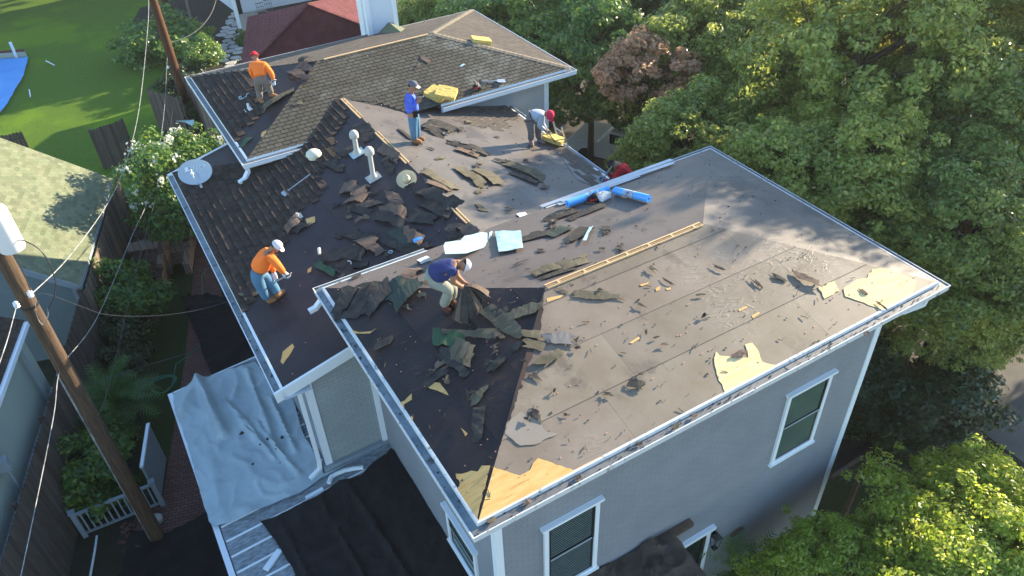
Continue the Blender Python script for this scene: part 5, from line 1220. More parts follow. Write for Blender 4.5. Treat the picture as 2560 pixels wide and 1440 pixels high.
cl_ = cloth('tarp', [(1452, 1452), (1500, 1420), (1560, 1392), (1668, 1335), (1680, 1338), (1694, 1350), (1720, 1385), (1768, 1448), (1830, 1560), (1400, 1640)], nA, dA, M['tarp_brown'], 21, 'wrinkled dark brown sheet over the porch frame at the front wall', 'tarp', amp=.10, res=.05, h=.02, freq=1.5, folds=[((1590, 1410), (1640, 1450), .07, .04), ((1610, 1380), (1700, 1360), .06, .05), ((1620, 1350), (1690, 1440), .06, .05)])
# pergola right of the house
p = hz(2155, 1145, 2.3); pg = empty('pergola', p, 'dark brown wooden pergola with lattice top behind the yellow green tree', 'pergola')
q1 = hz(2290, 1190, 2.3); q0 = hz(2080, 1195, 2.3); d1 = (q1-p).normalized(); d0 = (q0-p); 
mb = MB(); mb.bar(p, p+d1*3.2, .10, .12); mb.bar(p, p+d0, .10, .12); mb.build('edge_beam', M['brownwood'], pg)
mb = MB()
for k in range(22): o = p+d1*(.15*k)+V((0, 0, -.03)); mb.bar(o, o+d0, .03, .03)
mb.build('slats', M['brownwood'], pg)
for o in (p+d1*.1, p+d1*2.4): mb = MB(); mb.box((o.x-.05, o.y-.05, 0), (o.x+.05, o.y+.05, 2.3)); mb.build('post', M['brownwood'], pg)
# globe lamps
gl = empty('globe_lamp', hz(2530, 830, 1.7), 'white globe lamp post on the driveway edge at the right', 'lamp')
mb = MB(); q = hz(2530, 828, 1.8); mb.lathe([(.001, -.17)]+[(.17*sin(pi*t/12), -.17*cos(pi*t/12)) for t in range(1, 12)]+[(.001, .17)], 20, q); mb.build('globe', M['porcelain'], gl, smooth=True)
mb = MB(); mb.lathe([(.05, 0), (.10, .04), (.06, .12), (.02, .2)], 10, q+V((0, 0, .17))); mb.build('lamp_cap', M['black'], gl); mb = MB(); mb.tube([(q.x, q.y, 0), (q.x, q.y, q.z-.16)], .035); mb.build('post', M['black'], gl)
g2 = empty('globe_lamp', hz(2490, 848, 1.6), 'smaller white globe partly hidden by leaves, left of the larger one', 'lamp')
q = hz(2492, 848, 1.6); mb = MB(); mb.lathe([(.001, -.10)]+[(.10*sin(pi*t/12), -.10*cos(pi*t/12)) for t in range(1, 12)]+[(.001, .10)], 16, q); mb.build('globe', M['porcelain'], g2, smooth=True); mb = MB(); mb.tube([(q.x, q.y, 0), (q.x, q.y, q.z-.09)], .03); mb.build('post', M['black'], g2)
# truck parked beyond the right side
tp = hz(1440, 330, .9); tk = empty('pickup_truck', (tp.x, tp.y, 0), 'off white pickup truck half hidden under the trees beyond the roof edge', 'truck')
tk.rotation_euler = (0, 0, R(-62))
def tkb(name, mt, fn):
    mb = MB(); fn(mb); o = mb.build(name, mt); o.parent = tk
    bv = o.modifiers.new('bevel', 'BEVEL'); bv.width = .05; bv.segments = 2; return o
def body(mb):
    prof = [(0, .45), (0, .95), (.15, 1.12), (1.5, 1.2), (2.1, 1.85), (3.5, 1.9), (3.8, 1.25), (5.6, 1.25), (5.65, .5)]
    mb.slab([(x, -.95, z) for x, z in prof], (0, 1.9, 0))
tkb('body', M['truck'], body)
tkb('windscreen', M['glass'], lambda mb: mb.slab([(1.55, -.8, 1.225), (1.55, .8, 1.225), (2.08, .72, 1.80), (2.08, -.72, 1.80)], (-.03, 0, .02)))
tkb('side_window', M['glass'], lambda mb: mb.box((2.1, -.97, 1.3), (3.5, -.94, 1.75)))
tkb('side_window', M['glass'], lambda mb: mb.box((2.1, .94, 1.3), (3.5, .97, 1.75)))
tkb('grille', M['black'], lambda mb: mb.box((-.04, -.5, .6), (.02, .5, .9)))
for sy_ in (-1, 1):
    tkb('headlight', M['glass'], lambda mb: mb.box((-.04, sy_*.75-.18, .65), (.1, sy_*.75+.18, .9)))
    for xx in (1.0, 4.6):
        mb = MB(); mb.M = Matrix.Translation((xx, sy_*.92, .4)) @ Matrix.Rotation(pi/2, 4, 'X'); mb.lathe([(.001, -.12), (.2, -.12), (.4, -.1), (.4, .1), (.2, .12), (.001, .12)], 24); o = mb.build('wheel', M['black'], smooth=True); o.parent = tk
# ladder at the right eave
lbx = S['B_right'].W(1412, 366); ld = empty('ladder', lbx, 'aluminium extension ladder leaning on the eave beside the bending worker in grey', 'ladder')
base = V((lbx.x+2.1, lbx.y+.5, 0)); topl = hit(1392, 300, cf, cf.dot(V(lbx)))
ta = hx(1383, 303, lbx.x-.1); tb = hx(1405, 316, lbx.x-.1)
dl = (ta-base).normalized(); off = tb-ta; off.z = 0
for o_ in (V((0, 0, 0)), off*1.0):
    mb = MB(); mb.bar(base+o_, ta+o_, .03, .075, up=(0, 1, 0)); mb.build('rail', M['steel'], ld)
Lr = (ta-base).length
for k in range(int(Lr/.3)): mb = MB(); c = base+dl*(.2+.3*k); mb.tube([c, c+off], .014, 6); mb.build('rung', M['steel'], ld)

# ================================================================== PEOPLE
def skin_obj(name, pts, edges, rad, mt, parent, sub=1, root=0):
    me = bpy.data.meshes.new(name); me.from_pydata([tuple(p) for p in pts], edges, []); me.materials.append(mt)
    o = bpy.data.objects.new(name, me); col.objects.link(o); o.parent = parent; o.matrix_parent_inverse = parent.matrix_basis.inverted()
    md = o.modifiers.new('skin', 'SKIN'); md.use_smooth_shade = True
    for i, v in enumerate(me.skin_vertices[0].data):
        r = rad[i]; v.radius = r if isinstance(r, tuple) else (r, r)
        v.use_root = (i == root)
    ss = o.modifiers.new('sub', 'SUBSURF'); ss.levels = sub; ss.render_levels = sub
    return o
class Fig:
    def __init__(s, label, foot, key):
        s.f0 = S[key].W(*foot) if key else V(foot); s.key = key
        s.hd = V((cos(CYAW), sin(CYAW), 0)); s.root = empty('person', s.f0, label, 'person', 'roofers at work on the roof')
    def J(s, x, y, dep=0.): return hit(x, y, s.hd, s.hd.dot(s.f0)+dep)
def person(label, key, foot, P, cm, gloves=None, cap=None, hairc=True, k=1.06, headfwd=None, capback=False, beard=False, bare_arm=False, kr=1.25):
    """P: dict of joint -> (px,py,depth) ; feet 'aL','tL','aR','tR' are sole positions on the slope"""
    F_ = Fig(label, foot, key); J = {}
    for n_, q in P.items():
        if n_ in ('aL', 'aR', 'tL', 'tR') and key:
            J[n_] = S[key].W(q[0], q[1])+V((0, 0, .085*k if n_[0] == 'a' else .035*k))
            if len(q) > 2: J[n_] += F_.hd*q[2]
        else: J[n_] = F_.J(*q)
    up = (J['head']-J['neck']).normalized(); fw = V(headfwd).normalized(); fw = (fw-up*fw.dot(up)).normalized(); sd = up.cross(fw)
    pts = []; ed = []; rd = []
    def add(p, r, par=None):
        pts.append(V(p)); rd.append(r if isinstance(r, tuple) else r*k*kr); i = len(pts)-1
        if par is not None: ed.append((par, i))
        return i
    pe = add(J['pelvis'], .115); wa = add(J['pelvis'].lerp(J['chest'], .5), .095, pe); ch_ = add(J['chest'], .108, wa); nk = add(J['neck'], .052, ch_)
    hb = add(J['neck'].lerp(J['head'], .55)+fw*.012, .062, nk); hm = add(J['head'], .088, hb); ht = add(J['head']+up*.075*k-fw*.01, .078, hm)
    ns = add(J['head']+fw*.085*k-up*.01, .028, hm); add(J['head']+fw*.112*k-up*.028, .012, ns)
    for sg in (-1, 1): e_ = add(J['head']+sd*sg*.088*k, .018, hm)
    hands = []
    for sfx in 'LR':
        sh = add(J['s'+sfx], .052, ch_); el = add(J['e'+sfx], .042, sh); wr = add(J['w'+sfx], .029, el)
        hd = J['h'+sfx]; d = (hd-J['w'+sfx]); d = d.normalized() if d.length > .01 else V((0, 0, -1)); pm = J['w'+sfx]+d*.055*k
        pa = add(pm, .034, wr); sv = d.cross(cf).normalized(); 
        if sv.length < .1: sv = V((1, 0, 0))
        cu_ = d.cross(sv).normalized()
        hp = [(pm, .034), ]; he = []; 
        if not gloves:
            for i_, (o_, l_) in enumerate(((-.030, .075), (-.010, .085), (.010, .082), (.030, .065))):
                a = add(pm+sv*o_*k+d*.04*k, .011, pa); b = add(pm+sv*o_*1.15*k+d*(.04+l_*.5)*k+cu_*.015, .010, a); add(pm+sv*o_*1.15*k+d*(.04+l_*.75)*k+cu_*.04, .008, b)
            t = add(pm-sv*.045*k+d*.01+cu_*.01, .013, pa); add(pm-sv*.05*k+d*.05*k+cu_*.03, .010, t)
        else: hands.append((J['w'+sfx], pm, d, sv, cu_))
    for sfx in 'LR':
        hi = add(J['p'+sfx], .085, pe); kn = add(J['k'+sfx], .058, hi); an = add(J['a'+sfx], .04, kn); add(J['t'+sfx], .034, an)
    skin_obj('body', pts, ed, rd, M['skin'], F_.root)
    # shirt
    pts, ed, rd = [], [], []
    a = add(J['pelvis'].lerp(J['chest'], .12), .155); b = add(J['pelvis'].lerp(J['chest'], .5), .152, a); c = add(J['chest'], .16, b); n2 = add(J['chest'].lerp(J['neck'], .75), .075, c)
    for sfx in 'LR':
        s1_ = add(J['s'+sfx], .075, c)
        if bare_arm: add(J['s'+sfx].lerp(J['e'+sfx], .6), .068, s1_)
        else: e1 = add(J['e'+sfx], .062, s1_); add(J['w'+sfx], .046, e1)
    skin_obj('shirt', pts, ed, rd, M[cm[0]], F_.root, sub=2)
    pts, ed, rd = [], [], []
    a = add(J['pelvis'].lerp(J['chest'], .16), .132); b = add(J['pelvis'], .145, a)
    for sfx in 'LR': h_ = add(J['p'+sfx], .108, b); q = add(J['p'+sfx].lerp(J['k'+sfx], .5), .095, h_); k_ = add(J['k'+sfx], .080, q); k2 = add(J['k'+sfx].lerp(J['a'+sfx], .55), .073, k_); add(J['a'+sfx]+V((0, 0, .03)), .068, k2)
    skin_obj('trousers', pts, ed, rd, M[cm[1]], F_.root, sub=2)
    for sfx in 'LR':
        pts, ed, rd = [], [], []; A_ = J['a'+sfx]; T_ = J['t'+sfx]; dr_ = (T_-A_); dr_.z = 0; dr_ = dr_.normalized() if dr_.length > .01 else V((1, 0, 0))
        a = add(A_+V((0, 0, .06)), .058); b = add(A_-V((0, 0, .025)), .058, a); c = add(A_+dr_*.12*k-V((0, 0, .035)), .052, b); add(A_+dr_*.20*k-V((0, 0, .04)), .042, c); add(A_-dr_*.05*k-V((0, 0, .035)), .045, b)
        skin_obj('boot', pts, ed, rd, M[cm[2]], F_.root)
    for (w_, pm, d, sv, cu_) in hands:
        pts, ed, rd = [], [], []
        a = add(w_-d*.04, .042); b = add(pm, .042, a)
        for i_, (o_, l_) in enumerate(((-.032, .07), (-.011, .08), (.011, .078), (.032, .062))):
            f1 = add(pm+sv*o_*k+d*.045*k, .0145, b); f2 = add(pm+sv*o_*1.1*k+d*(.045+l_*.5)*k+cu_*.02, .013, f1); add(pm+sv*o_*1.1*k+d*(.04+l_*.7)*k+cu_*.045, .011, f2)
        t = add(pm-sv*.05*k+d*.01+cu_*.01, .016, b); add(pm-sv*.055*k+d*.05*k+cu_*.03, .013, t)
        skin_obj('glove', pts, ed, rd, M[gloves], F_.root)
    hc = J['head']+up*.035*k
    def hp_(a, b, c): return hc+fw*a+sd*b+up*c
    if hairc:
        mb = MB(); vs = []; N_ = 14
        for i in range(6):
            th = pi*.62*i/5; 
            for j in range(N_): ph = 2*pi*j/N_; vs.append(hp_(-.018+.100*k*sin(th)*cos(ph), .092*k*sin(th)*sin(ph), .098*k*cos(th)))
        mb.add(vs, [(i*N_+j, i*N_+(j+1) % N_, (i+1)*N_+(j+1) % N_, (i+1)*N_+j) for i in range(5) for j in range(N_)]); mb.build('hair', M['hair'], F_.root, smooth=True)
    if beard:
        mb = MB(); mb.M = Matrix.Translation(J['head']+fw*.055-up*.075); mb.lathe([(.001, -.05), (.05, -.02), (.055, .02), (.001, .03)], 10); mb.build('beard', M['hair'], F_.root, smooth=True)
    if cap:
        f2 = -fw if capback else fw
        mb = MB(); vs = []; N_ = 18
        for i in range(7):
            th = pi*.5*i/6
            for j in range(N_): ph = 2*pi*j/N_; vs.append(hp_((.118*cos(ph))*k*sin(th), .105*k*sin(th)*sin(ph), .015+.112*k*cos(th)))
        mb.add(vs, [(i*N_+j, i*N_+(j+1) % N_, (i+1)*N_+(j+1) % N_, (i+1)*N_+j) for i in range(6) for j in range(N_)])
        mb.build('cap', M[cap[0]], F_.root, smooth=True)
        mb = MB(); vv = []
        for j in range(9): t = -1.1+2.2*j/8; vv.append(hc+up*.022*k+f2*.10*k*cos(t*.9)+sd*.098*k*sin(t))
        for j in range(8, -1, -1): t = -1.0+2.0*j/8; vv.append(hc+up*.005*k+f2*(.10+.085*cos(t*1.2))*k+sd*.095*k*sin(t))
        mb.slab(vv, up*.01); mb.build('visor', M[cap[1]], F_.root)
    return F_, J
# 1 orange shirt, red cap, far left slope
f1, j1 = person('person in orange shirt and red cap standing with back turned on the far left slope', 'C_left', (670, 250),
  dict(pelvis=(652, 197, .05), chest=(646, 166, .22), neck=(640, 152, .33), head=(637, 143, .38), sL=(629, 163, .2), eL=(628, 182, .3), wL=(640, 198, .42), hL=(645, 203, .45),
       sR=(662, 162, .2), eR=(679, 184, .15), wR=(683, 199, .12), hR=(684, 206, .1), pL=(644, 203, .04), kL=(648, 229, .12), aL=(652, 256), tL=(662, 260), pR=(662, 202, .04), kR=(673, 220, .1), aR=(681, 243), tR=(690, 243)),
  ('shirt_orange', 'pants_tan', 'boot_tan'), gloves='glove', cap=('cap_red', 'cap_red'), headfwd=(cos(CYAW)+.2, sin(CYAW), -.5), hairc=False)
# 2 blue shirt with phone
f2_, j2 = person('person in bright blue shirt and grey cap standing upright looking at a phone', 'B_right', (1040, 358),
  dict(pelvis=(1033, 285, 0), chest=(1025, 250, 0), neck=(1027, 230, .0), head=(1031, 217, .0), sL=(1027, 240, .14), eL=(1036, 262, .2), wL=(1045, 252, .12), hL=(1048, 247, .08),
       sR=(1022, 241, -.14), eR=(1026, 268, -.16), wR=(1042, 257, -.10), hR=(1048, 248, -.06), pL=(1036, 290, .08), kL=(1042, 324, .1), aL=(1044, 354), tL=(1054, 355), pR=(1031, 290, -.08), kR=(1034, 326, -.08), aR=(1037, 359), tR=(1050, 362)),
  ('shirt_blue', 'jeans', 'boot_tan'), cap=('cap_grey', 'visor'), headfwd=(.85, -.5, -.45))
# 3 grey shirt, red bandana
f3, j3 = person('person in grey shirt with a red bandana over the head bending at the right eave', 'B_right', (1342, 360),
  dict(pelvis=(1326, 294, 0), chest=(1346, 285, 0), neck=(1362, 283, .0), head=(1375, 288, .0), sL=(1354, 284, .16), eL=(1355, 310, .2), wL=(1366, 324, .12), hL=(1370, 328, .08),
       sR=(1352, 290, -.14), eR=(1348, 316, -.16), wR=(1363, 325, -.08), hR=(1369, 329, -.04), pL=(1334, 302, .09), kL=(1346, 328, .1), aL=(1347, 356), tL=(1362, 362), pR=(1324, 302, -.08), kR=(1329, 331, -.1), aR=(1326, 361), tR=(1333, 370)),
  ('shirt_grey', 'pants_grey', 'boot_grey'), headfwd=(.8, -.45, -.6), hairc=False, gloves='boot_grey')
hc = j3['head']; mb = MB(); mb.M = Matrix.Translation(hc+V((0, 0, .01)))
mb.lathe([(.001, -.12), (.08, -.11), (.115, -.05), (.125, .02), (.10, .09), (.05, .125), (.001, .13)], 16); mb.build('bandana', M['bandana'], f3.root, smooth=True)
mb = MB(); n0 = hc-V((0, 0, .08)); mb.slab([n0+V((-.08, -.03, .06)), n0+V((.05, -.09, .05)), n0+V((.10, -.08, -.09)), n0+V((0, -.06, -.12))], V((.01, .05, 0))); mb.build('bandana_tail', M['bandana'], f3.root)
# 4 red shirt
f4, j4 = person('person in a red shirt and black cap crouching behind the near roof eave', 'B_right', (1545, 474),
  dict(pelvis=(1566, 452, .0), chest=(1559, 424, 0), neck=(1546, 411, 0), head=(1535, 411, 0), sL=(1552, 424, -.14), eL=(1532, 458, -.18), wL=(1512, 453, -.1), hL=(1503, 448, -.06),
       sR=(1556, 420, .16), eR=(1538, 445, .25), wR=(1522, 435, .2), hR=(1515, 430, .15), pL=(1562, 464, -.08), kL=(1528, 448, -.1), aL=(1532, 482), tL=(1520, 482), pR=(1570, 462, .08), kR=(1540, 446, .18), aR=(1550, 474), tR=(1540, 472)),
  ('shirt_red', 'jeans_dark', 'boot_dark'), cap=('cap_black', 'cap_black'), headfwd=(-.8, -.1, -.5), gloves='jeans', kr=1.5)
# 5 orange shirt white cap
f5, j5 = person('person in orange shirt and white cap bending over the left slope with a shovel', 'B_left', (690, 750),
  dict(pelvis=(645, 680, 0), chest=(660, 642, .04), neck=(678, 625, .04), head=(688, 617, .04), sL=(672, 630, .2), eL=(680, 660, .3), wL=(684, 682, .2), hL=(687, 690, .16),
       sR=(676, 642, -.14), eR=(696, 665, -.18), wR=(710, 683, -.12), hR=(718, 688, -.08), pL=(654, 686, .09), kL=(684, 716, .1), aL=(697, 744), tL=(711, 728), pR=(641, 690, -.08), kR=(654, 722, -.1), aR=(672, 758), tR=(686, 750)),
  ('shirt_orange', 'jeans', 'boot_tan'), cap=('cap_white', 'cap_white'), headfwd=(.7, -.2, -.8), gloves='glove', kr=1.35)
# 6 navy shirt
f6, j6 = person('person in navy shirt and white cap crouching with torn shingles on the near roof', 'A_left', (1118, 775),
  dict(pelvis=(1074, 693, 0), chest=(1116, 668, 0), neck=(1142, 658, .0), head=(1156, 661, .0), sL=(1134, 660, .2), eL=(1142, 690, .22), wL=(1158, 705, .12), hL=(1164, 710, .08),
       sR=(1132, 676, -.16), eR=(1132, 704, -.2), wR=(1152, 716, -.1), hR=(1160, 717, -.06), pL=(1078, 696, .1), kL=(1134, 716, .18), aL=(1128, 762), tL=(1142, 766), pR=(1070, 700, -.08), kR=(1124, 722, -.12), aR=(1110, 775), tR=(1128, 782)),
  ('shirt_navy', 'pants_stone', 'boot_dark'), cap=('cap_white', 'cap_white'), headfwd=(.8, -.5, -.45), bare_arm=True, beard=True, k=1.0, kr=1.4)
# things in their hands
ph = empty('phone', j2['hR'], 'pale phone in the hand of the standing worker in blue', 'phone'); c = j2['hL']+V((.03, -.02, .05))
mb = MB(); mb.obox(c-CR*.08, CR*.17+V((0, 0, .02)), V((0, 0, .015)), -V((cos(CYAW), sin(CYAW), -.3))*.09); mb.build('casing', M['dish'], ph)
mb = MB(); mb.obox(c-CR*.07+V((0, 0, .016)), CR*.15+V((0, 0, .018)), V((0, 0, .002)), -V((cos(CYAW), sin(CYAW), -.3))*.08); mb.build('screen', M['glass'], ph)
mb = MB(); c = j2['pR']+V((-.03, -.12, .02)); mb.obox(c, V((.12, 0, 0)), V((0, -.05, 0)), V((0, 0, .17))); tag(mb.build('pouch', M['hair']), 'dark tool pouch on the belt of the standing worker in blue', 'pouch')
def tool(a, b, label, hk=None, mtl='steel', blade=True, group=None):
    t = empty('roofing_shovel', a, label, 'shovel', group); a = V(a); b = V(b); d = (b-a).normalized()
    mb = MB(); mb.tube([a, b], .016, 8); mb.build('handle', M[mtl], t)
    sv = d.cross(V((0, 0, 1))).normalized()
    mb = MB(); mb.tube([a-d*.02-sv*.06, a-d*.10-sv*.055, a-d*.12+sv*0, a-d*.10+sv*.055, a-d*.02+sv*.06, a-d*.02-sv*.06], .012, 6); mb.build('grip', M['black'], t)
    if blade:
        mb = MB(); mb.slab([b-sv*.05, b+sv*.05, b+d*.06+sv*.11, b+d*.26+sv*.12, b+d*.26-sv*.12, b+d*.06-sv*.11], d.cross(sv).normalized()*.008); mb.build('blade', M['steel'], t)
    return t
tool(j1['hR']+V((0, 0, .02)), S['C_left'].W(664, 228, .05), 'shovel in the right hand of the worker with the red cap')
tool(S['B_left'].W(776, 435, .06), S['B_left'].W(722, 475, .04), 'long shovel lying on the shingles of the left slope')
tool(j5['hR']+V((0, 0, -.01)), S['B_left'].W(655, 722, .08), 'shovel held by the bending worker with the white cap')
tool(j3['hR'], S['B_right'].W(1396, 366, .05), 'dark pry bar in the hands of the worker with the red bandana', mtl='black', blade=False)
tool(hit(1531, 414, f4.hd, f4.hd.dot(f4.f0)-.2), hit(1498, 462, f4.hd, f4.hd.dot(f4.f0)-.1), 'long handled tool gripped by the worker in the red shirt', blade=False)
tool(S['C_front'].W(1205, 203, .05), S['C_front'].W(1242, 202, .06), 'shovel lying on the olive shingles beside the far tool belt')

# ================================================================== THINGS ON THE ROOF
def strip(key, A, B, w, mt, label, lift=0., curl=0., seed=0, h=.03, tabs=0, th=.005, group='torn shingles on the roof', name='shingle_strip', cat='shingle', twist=0., ragged=.045):
    s = S[key]; rnd = random.Random(seed*7+int(A[0])); a = s.px(*A); b = s.px(*B); L = math.dist(a, b); dx, dy = (b[0]-a[0])/L, (b[1]-a[1])/L; nx, ny = -dy, dx
    nL = max(4, int(L/.055)); nW = 3; vs = []; mb = MB(); r0 = [rnd.gauss(0, ragged) for _ in range(nL+1)]; r1 = [rnd.gauss(0, ragged) for _ in range(nL+1)]
    ex_ = rnd.choice((.5, .7, 1, 1.5, 2.2)); sg_ = rnd.choice((-2, -1, 1, 2)); cl_cut = [rnd.choice((1, 1, .9, .55, .35)) for _ in range(40)]; cl2 = [rnd.choice((1, 1, 1, .7)) for _ in range(40)]; shr = rnd.uniform(-.5, .5)
    for i in range(nL+1):
        t = i/nL
        for j in range(nW+1):
            q = j/nW-.5; ww = w*(1+(r0[i] if q < 0 else r1[i])*2*abs(q)); ww *= (cl_cut if q > 0 else cl2)[min(39, int(i*L/nL/.22))] if abs(q) > .4 else 1; e = (rnd.gauss(0, ragged*.9) if i in (0, nL) else 0)+shr*q*w
            u = a[0]+dx*(L*t+e)+nx*ww*q; v = a[1]+dy*(L*t+e)+ny*ww*q
            tt = t**ex_; hh = h+lift*math.sin(pi*tt)+curl*(2*t-1)**2+twist*q*2*(t-.5)+rnd.uniform(0, .006)+lift*.25*q*sg_
            vs.append(s.P(u, v, hh))
    n = len(vs); W_ = nW+1; fs = []
    for i in range(nL):
        for j in range(nW):
            fs.append((i*W_+j, (i+1)*W_+j, (i+1)*W_+j+1, i*W_+j+1))
    bot = [p-s.n*th for p in vs]; fb = [tuple(x+n for x in f[::-1]) for f in fs]
    sid = [(i*W_, (i+1)*W_, (i+1)*W_+n, i*W_+n) for i in range(nL)]+[((i+1)*W_+nW, i*W_+nW, i*W_+nW+n, (i+1)*W_+nW+n) for i in range(nL)]+[(j+1, j, j+n, j+1+n) for j in range(nW)]+[(nL*W_+j, nL*W_+j+1, nL*W_+j+1+n, nL*W_+j+n) for j in range(nW)]
    mb.add(vs+bot, fs+fb+sid)
    if tabs:   # dark cut lines between tabs as grooves standing proud of nothing: thin dark slots
        for k in range(1, tabs):
            t = k/tabs; i = int(t*nL); p = vs[i*W_]; q2 = vs[i*W_+2]; mb.slab([p+s.n*.0012, p+(vs[(i+1)*W_]-p).normalized()*.008+s.n*.0012, q2+(vs[(i+1)*W_+2]-q2).normalized()*.008+s.n*.0012, q2+s.n*.0012], s.n*.001, 1)
    return tag(mb.build(name, [mt, M['felt_dark']]), label, cat, group)
D, O_, Bn, T_, G_ = M['scrap_dark'], M['scrap_olive'], M['scrap_brown'], M['scrap_teal'], M['scrap_green']
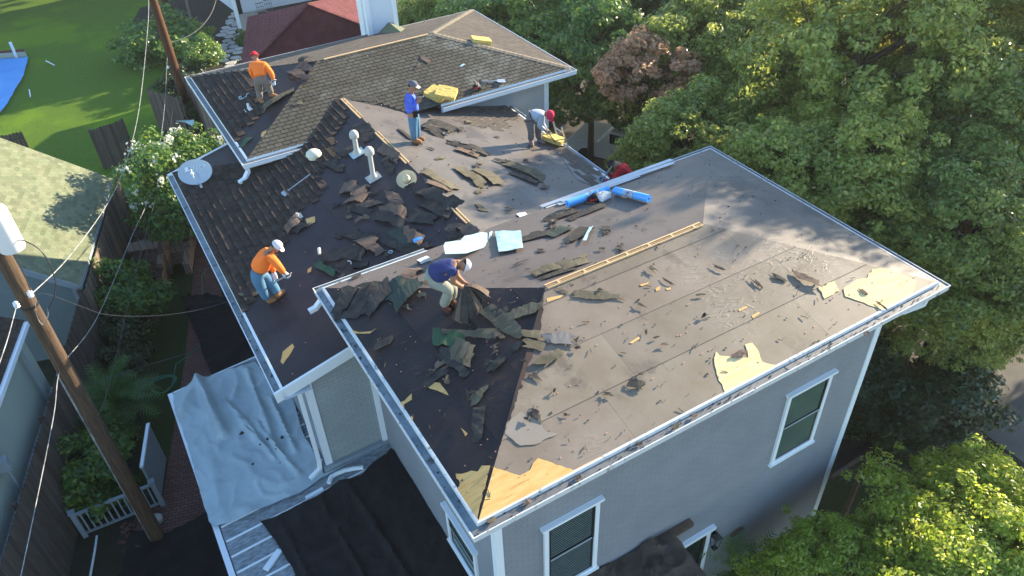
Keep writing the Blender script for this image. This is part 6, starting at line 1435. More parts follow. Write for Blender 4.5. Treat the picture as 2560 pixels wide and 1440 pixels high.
LIST = [
 # key,A,B,w,mat,label,lift,curl
 ('A_left', (838, 788), (880, 712), .34, D, 'charcoal shingle sheet nearest the left corner of the near roof', .03, 0),
 ('A_left', (868, 800), (918, 712), .40, D, 'charcoal shingle sheet with tab lines beside the left corner gutter', .04, 0),
 ('A_left', (905, 790), (948, 708), .36, D, 'charcoal shingle sheet between the left corner and the crouching worker', .05, 0),
 ('A_left', (925, 770), (975, 712), .30, D, 'dark shingle sheet against the teal backed one', .03, 0),
 ('A_left', (985, 768), (1050, 700), .34, T_, 'teal tinted shingle strip behind the crouching worker', .08, 0),
 ('A_left', (960, 738), (1010, 705), .36, T_, 'teal backed shingle left of the crouching worker', .04, 0),
 ('A_back', (985, 712), (1058, 672), .30, Bn, 'brown curled shingle strip behind the crouching worker', .10, 0),
 ('A_back', (880, 700), (900, 690), .10, D, 'dark chip at the left end of the back slope', .0, 0),
 ('A_left', (1215, 772), (1302, 842), .26, O_, 'long mossy strip below the bundle of torn shingles', .02, 0),
 ('A_left', (1255, 800), (1358, 765), .22, O_, 'mossy strip crossing toward the open ridge end', .02, 0),
 ('A_left', (1105, 828), (1240, 836), .20, O_, 'long thin mossy strip above the green backed shingle', .01, 0),
 ('A_left', (1080, 842), (1165, 862), .34, G_, 'bright green backed shingle piece on the dark near slope', .04, 0),
 ('A_left', (1130, 870), (1188, 898), .36, O_, 'brownish olive shingle just under the green backed one', .05, 0),
 ('A_left', (1105, 882), (1170, 935), .22, D, 'black shingle strip beside the green backed one', .02, 0),
 ('A_left', (1230, 790), (1270, 775), .18, D, 'small dark shingle next to the worker bundle', .01, 0),
 ('A_left', (1060, 965), (1120, 925), .16, D, 'dark strip above the lower bare wood patch', .02, 0),
 ('A_left', (1190, 1105), (1200, 1018), .17, D, 'upright dark strip lying near the near hip line', .01, 0),
 ('A_left', (1180, 1010), (1212, 970), .16, O_, 'small mossy piece above the upright dark strip', .01, 0),
 ('A_left', (1228, 930), (1262, 895), .16, D, 'dark torn scrap in the middle of the dark slope', .03, 0),
 ('A_left', (940, 870), (985, 850), .16, D, 'dark flat scrap near the left gutter', .0, 0),
 (F, (1432, 738), (1555, 742), .17, O_, 'long flat grey green shingle below the open ridge', .01, 0),
 (F, (1310, 858), (1360, 870), .16, O_, 'pale green shingle lying across the near hip', .01, 0),
 (F, (1300, 832), (1352, 840), .16, O_, 'mossy shingle just above the pale green one on the near hip', .01, 0),
 (F, (1365, 845), (1432, 850), .22, M['felt_lap'], 'torn grey felt flap right of the near hip', .02, 0),
 (F, (1352, 915), (1395, 880), .20, O_, 'grey triangular shingle piece right of the near hip', .015, 0),
 (F, (1320, 1030), (1352, 1045), .15, D, 'small broken shingle on the pale felt patch', .03, 0),
 (F, (1325, 935), (1348, 945), .09, D, 'little dark chip right of the near hip below the flap', .01, 0),
 (F, (1568, 958), (1610, 968), .14, D, 'dark curled scrap in the middle of the near front slope', .03, 0),
 (F, (1622, 668), (1638, 680), .09, O_, 'small green grey chip under the open ridge', .01, 0),
 (F, (1590, 760), (1608, 770), .05, D, 'tiny dark bar below the small wood chips', .01, 0),
 (F, (1400, 728), (1420, 735), .06, O_, 'tiny mossy chip at the left end of the open ridge', .01, 0),
 (F, (1660, 700), (1680, 712), .05, D, 'tiny dark bar upper middle of the near front slope', .01, 0),
 (F, (1740, 740), (1760, 738), .05, D, 'thin dark sliver in the tree shade on the front slope', .01, 0),
 (F, (1785, 668), (1810, 678), .05, D, 'thin dark sliver below the right ridge end', .01, 0),
 (F, (1990, 690), (2050, 712), .16, Bn, 'torn felt flap left of the big right wood patch', .04, 0),
 (F, (1930, 690), (1960, 700), .09, D, 'dark fragment left of the big right wood patch', .02, 0),
 (F, (2150, 726), (2168, 740), .07, Bn, 'brown splintered piece on the big right wood patch', .01, 0),
 (F, (2192, 758), (2215, 775), .05, Bn, 'brown stick at the edge of the big right wood patch', .01, 0),
 (F, (1835, 895), (1860, 880), .10, Bn, 'brown felt shred over the middle wood patch', .01, 0),
 ('A_back', (1330, 688), (1400, 668), .26, O_, 'olive shingle heap piece left end below the open ridge back side', .03, 0),
 ('A_back', (1375, 680), (1470, 648), .32, O_, 'large olive shingle sheet beside the open ridge', .06, 0),
 ('A_back', (1350, 700), (1440, 672), .12, D, 'dark strip under the large olive sheet', .02, 0),
 ('A_back', (1300, 600), (1385, 580), .30, D, 'slate coloured strip right of the silver foil sheets', .03, 0),
 ('A_back', (1370, 592), (1420, 570), .32, T_, 'greenish slate strip right of the silver foil sheets', .03, 0),
 ('A_back', (1425, 605), (1470, 572), .30, D, 'square slate piece with a pale strip beside it', .01, 0),
 ('A_back', (1370, 550), (1445, 525), .30, D, 'dark sheet below the left blue roll', .04, 0),
 ('A_back', (1420, 552), (1510, 515), .20, D, 'long dark strip below the tool bag', .03, 0),
 ('A_back', (1380, 545), (1400, 530), .14, T_, 'green scrap at the end of the metal edge strips', .01, 0),
 ('A_back', (1290, 665), (1315, 655), .05, D, 'curled black sliver in the middle of the back slope', .03, 0),
 ('B_right', (1062, 312), (1140, 330), .34, D, 'black arched shingle sheet right of the standing worker', .16, 0),
 ('B_right', (1060, 318), (1110, 345), .28, D, 'second black arched strip right of the standing worker', .12, 0),
 ('B_right', (1115, 358), (1222, 388), .26, D, 'long dark arched strip below the standing worker', .12, 0),
 ('B_right', (1140, 372), (1200, 392), .30, Bn, 'brown strip under the long dark arched one', .04, 0),
 ('B_right', (1145, 420), (1210, 470), .30, O_, 'olive twisted sheet left of the twin dark strips', .08, 0),
 ('B_right', (1195, 425), (1250, 465), .34, O_, 'mossy topped sheet in the middle of the right slope', .08, 0),
 ('B_right', (1258, 405), (1362, 450), .36, O_, 'big olive grey curled sheet right of centre on the middle roof', .12, 0),
 ('B_right', (1275, 430), (1350, 462), .26, D, 'dark strip under the big olive grey sheet', .03, 0),
 ('B_right', (1055, 430), (1140, 475), .26, O_, 'long tan edged strip right of the straw hat', .08, 0),
 ('B_right', (1065, 455), (1125, 480), .20, Bn, 'tan strip lowest of those right of the straw hat', .04, 0),
 ('B_right', (1240, 403), (1275, 412), .12, D, 'small dark piece above the big olive grey sheet', .03, 0),
 ('B_right', (1195, 512), (1208, 528), .18, O_, 'small square olive piece alone on the right slope', .01, 0),
 ('B_right', (1000, 325), (1030, 350), .14, D, 'small dark wedge left of the standing worker', .03, 0),
 ('B_right', (1070, 370), (1085, 378), .10, D, 'small dark wedge below the standing worker', .02, 0),
 ('B_left', (855, 470), (915, 480), .42, Bn, 'brown shingle square in the heap left of the lower vent pipe', .08, 0),
 ('B_left', (870, 500), (925, 495), .38, Bn, 'second brown shingle square stacked in the same heap', .14, 0),
 ('B_left', (868, 515), (930, 530), .28, D, 'dark strip at the foot of the brown squares', .04, 0),
 ('B_left', (900, 520), (950, 505), .20, Bn, 'narrow brown strip right of the brown squares', .05, 0),
 ('B_left', (975, 480), (1000, 520), .26, Bn, 'brown strip standing in the heap below the straw hat', .08, 0),
 ('B_left', (950, 525), (1015, 540), .30, Bn, 'curled tan shingle in the heap below the straw hat', .18, 0),
 ('B_left', (940, 540), (1010, 565), .26, D, 'dark arched strip below the curled tan one', .12, 0),
 ('B_left', (1000, 540), (1050, 530), .24, D, 'dark strip right of the curled tan one', .04, 0),
 ('B_left', (1050, 478), (1148, 520), .36, D, 'big dark arched sheet along the open ridge batten', .14, 0),
 ('B_left', (1060, 500), (1130, 540), .34, D, 'large dark sheet under the arched one by the ridge', .05, 0),
 ('B_left', (1030, 545), (1090, 550), .30, D, 'flat dark sheet between the heap and the ridge', .03, 0),
 ('B_left', (815, 640), (912, 640), .38, D, 'wide black shingle stack right of the white tube', .10, 0),
 ('B_left', (820, 655), (915, 655), .36, D, 'wide black shingle layer lowest in the stack right of the white tube', .04, 0),
 ('B_left', (905, 595), (960, 635), .34, Bn, 'brown arched sheet right of the wide black stack', .14, 0),
 ('B_left', (870, 580), (930, 600), .32, D, 'dark sheet above the wide black stack', .06, 0),
 ('B_left', (1005, 590), (1060, 598), .40, Bn, 'brown tabbed square in the lower heap', .14, 0),
 ('B_left', (985, 575), (1030, 620), .30, T_, 'teal edged sheet in the lower heap', .05, 0),
 ('B_left', (970, 600), (1020, 630), .26, D, 'dark strip left of the brown tabbed square', .04, 0),
 ('B_left', (1030, 625), (1080, 610), .30, D, 'dark mossy strip lower right of the brown tabbed square', .04, 0),
 ('B_left', (1130, 560), (1140, 600), .30, D, 'upright dark sheet beside the last ridge batten', .06, 0),
 ('B_left', (1150, 565), (1190, 590), .26, Bn, 'brown sheet leaning on the last ridge batten', .06, 0),
 ('B_left', (795, 660), (840, 685), .20, G_, 'green backed strip at the edge of the lower heap', .02, 0),
 ('B_left', (830, 660), (880, 690), .26, D, 'dark strip right of the green backed one', .03, 0),
 ('B_left', (710, 580), (750, 545), .42, Bn, 'pale curled shingle bundle above the bending worker', .12, 0),
 ('B_left', (735, 585), (765, 560), .26, D, 'dark shingle leaning on the pale curled bundle', .06, 0),
 ('B_left', (815, 405), (860, 425), .24, D, 'short dark strip above the long shovel', .03, 0),
 ('B_left', (850, 395), (885, 370), .24, D, 'dark piece left of the upper vent pipe', .03, 0),
 ('B_left', (900, 310), (930, 350), .36, D, 'dark flat sheet near the top ridge batten', .04, 0),
 ('B_left', (950, 370), (1000, 400), .26, Bn, 'brownish strip right of the lower vent pipe', .05, 0),
 ('B_left', (960, 400), (985, 430), .26, D, 'dark strip just right of the lower vent pipe', .05, 0),
 ('B_left', (830, 520), (850, 512), .10, D, 'crumpled dark scrap right of the pipe collar', .04, 0),
 ('B_left', (888, 560), (910, 548), .10, Bn, 'crumpled grey brown scrap in the middle of the left slope', .06, 0),
 ('C_left', (600, 370), (625, 345), .18, G_, 'green backed strip on the far left slope by the gutter', .02, 0),
 ('C_left', (660, 275), (735, 225), .24, O_, 'long edge strip curling along the far hip', .12, 0),
 ('C_left', (655, 265), (720, 235), .18, D, 'black strip under the one curling along the far hip', .04, 0),
 ('C_left', (728, 178), (770, 200), .28, Bn, 'brown arched sheet at the top of the far left slope', .10, 0),
 ('C_left', (745, 165), (790, 178), .30, Bn, 'brown flat sheet at the far ridge end', .08, 0),
 ('C_left', (750, 160), (778, 142), .30, D, 'dark rolled shingle standing at the far ridge end', .16, 0),
 ('C_left', (730, 190), (770, 210), .22, D, 'dark strip below the arched one at the far ridge end', .03, 0),
 ('C_front', (1052, 145), (1075, 158), .14, Bn, 'brown torn scrap on the olive shingles', .02, 0),
 ('C_front', (1040, 175), (1050, 162), .08, Bn, 'small folded brown scrap on the olive shingles', .03, 0),
 ('C_front', (735, 262), (760, 258), .14, O_, 'lifted shingle tab on the olive slope near the left hip', .05, 0),
 ('C_front', (1150, 168), (1163, 160), .06, M['foil'], 'first pale scrap near the right hip of the olive slope', .01, 0),
 (F, (1880, 700), (1900, 720), .08, D, 'dark flake in the tree shade left of the right wood patch', .01, 0),
 (F, (1508, 985), (1530, 990), .05, D, 'little dark curl left of the middle scrap on the front slope', .02, 0),
]
for i, (k, A, B, w_, mt, lb, lf, cu) in enumerate(LIST):
    strip(k, A, B, w_*1.18, mt, lb, lift=lf*.6, curl=cu, seed=i, h=.022+.006*(i % 5), tabs=3 if w_ >= .22 and mt in (D, O_, Bn) else 0, twist=.03*((i % 3)-1) if lf > .03 else 0)
# small torn pieces mixed into the heaps and scattered round them
ZN = [('B_left', (850, 455, 130, 90), 16, 'small torn shingle piece in the heap below the vent pipes'), ('B_left', (985, 500, 150, 110), 16, 'small torn shingle piece in the heap below the straw hat'),
 ('B_left', (830, 580, 250, 110), 20, 'small torn shingle piece in the lowest heap on the left slope'), ('B_left', (960, 350, 60, 90), 6, 'small torn shingle piece between the lower vent pipe and the ridge'),
 ('B_left', (600, 700, 60, 70), 4, 'small torn shingle piece by the gutter left of the bending worker'),
 ('A_left', (1000, 720, 90, 70), 5, 'small torn shingle piece behind the crouching worker'), ('A_left', (1080, 800, 230, 200), 16, 'small torn shingle piece on the dark near slope'),
 ('A_front', (1300, 800, 160, 260), 6, 'small torn shingle piece right of the near hip line'), ('A_front', (1500, 640, 560, 240), 5, 'small torn shingle piece on the sunlit near slope'),
 ('B_right', (1060, 300, 180, 100), 7, 'small torn shingle piece near the standing worker'), ('B_right', (1080, 400, 320, 130), 7, 'small torn shingle piece in the middle of the right slope'),
 ('A_back', (1300, 520, 260, 110), 12, 'small torn shingle piece between the blue rolls and the open ridge')]
rz_ = random.Random(31)
for key, (x0, y0, w0, h0), n_, lb in ZN:
    for k in range(n_):
        x = x0+rz_.random()*w0; y = y0+rz_.random()*h0; a_ = rz_.uniform(0, pi); l_ = rz_.uniform(6, 20) if key != 'A_front' else rz_.uniform(8, 14)
        u_, v_ = S[key].px(x, y)
        if not inside((u_, v_), POLY[key]): continue
        strip(key, (x, y), (x+l_*cos(a_), y+l_*.7*sin(a_)), rz_.uniform(.08, .20) if key != 'A_front' else rz_.uniform(.04, .10), rz_.choice((D, D, D, Bn, O_)), lb, lift=rz_.uniform(0, .04), h=.02+.03*rz_.random(), seed=k, ragged=.05, group=lb.replace('piece', 'pieces'), name='shingle_piece')
# pale strips and foil
strip('A_back', (1462, 608), (1478, 575), .07, M['foil'], 'narrow pale strip on the square slate piece', h=.07, group=None, name='metal_strip', cat='strip')
def foil(key, pxs, label, seed, amp=.02, h=.04, mt='foil', group='silver blue foil sheets', name='foil_sheet', cat='foil sheet'):
    s = S[key]; return cloth(name, pxs, s.n, s.d, M[mt], seed, label, cat, amp=amp, res=.06, h=h, group=group, jag_=.004, freq=1.5)
foil('B_right', [(1108, 622), (1112, 612), (1150, 608), (1160, 598), (1205, 588), (1217, 590), (1219, 622), (1165, 640), (1112, 642)], 'crumpled pale blue foil sheet behind the worker in navy', 31, h=.06)
foil('B_right', [(1222, 588), (1236, 580), (1246, 628), (1218, 630)], 'folded foil flap between the two larger foil sheets', 33, h=.06)
foil('A_back', [(1238, 584), (1303, 582), (1309, 626), (1248, 638)], 'square pale blue foil sheet right of the crumpled one', 34, h=.05)
foil('B_left', [(1040, 618), (1062, 610), (1066, 614), (1045, 626)], 'small light blue foil scrap in the lower heap', 35, h=.22, mt='blue', group=None)
foil('B_right', [(1290, 538), (1312, 533), (1320, 543), (1300, 547)], 'white card left of the metal edge strips', 36, h=.03, mt='white', group='white cards near the metal strips')
foil('B_right', [(1322, 537), (1338, 536), (1342, 545), (1325, 546)], 'smaller white card beside the first one', 37, h=.03, mt='white', group='white cards near the metal strips')

# blue underlayment rolls
def roll(A, B, r, key, label, wrap=False):
    s = S[key]; a = s.W(*A, r+.02); b = s.W(*B, r+.02); d = (b-a).normalized(); t = empty('underlayment_roll', a, label, 'roll', 'blue underlayment rolls')
    mb = MB(); n_ = 24; ref = s.n; x1 = d.cross(ref).normalized(); x2 = d.cross(x1)
    def circ(c, rr): return [c+x1*(rr*cos(2*pi*k/n_))+x2*(rr*sin(2*pi*k/n_)) for k in range(n_)]
    R_ = [circ(a, r), circ(b, r), circ(b, r*.28), circ(b-d*.05, r*.28), circ(a, r*.28), circ(a+d*.05, r*.28)]; vs = sum(R_, []); fs = []
    def lk(i, j): return [(i*n_+k, i*n_+(k+1) % n_, j*n_+(k+1) % n_, j*n_+k) for k in range(n_)]
    fs = lk(0, 1)+lk(1, 2)+lk(2, 3)+lk(0, 4)+lk(4, 5)+[tuple(range(3*n_, 4*n_)), tuple(range(5*n_, 6*n_))]
    mb.add(vs, fs); mb.build('roll', M['blue'], t, smooth=True)
    if wrap:
        L = (b-a).length; c0, c1 = a+d*L*.30, a+d*L*.62; mb = MB(); vs = circ(c0, r*1.012)+circ(c1, r*1.012); mb.add(vs, [(k, (k+1) % n_, n_+(k+1) % n_, n_+k) for k in range(n_)]); mb.build('paper_wrap', mat('wrap_print', (.62, .70, .78), (.02, .06, .16), rough=.5, scale=7), t, smooth=True)
    else:
        mb = MB(); L = (b-a).length; vs = circ(a+d*L*.45, r*1.01)+circ(a+d*L*.5, r*1.01); mb.add(vs, [(k, (k+1) % n_, n_+(k+1) % n_, n_+k) for k in range(n_)]); mb.build('band', M['foil'], t, smooth=True)
roll((1418, 510), (1520, 473), .088, 'A_back', 'blue underlayment roll lying along the metal edge strips')
roll((1538, 476), (1622, 497), .088, 'A_back', 'blue underlayment roll with a printed paper wrap lying free on the back slope', True)
# white box
s = S['A_back']; p = s.W(1508, 500, .0); bx_ = empty('cardboard_box', p, 'white cardboard box beside the tool bag and blue rolls', 'box')
ud = (s.W(1530, 492)-s.W(1500, 508)); ud.normalize(); vd = s.n.cross(ud)
mb = MB(); mb.obox(p-ud*.13-vd*.1+s.n*.02, ud*.30, vd*.24, s.n*.13); mb.build('carton', M['white'], bx_)
mb = MB(); mb.obox(p-ud*.12-vd*.09+s.n*.151, ud*.28, vd*.05, s.n*.003); mb.build('tape', M['cream'], bx_)
s = S['A_back']; p = s.W(1060, 656, 0); bx_ = empty('cardboard_box', p, 'small white carton behind the worker in navy', 'box'); ud = (s.W(1078, 650)-s.W(1050, 662)).normalized(); vd = s.n.cross(ud)
mb = MB(); mb.obox(p-ud*.11-vd*.06+s.n*.02, ud*.24, vd*.14, s.n*.06); mb.build('carton', M['white'], bx_)
mb = MB(); mb.obox(p-ud*.125-vd*.05+s.n*.03, ud*.014, vd*.12, s.n*.04); mb.build('flap', M['brownwood'], bx_)
# metal drip edge strips
s = S['A_back']
for k, (A, B, h_, lb) in enumerate((((1356, 518), (1683, 400), .03, 'longest galvanised edge strip on the back eave'), ((1405, 505), (1686, 408), .05, 'upper galvanised edge strip lying over the others'), ((1398, 513), (1600, 441), .035, 'shorter galvanised edge strip nearest the blue roll'))):
    a = s.W(*A, h_); b = s.W(*B, h_); d = (b-a).normalized(); sv = s.n.cross(d).normalized(); mb = MB()
    for q in range(3): mb.slab([a+sv*(.045*q-.02)+s.n*.012*(q % 2), b+sv*(.045*q-.02)+s.n*.012*(q % 2), b+sv*(.045*(q+1)-.02)+s.n*.012*((q+1) % 2), a+sv*(.045*(q+1)-.02)+s.n*.012*((q+1) % 2)], s.n*.003)
    tag(mb.build('edge_strip', M['steel']), lb, 'metal strip', 'galvanised edge strips')
# tool belts/bags
def toolbag(key, x, y, r, label, seed, reds=1):
    s = S[key]; p = s.W(x, y, 0); rnd = random.Random(seed); t = empty('tool_belt', p, label, 'tool belt', 'tool belts left on the roof')
    bm = bmesh.new(); bmesh.ops.create_icosphere(bm, subdivisions=3, radius=r)
    for v in bm.verts:
        q = v.co.copy(); f = 1+.45*noise.noise(q*9+V((seed, 0, 0)))+.2*noise.noise(q*25); v.co = V((q.x*1.25*f, q.y*f, max(-.02, q.z*.75*f+.4*r)))
    me = bpy.data.meshes.new('pouch'); bm.to_mesh(me); bm.free(); me.materials.append(M['hair']); o = bpy.data.objects.new('pouch', me); col.objects.link(o); o.parent = t; 
    mb = MB()
    for k in range(3): a = p+V((rnd.uniform(-r, r), rnd.uniform(-r, r), r*.5)); mb.tube([a, a+V((rnd.uniform(-.15, .15), rnd.uniform(-.1, .1), rnd.uniform(.12, .26)))], .013, 6)
    mb.build('hammer_handle', M['newwood'], t)
    mb = MB(); a = p+V((-r*.9, -r*.3, r*.5)); mb.tube([a, a+V((r*1.0, -r*.3, .03))], .035, 8); mb.build('red_handle', M['cap_red'], t)
    mb = MB(); pts = [p+V((cos(k*.5)*r*1.4, sin(k*.5)*r*1.2, .04+.02*sin(k))) for k in range(10)]; mb.tube(pts, .022, 6); mb.build('belt', M['brownwood'], t)
    mb = MB(); mb.bar(p+V((r*.6, -.1, r)), p+V((r*.9, .1, r*1.3)), .04, .05); mb.build('steel_tool', M['steel'], t)
toolbag('A_back', 1484, 503, .15, 'dark tool belt heaped over the blue roll', 1); toolbag('C_front', 1192, 224, .11, 'dark tool belt with a red handle on the olive shingles', 2)
# foam pads
def foampad(c, u, v, a, b, h, n, label, seed):
    bm = bmesh.new(); bmesh.ops.create_cube(bm, size=1); bmesh.ops.subdivide_edges(bm, edges=bm.edges, cuts=9, use_grid_fill=True); rnd = random.Random(seed)
    for vv in bm.verts:
        q = vv.co.copy(); k = V((q.x*a*9+seed, q.y*b*9, q.z*3)); r = .006*noise.noise(k*1.5)+.006*noise.noise(k*4)
        # round the corners a little
        ex = max(abs(q.x), abs(q.y)); cx = 1-.05*(abs(q.x)*2)**8*(abs(q.y)*2)**8
        pz_ = q.z*h+(r*1.4 if q.z > 0 else 0); w_ = c+u*(q.x*a*cx+r)+v*(q.y*b*cx+r)+n*(pz_+h/2); vv.co = w_
    me = bpy.data.meshes.new('foam_pad'); bm.to_mesh(me); bm.free(); me.materials.append(M['foam']); o = bpy.data.objects.new('foam_pad', me); col.objects.link(o); tag(o, label, 'foam pad', 'yellow foam kneeling pads')
def pad(key, C_, X_, label, a, b, h, seed, base=.02, tilt=None):
    s = S[key]; c = s.W(*C_, base); u = (s.W(*X_, base)-c).normalized(); foampad(c, u, s.n.cross(u), a, b, h, s.n if tilt is None else V(tilt).normalized(), label, seed)
pad('C_right', (1202, 106), (1235, 110), 'single yellow foam pad near the right hip of the far roof', .62, .46, .13, 1)
pad('C_front', (1091, 238), (1128, 256), 'lower yellow foam pad of the stacked pair on the far roof', .60, .52, .12, 2, .025)
pad('C_front', (1116, 236), (1152, 243), 'upper yellow foam pad of the stacked pair on the far roof', .60, .50, .12, 3, .16)
pad('B_right', (1384, 352), (1412, 362), 'yellow foam pad at the right eave beside the worker with the red bandana', .62, .46, .12, 4, .10)
# hat
p = S['B_left'].W(1019, 447, .02) if False else S['B_right'].W(1019, 450, .02)
p = S['B_left'].W(1018, 452, .02)
ht_ = empty('straw_hat', p, 'wide brimmed straw hat lying on the dark slope beside the ridge', 'hat'); nh = (S['B_left'].n*.6+(CAM-p).normalized()*.5).normalized(); qr = nh.to_track_quat('Z', 'Y').to_matrix().to_4x4()
mb = MB(); mb.M = Matrix.Translation(p+nh*.05) @ qr; mb.lathe([(.10, .0), (.16, -.01), (.22, .0), (.245, .03), (.25, .035), (.22, .008), (.16, -.004), (.105, .006)], 30); mb.build('brim', M['straw'], ht_, smooth=True)
mb = MB(); mb.M = Matrix.Translation(p+nh*.05) @ qr; mb.lathe([(.105, .0), (.10, .05), (.092, .10), (.07, .135), (.03, .128), (.001, .12)], 24); mb.build('crown', M['straw'], ht_, smooth=True)
mb = MB(); mb.M = Matrix.Translation(p+nh*.05) @ qr; mb.lathe([(.108, .004), (.106, .03)], 24); mb.build('hat_band', M['brownwood'], ht_, smooth=True)
# tube and ring
s = S['B_left']; a = s.W(799, 636, .05); b = s.W(797, 620, .12); mb = MB(); mb.tube([a, b], .036, 12); tag(mb.build('white_tube', M['cream']), 'white cylinder lying left of the wide black shingle stack', 'tube')
c = s.W(976, 630, .03); mb = MB(); mb.tube([c+s.u*(.045*cos(t*pi/8))+s.v*(.045*sin(t*pi/8)) for t in range(17)], .012, 6); tag(mb.build('tape_roll', M['dish'], smooth=True), 'small grey tape ring right of the brown arched sheet', 'tape')
c = s.W(878, 660, .05); mb = MB(); mb.tube([c, c+s.u*-.08+s.v*.03, c+s.u*-.16-s.v*.02], .014, 6); tag(mb.build('cord', M['pvc'], smooth=True), 'short white twist of cord below the wide black stack', 'cord')
s = S['C_left']; mb = MB(); mb.tube([s.W(x, y, .04) for x, y in ((600, 246), (597, 243), (602, 240), (604, 246), (599, 249), (610, 245), (616, 241), (616, 236), (622, 233))], .016, 6); tag(mb.build('cord', M['foil'], smooth=True), 'looped pale cord on the far left slope', 'cord')
# bundle in the hands of worker 6
s = S['A_left']; bd = empty('shingle_bundle', j6['hR'], 'fan of torn black shingle strips carried by the crouching worker', 'shingle bundle'); h0 = j6['hR']+V((.0, -.02, .04)); rnd = random.Random(12)
for k, (x, y) in enumerate(((1222, 735), (1225, 742), (1214, 752), (1205, 762), (1198, 775), (1186, 786), (1172, 796), (1160, 806), (1146, 804), (1138, 800), (1218, 738), (1190, 770))):
    e = s.W(x, y, .05) if y > 740 else s.W(x, y, .30); mid = h0.lerp(e, .5)+V((0, 0, .16-.008*k)); mb = MB(); wv = (e-h0).cross(V((0, 0, 1))).normalized()*.07; wv = (wv+V((0, 0, rnd.uniform(-.05, .05)))); L_ = []
    for q in range(7):
        t = q/6; c = h0*(1-t)**2+mid*2*t*(1-t)+e*t*t; ww = wv*(.35+.75*t); L_ += [c-ww, c+ww]
    th_ = V((.004, .0, .008)); n_ = len(L_); fs = [(2*q, 2*q+1, 2*q+3, 2*q+2) for q in range(6)]
    mb.add(L_+[p-th_ for p in L_], fs+[tuple(i+n_ for i in f[::-1]) for f in fs]+[(2*q, 2*q+2, 2*q+2+n_, 2*q+n_) for q in range(6)]+[(2*q+3, 2*q+1, 2*q+1+n_, 2*q+3+n_) for q in range(6)]+[(12, 13, 13+n_, 12+n_)])
    mb.build('strip', D if k % 4 else Bn, bd)

# cap nails and crumbs
def scatter(name, key, n_, fn, seed, mt, label=None, parent=None, kind='stuff', areas=None, cat=None):
    s = S[key]; poly = POLY[key]; rnd = random.Random(seed); mb = MB(); us = [p[0] for p in poly]; vs = [p[1] for p in poly]; k = 0; tries = 0
    A_ = [[s.px(*q) for q in a] for a in areas] if areas else None
    while k < n_ and tries < n_*30:
        tries += 1; u = rnd.uniform(min(us), max(us)); v = rnd.uniform(min(vs), max(vs))
        if not inside((u, v), poly): continue
        if A_ and not any(inside((u, v), a) for a in A_): continue
        fn(mb, s, u, v, rnd); k += 1
    o = mb.build(name, mt, parent)
    if kind: o['kind'] = kind
    if label: o['label'] = label; o['category'] = cat
    return o
def nail(mb, s, u, v, rnd): r = .011; mb.slab([s.P(u+r*cos(t*pi/3), v+r*sin(t*pi/3), .014) for t in range(6)], s.n*.006)
def crumb(mb, s, u, v, rnd):
    r = .009+.028*rnd.random()**4; a0 = rnd.random()*6; el = rnd.uniform(.25, 1); mb.slab([s.P(u+r*cos(a0+t*2.1)*(1 if t != 1 else .6), v+r*sin(a0+t*2.1)*el, .014) for t in range(3)]+[], s.n*(.006+.01*rnd.random()))
def stick(mb, s, u, v, rnd): a0 = rnd.random()*6.3; l_ = .03+.10*rnd.random()**2; mb.bar(s.P(u, v, .02), s.P(u+cos(a0)*l_, v+sin(a0)*l_, .022+.02*rnd.random()), .008, .008, up=s.n)
def rownail(mb, s, u, v, rnd): nail(mb, s, u, round(v/.5)*.5+rnd.uniform(-.02, .02), rnd)
for i, (k, n_) in enumerate(((F, 60), ('A_left', 30), ('A_back', 30), ('B_left', 30), ('B_right', 20))): scatter('cap_nails', k, n_, rownail, 50+i, M['orange_cap'], parent=house)
for i, (k, n_, mt) in enumerate(((F, 120, D), ('A_left', 150, D), ('A_back', 80, D), ('A_right', 50, D), ('B_right', 150, D), ('B_left', 200, Bn), ('C_front', 40, Bn))):
    scatter('roof_debris', k, n_, crumb, 70+i, mt, label='fine torn shingle crumbs scattered over the roof', cat='debris')
for i, (k, n_, mt) in enumerate(((F, 60, D), ('A_left', 60, O_), ('A_back', 40, D), ('B_right', 50, D))): scatter('roof_debris', k, n_, stick, 90+i, mt, label='fine torn shingle crumbs scattered over the roof', cat='debris')
scatter('white_chips', 'C_front', 16, nail, 99, M['white'], label='small white chips sprinkled on the olive shingles', cat='debris')
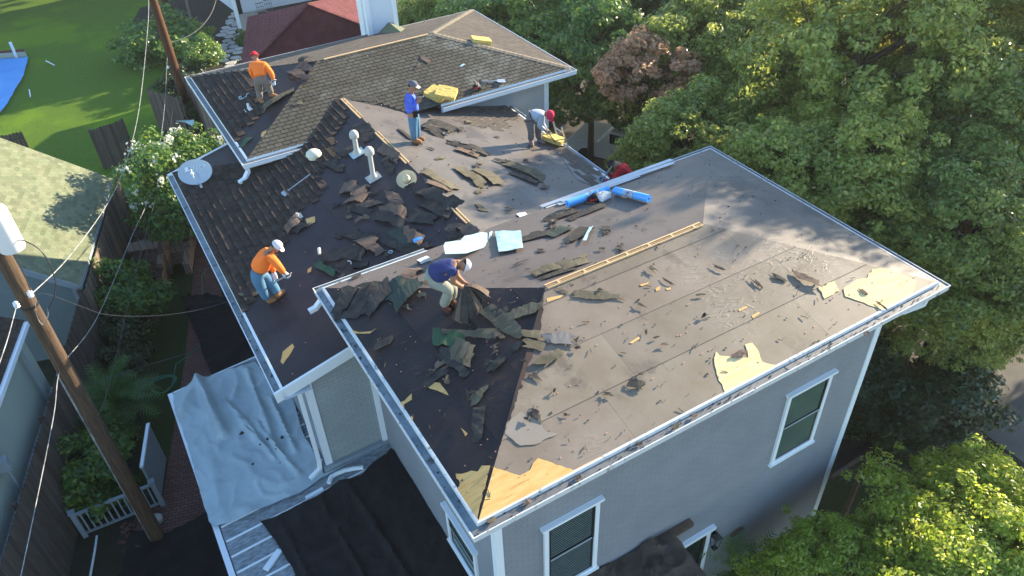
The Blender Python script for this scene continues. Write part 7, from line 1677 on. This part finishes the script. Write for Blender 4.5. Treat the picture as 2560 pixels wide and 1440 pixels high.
# gutter debris
rnd = random.Random(77); mb = MB()
for k in range(330):
    t = rnd.random()
    if rnd.random() < .6: c = V((t*AX, .02+rnd.random()*.12, ZA-.004))
    elif rnd.random() < .5: c = V((.02+rnd.random()*.12, t*AY, ZA-.004))
    else: c = V((BX0+.02+.12*rnd.random(), 5.6+t*4, ZB-.004))
    r = .006+.026*rnd.random()**3; a0 = rnd.random()*6; mb.slab([c+V((r*cos(a0+q*2.1), r*sin(a0+q*2.1)*rnd.uniform(.3, 1), 0)) for q in range(3)], (0, 0, .012))
o = mb.build('gutter_debris', D); o['kind'] = 'stuff'; o['label'] = 'dark leaf and shingle crumbs lying in the gutters'; o['category'] = 'debris'
for k, (x, y, r, mt, lb) in enumerate(((1228, 1302, .10, O_, 'green mossy shingle corner hanging over the near front gutter'), (1205, 1300, .07, D, 'dark crumpled scrap in the front gutter at the near corner'), (1318, 1258, .09, Bn, 'brown scrap in the front gutter near the corner'), (1445, 1195, .10, D, 'dark scrap in the front gutter below the bare wood'), (1600, 1110, .09, D, 'dark pile in the front gutter right of the near window'), (1690, 1068, .10, O_, 'mossy square scrap in the front gutter middle'), (1735, 1040, .08, Bn, 'brown scrap in the front gutter right of the mossy square'), (2165, 835, .10, Bn, 'pale splinter hanging over the front gutter near the right end'))):
    c = hz(x, y, ZA+.01); rr = random.Random(k); mb = MB(); mb.slab([c+V((r*.8*cos(t)*rr.uniform(.6, 1.2), r*.6*sin(t)*rr.uniform(.5, 1), rr.uniform(0, .03))) for t in (0, 1.1, 2.3, 3.6, 5.1)], (0, 0, .012)); tag(mb.build('shingle_scrap', mt), lb, 'shingle', 'scraps in the front gutter')

# ---- thin haze in the air, added to lift the shadows round the whole place
mb = MB(); mb.box((-62, -52, -1), (112, 112, 19.5)); hzo = mb.build('haze', M['white']); hzo.data.materials.clear()
hm_ = bpy.data.materials.new('haze'); hm_.use_nodes = True; t = hm_.node_tree
for n_ in list(t.nodes):
    if n_.type == 'BSDF_PRINCIPLED': t.nodes.remove(n_)
pv_ = t.nodes.new('ShaderNodeVolumePrincipled'); pv_.inputs['Density'].default_value = .00035; pv_.inputs['Color'].default_value = (.95, .96, 1, 1); pv_.inputs['Anisotropy'].default_value = .35
t.links.new(pv_.outputs[0], t.nodes['Material Output'].inputs['Volume']); hzo.data.materials.append(hm_); hzo['kind'] = 'stuff'
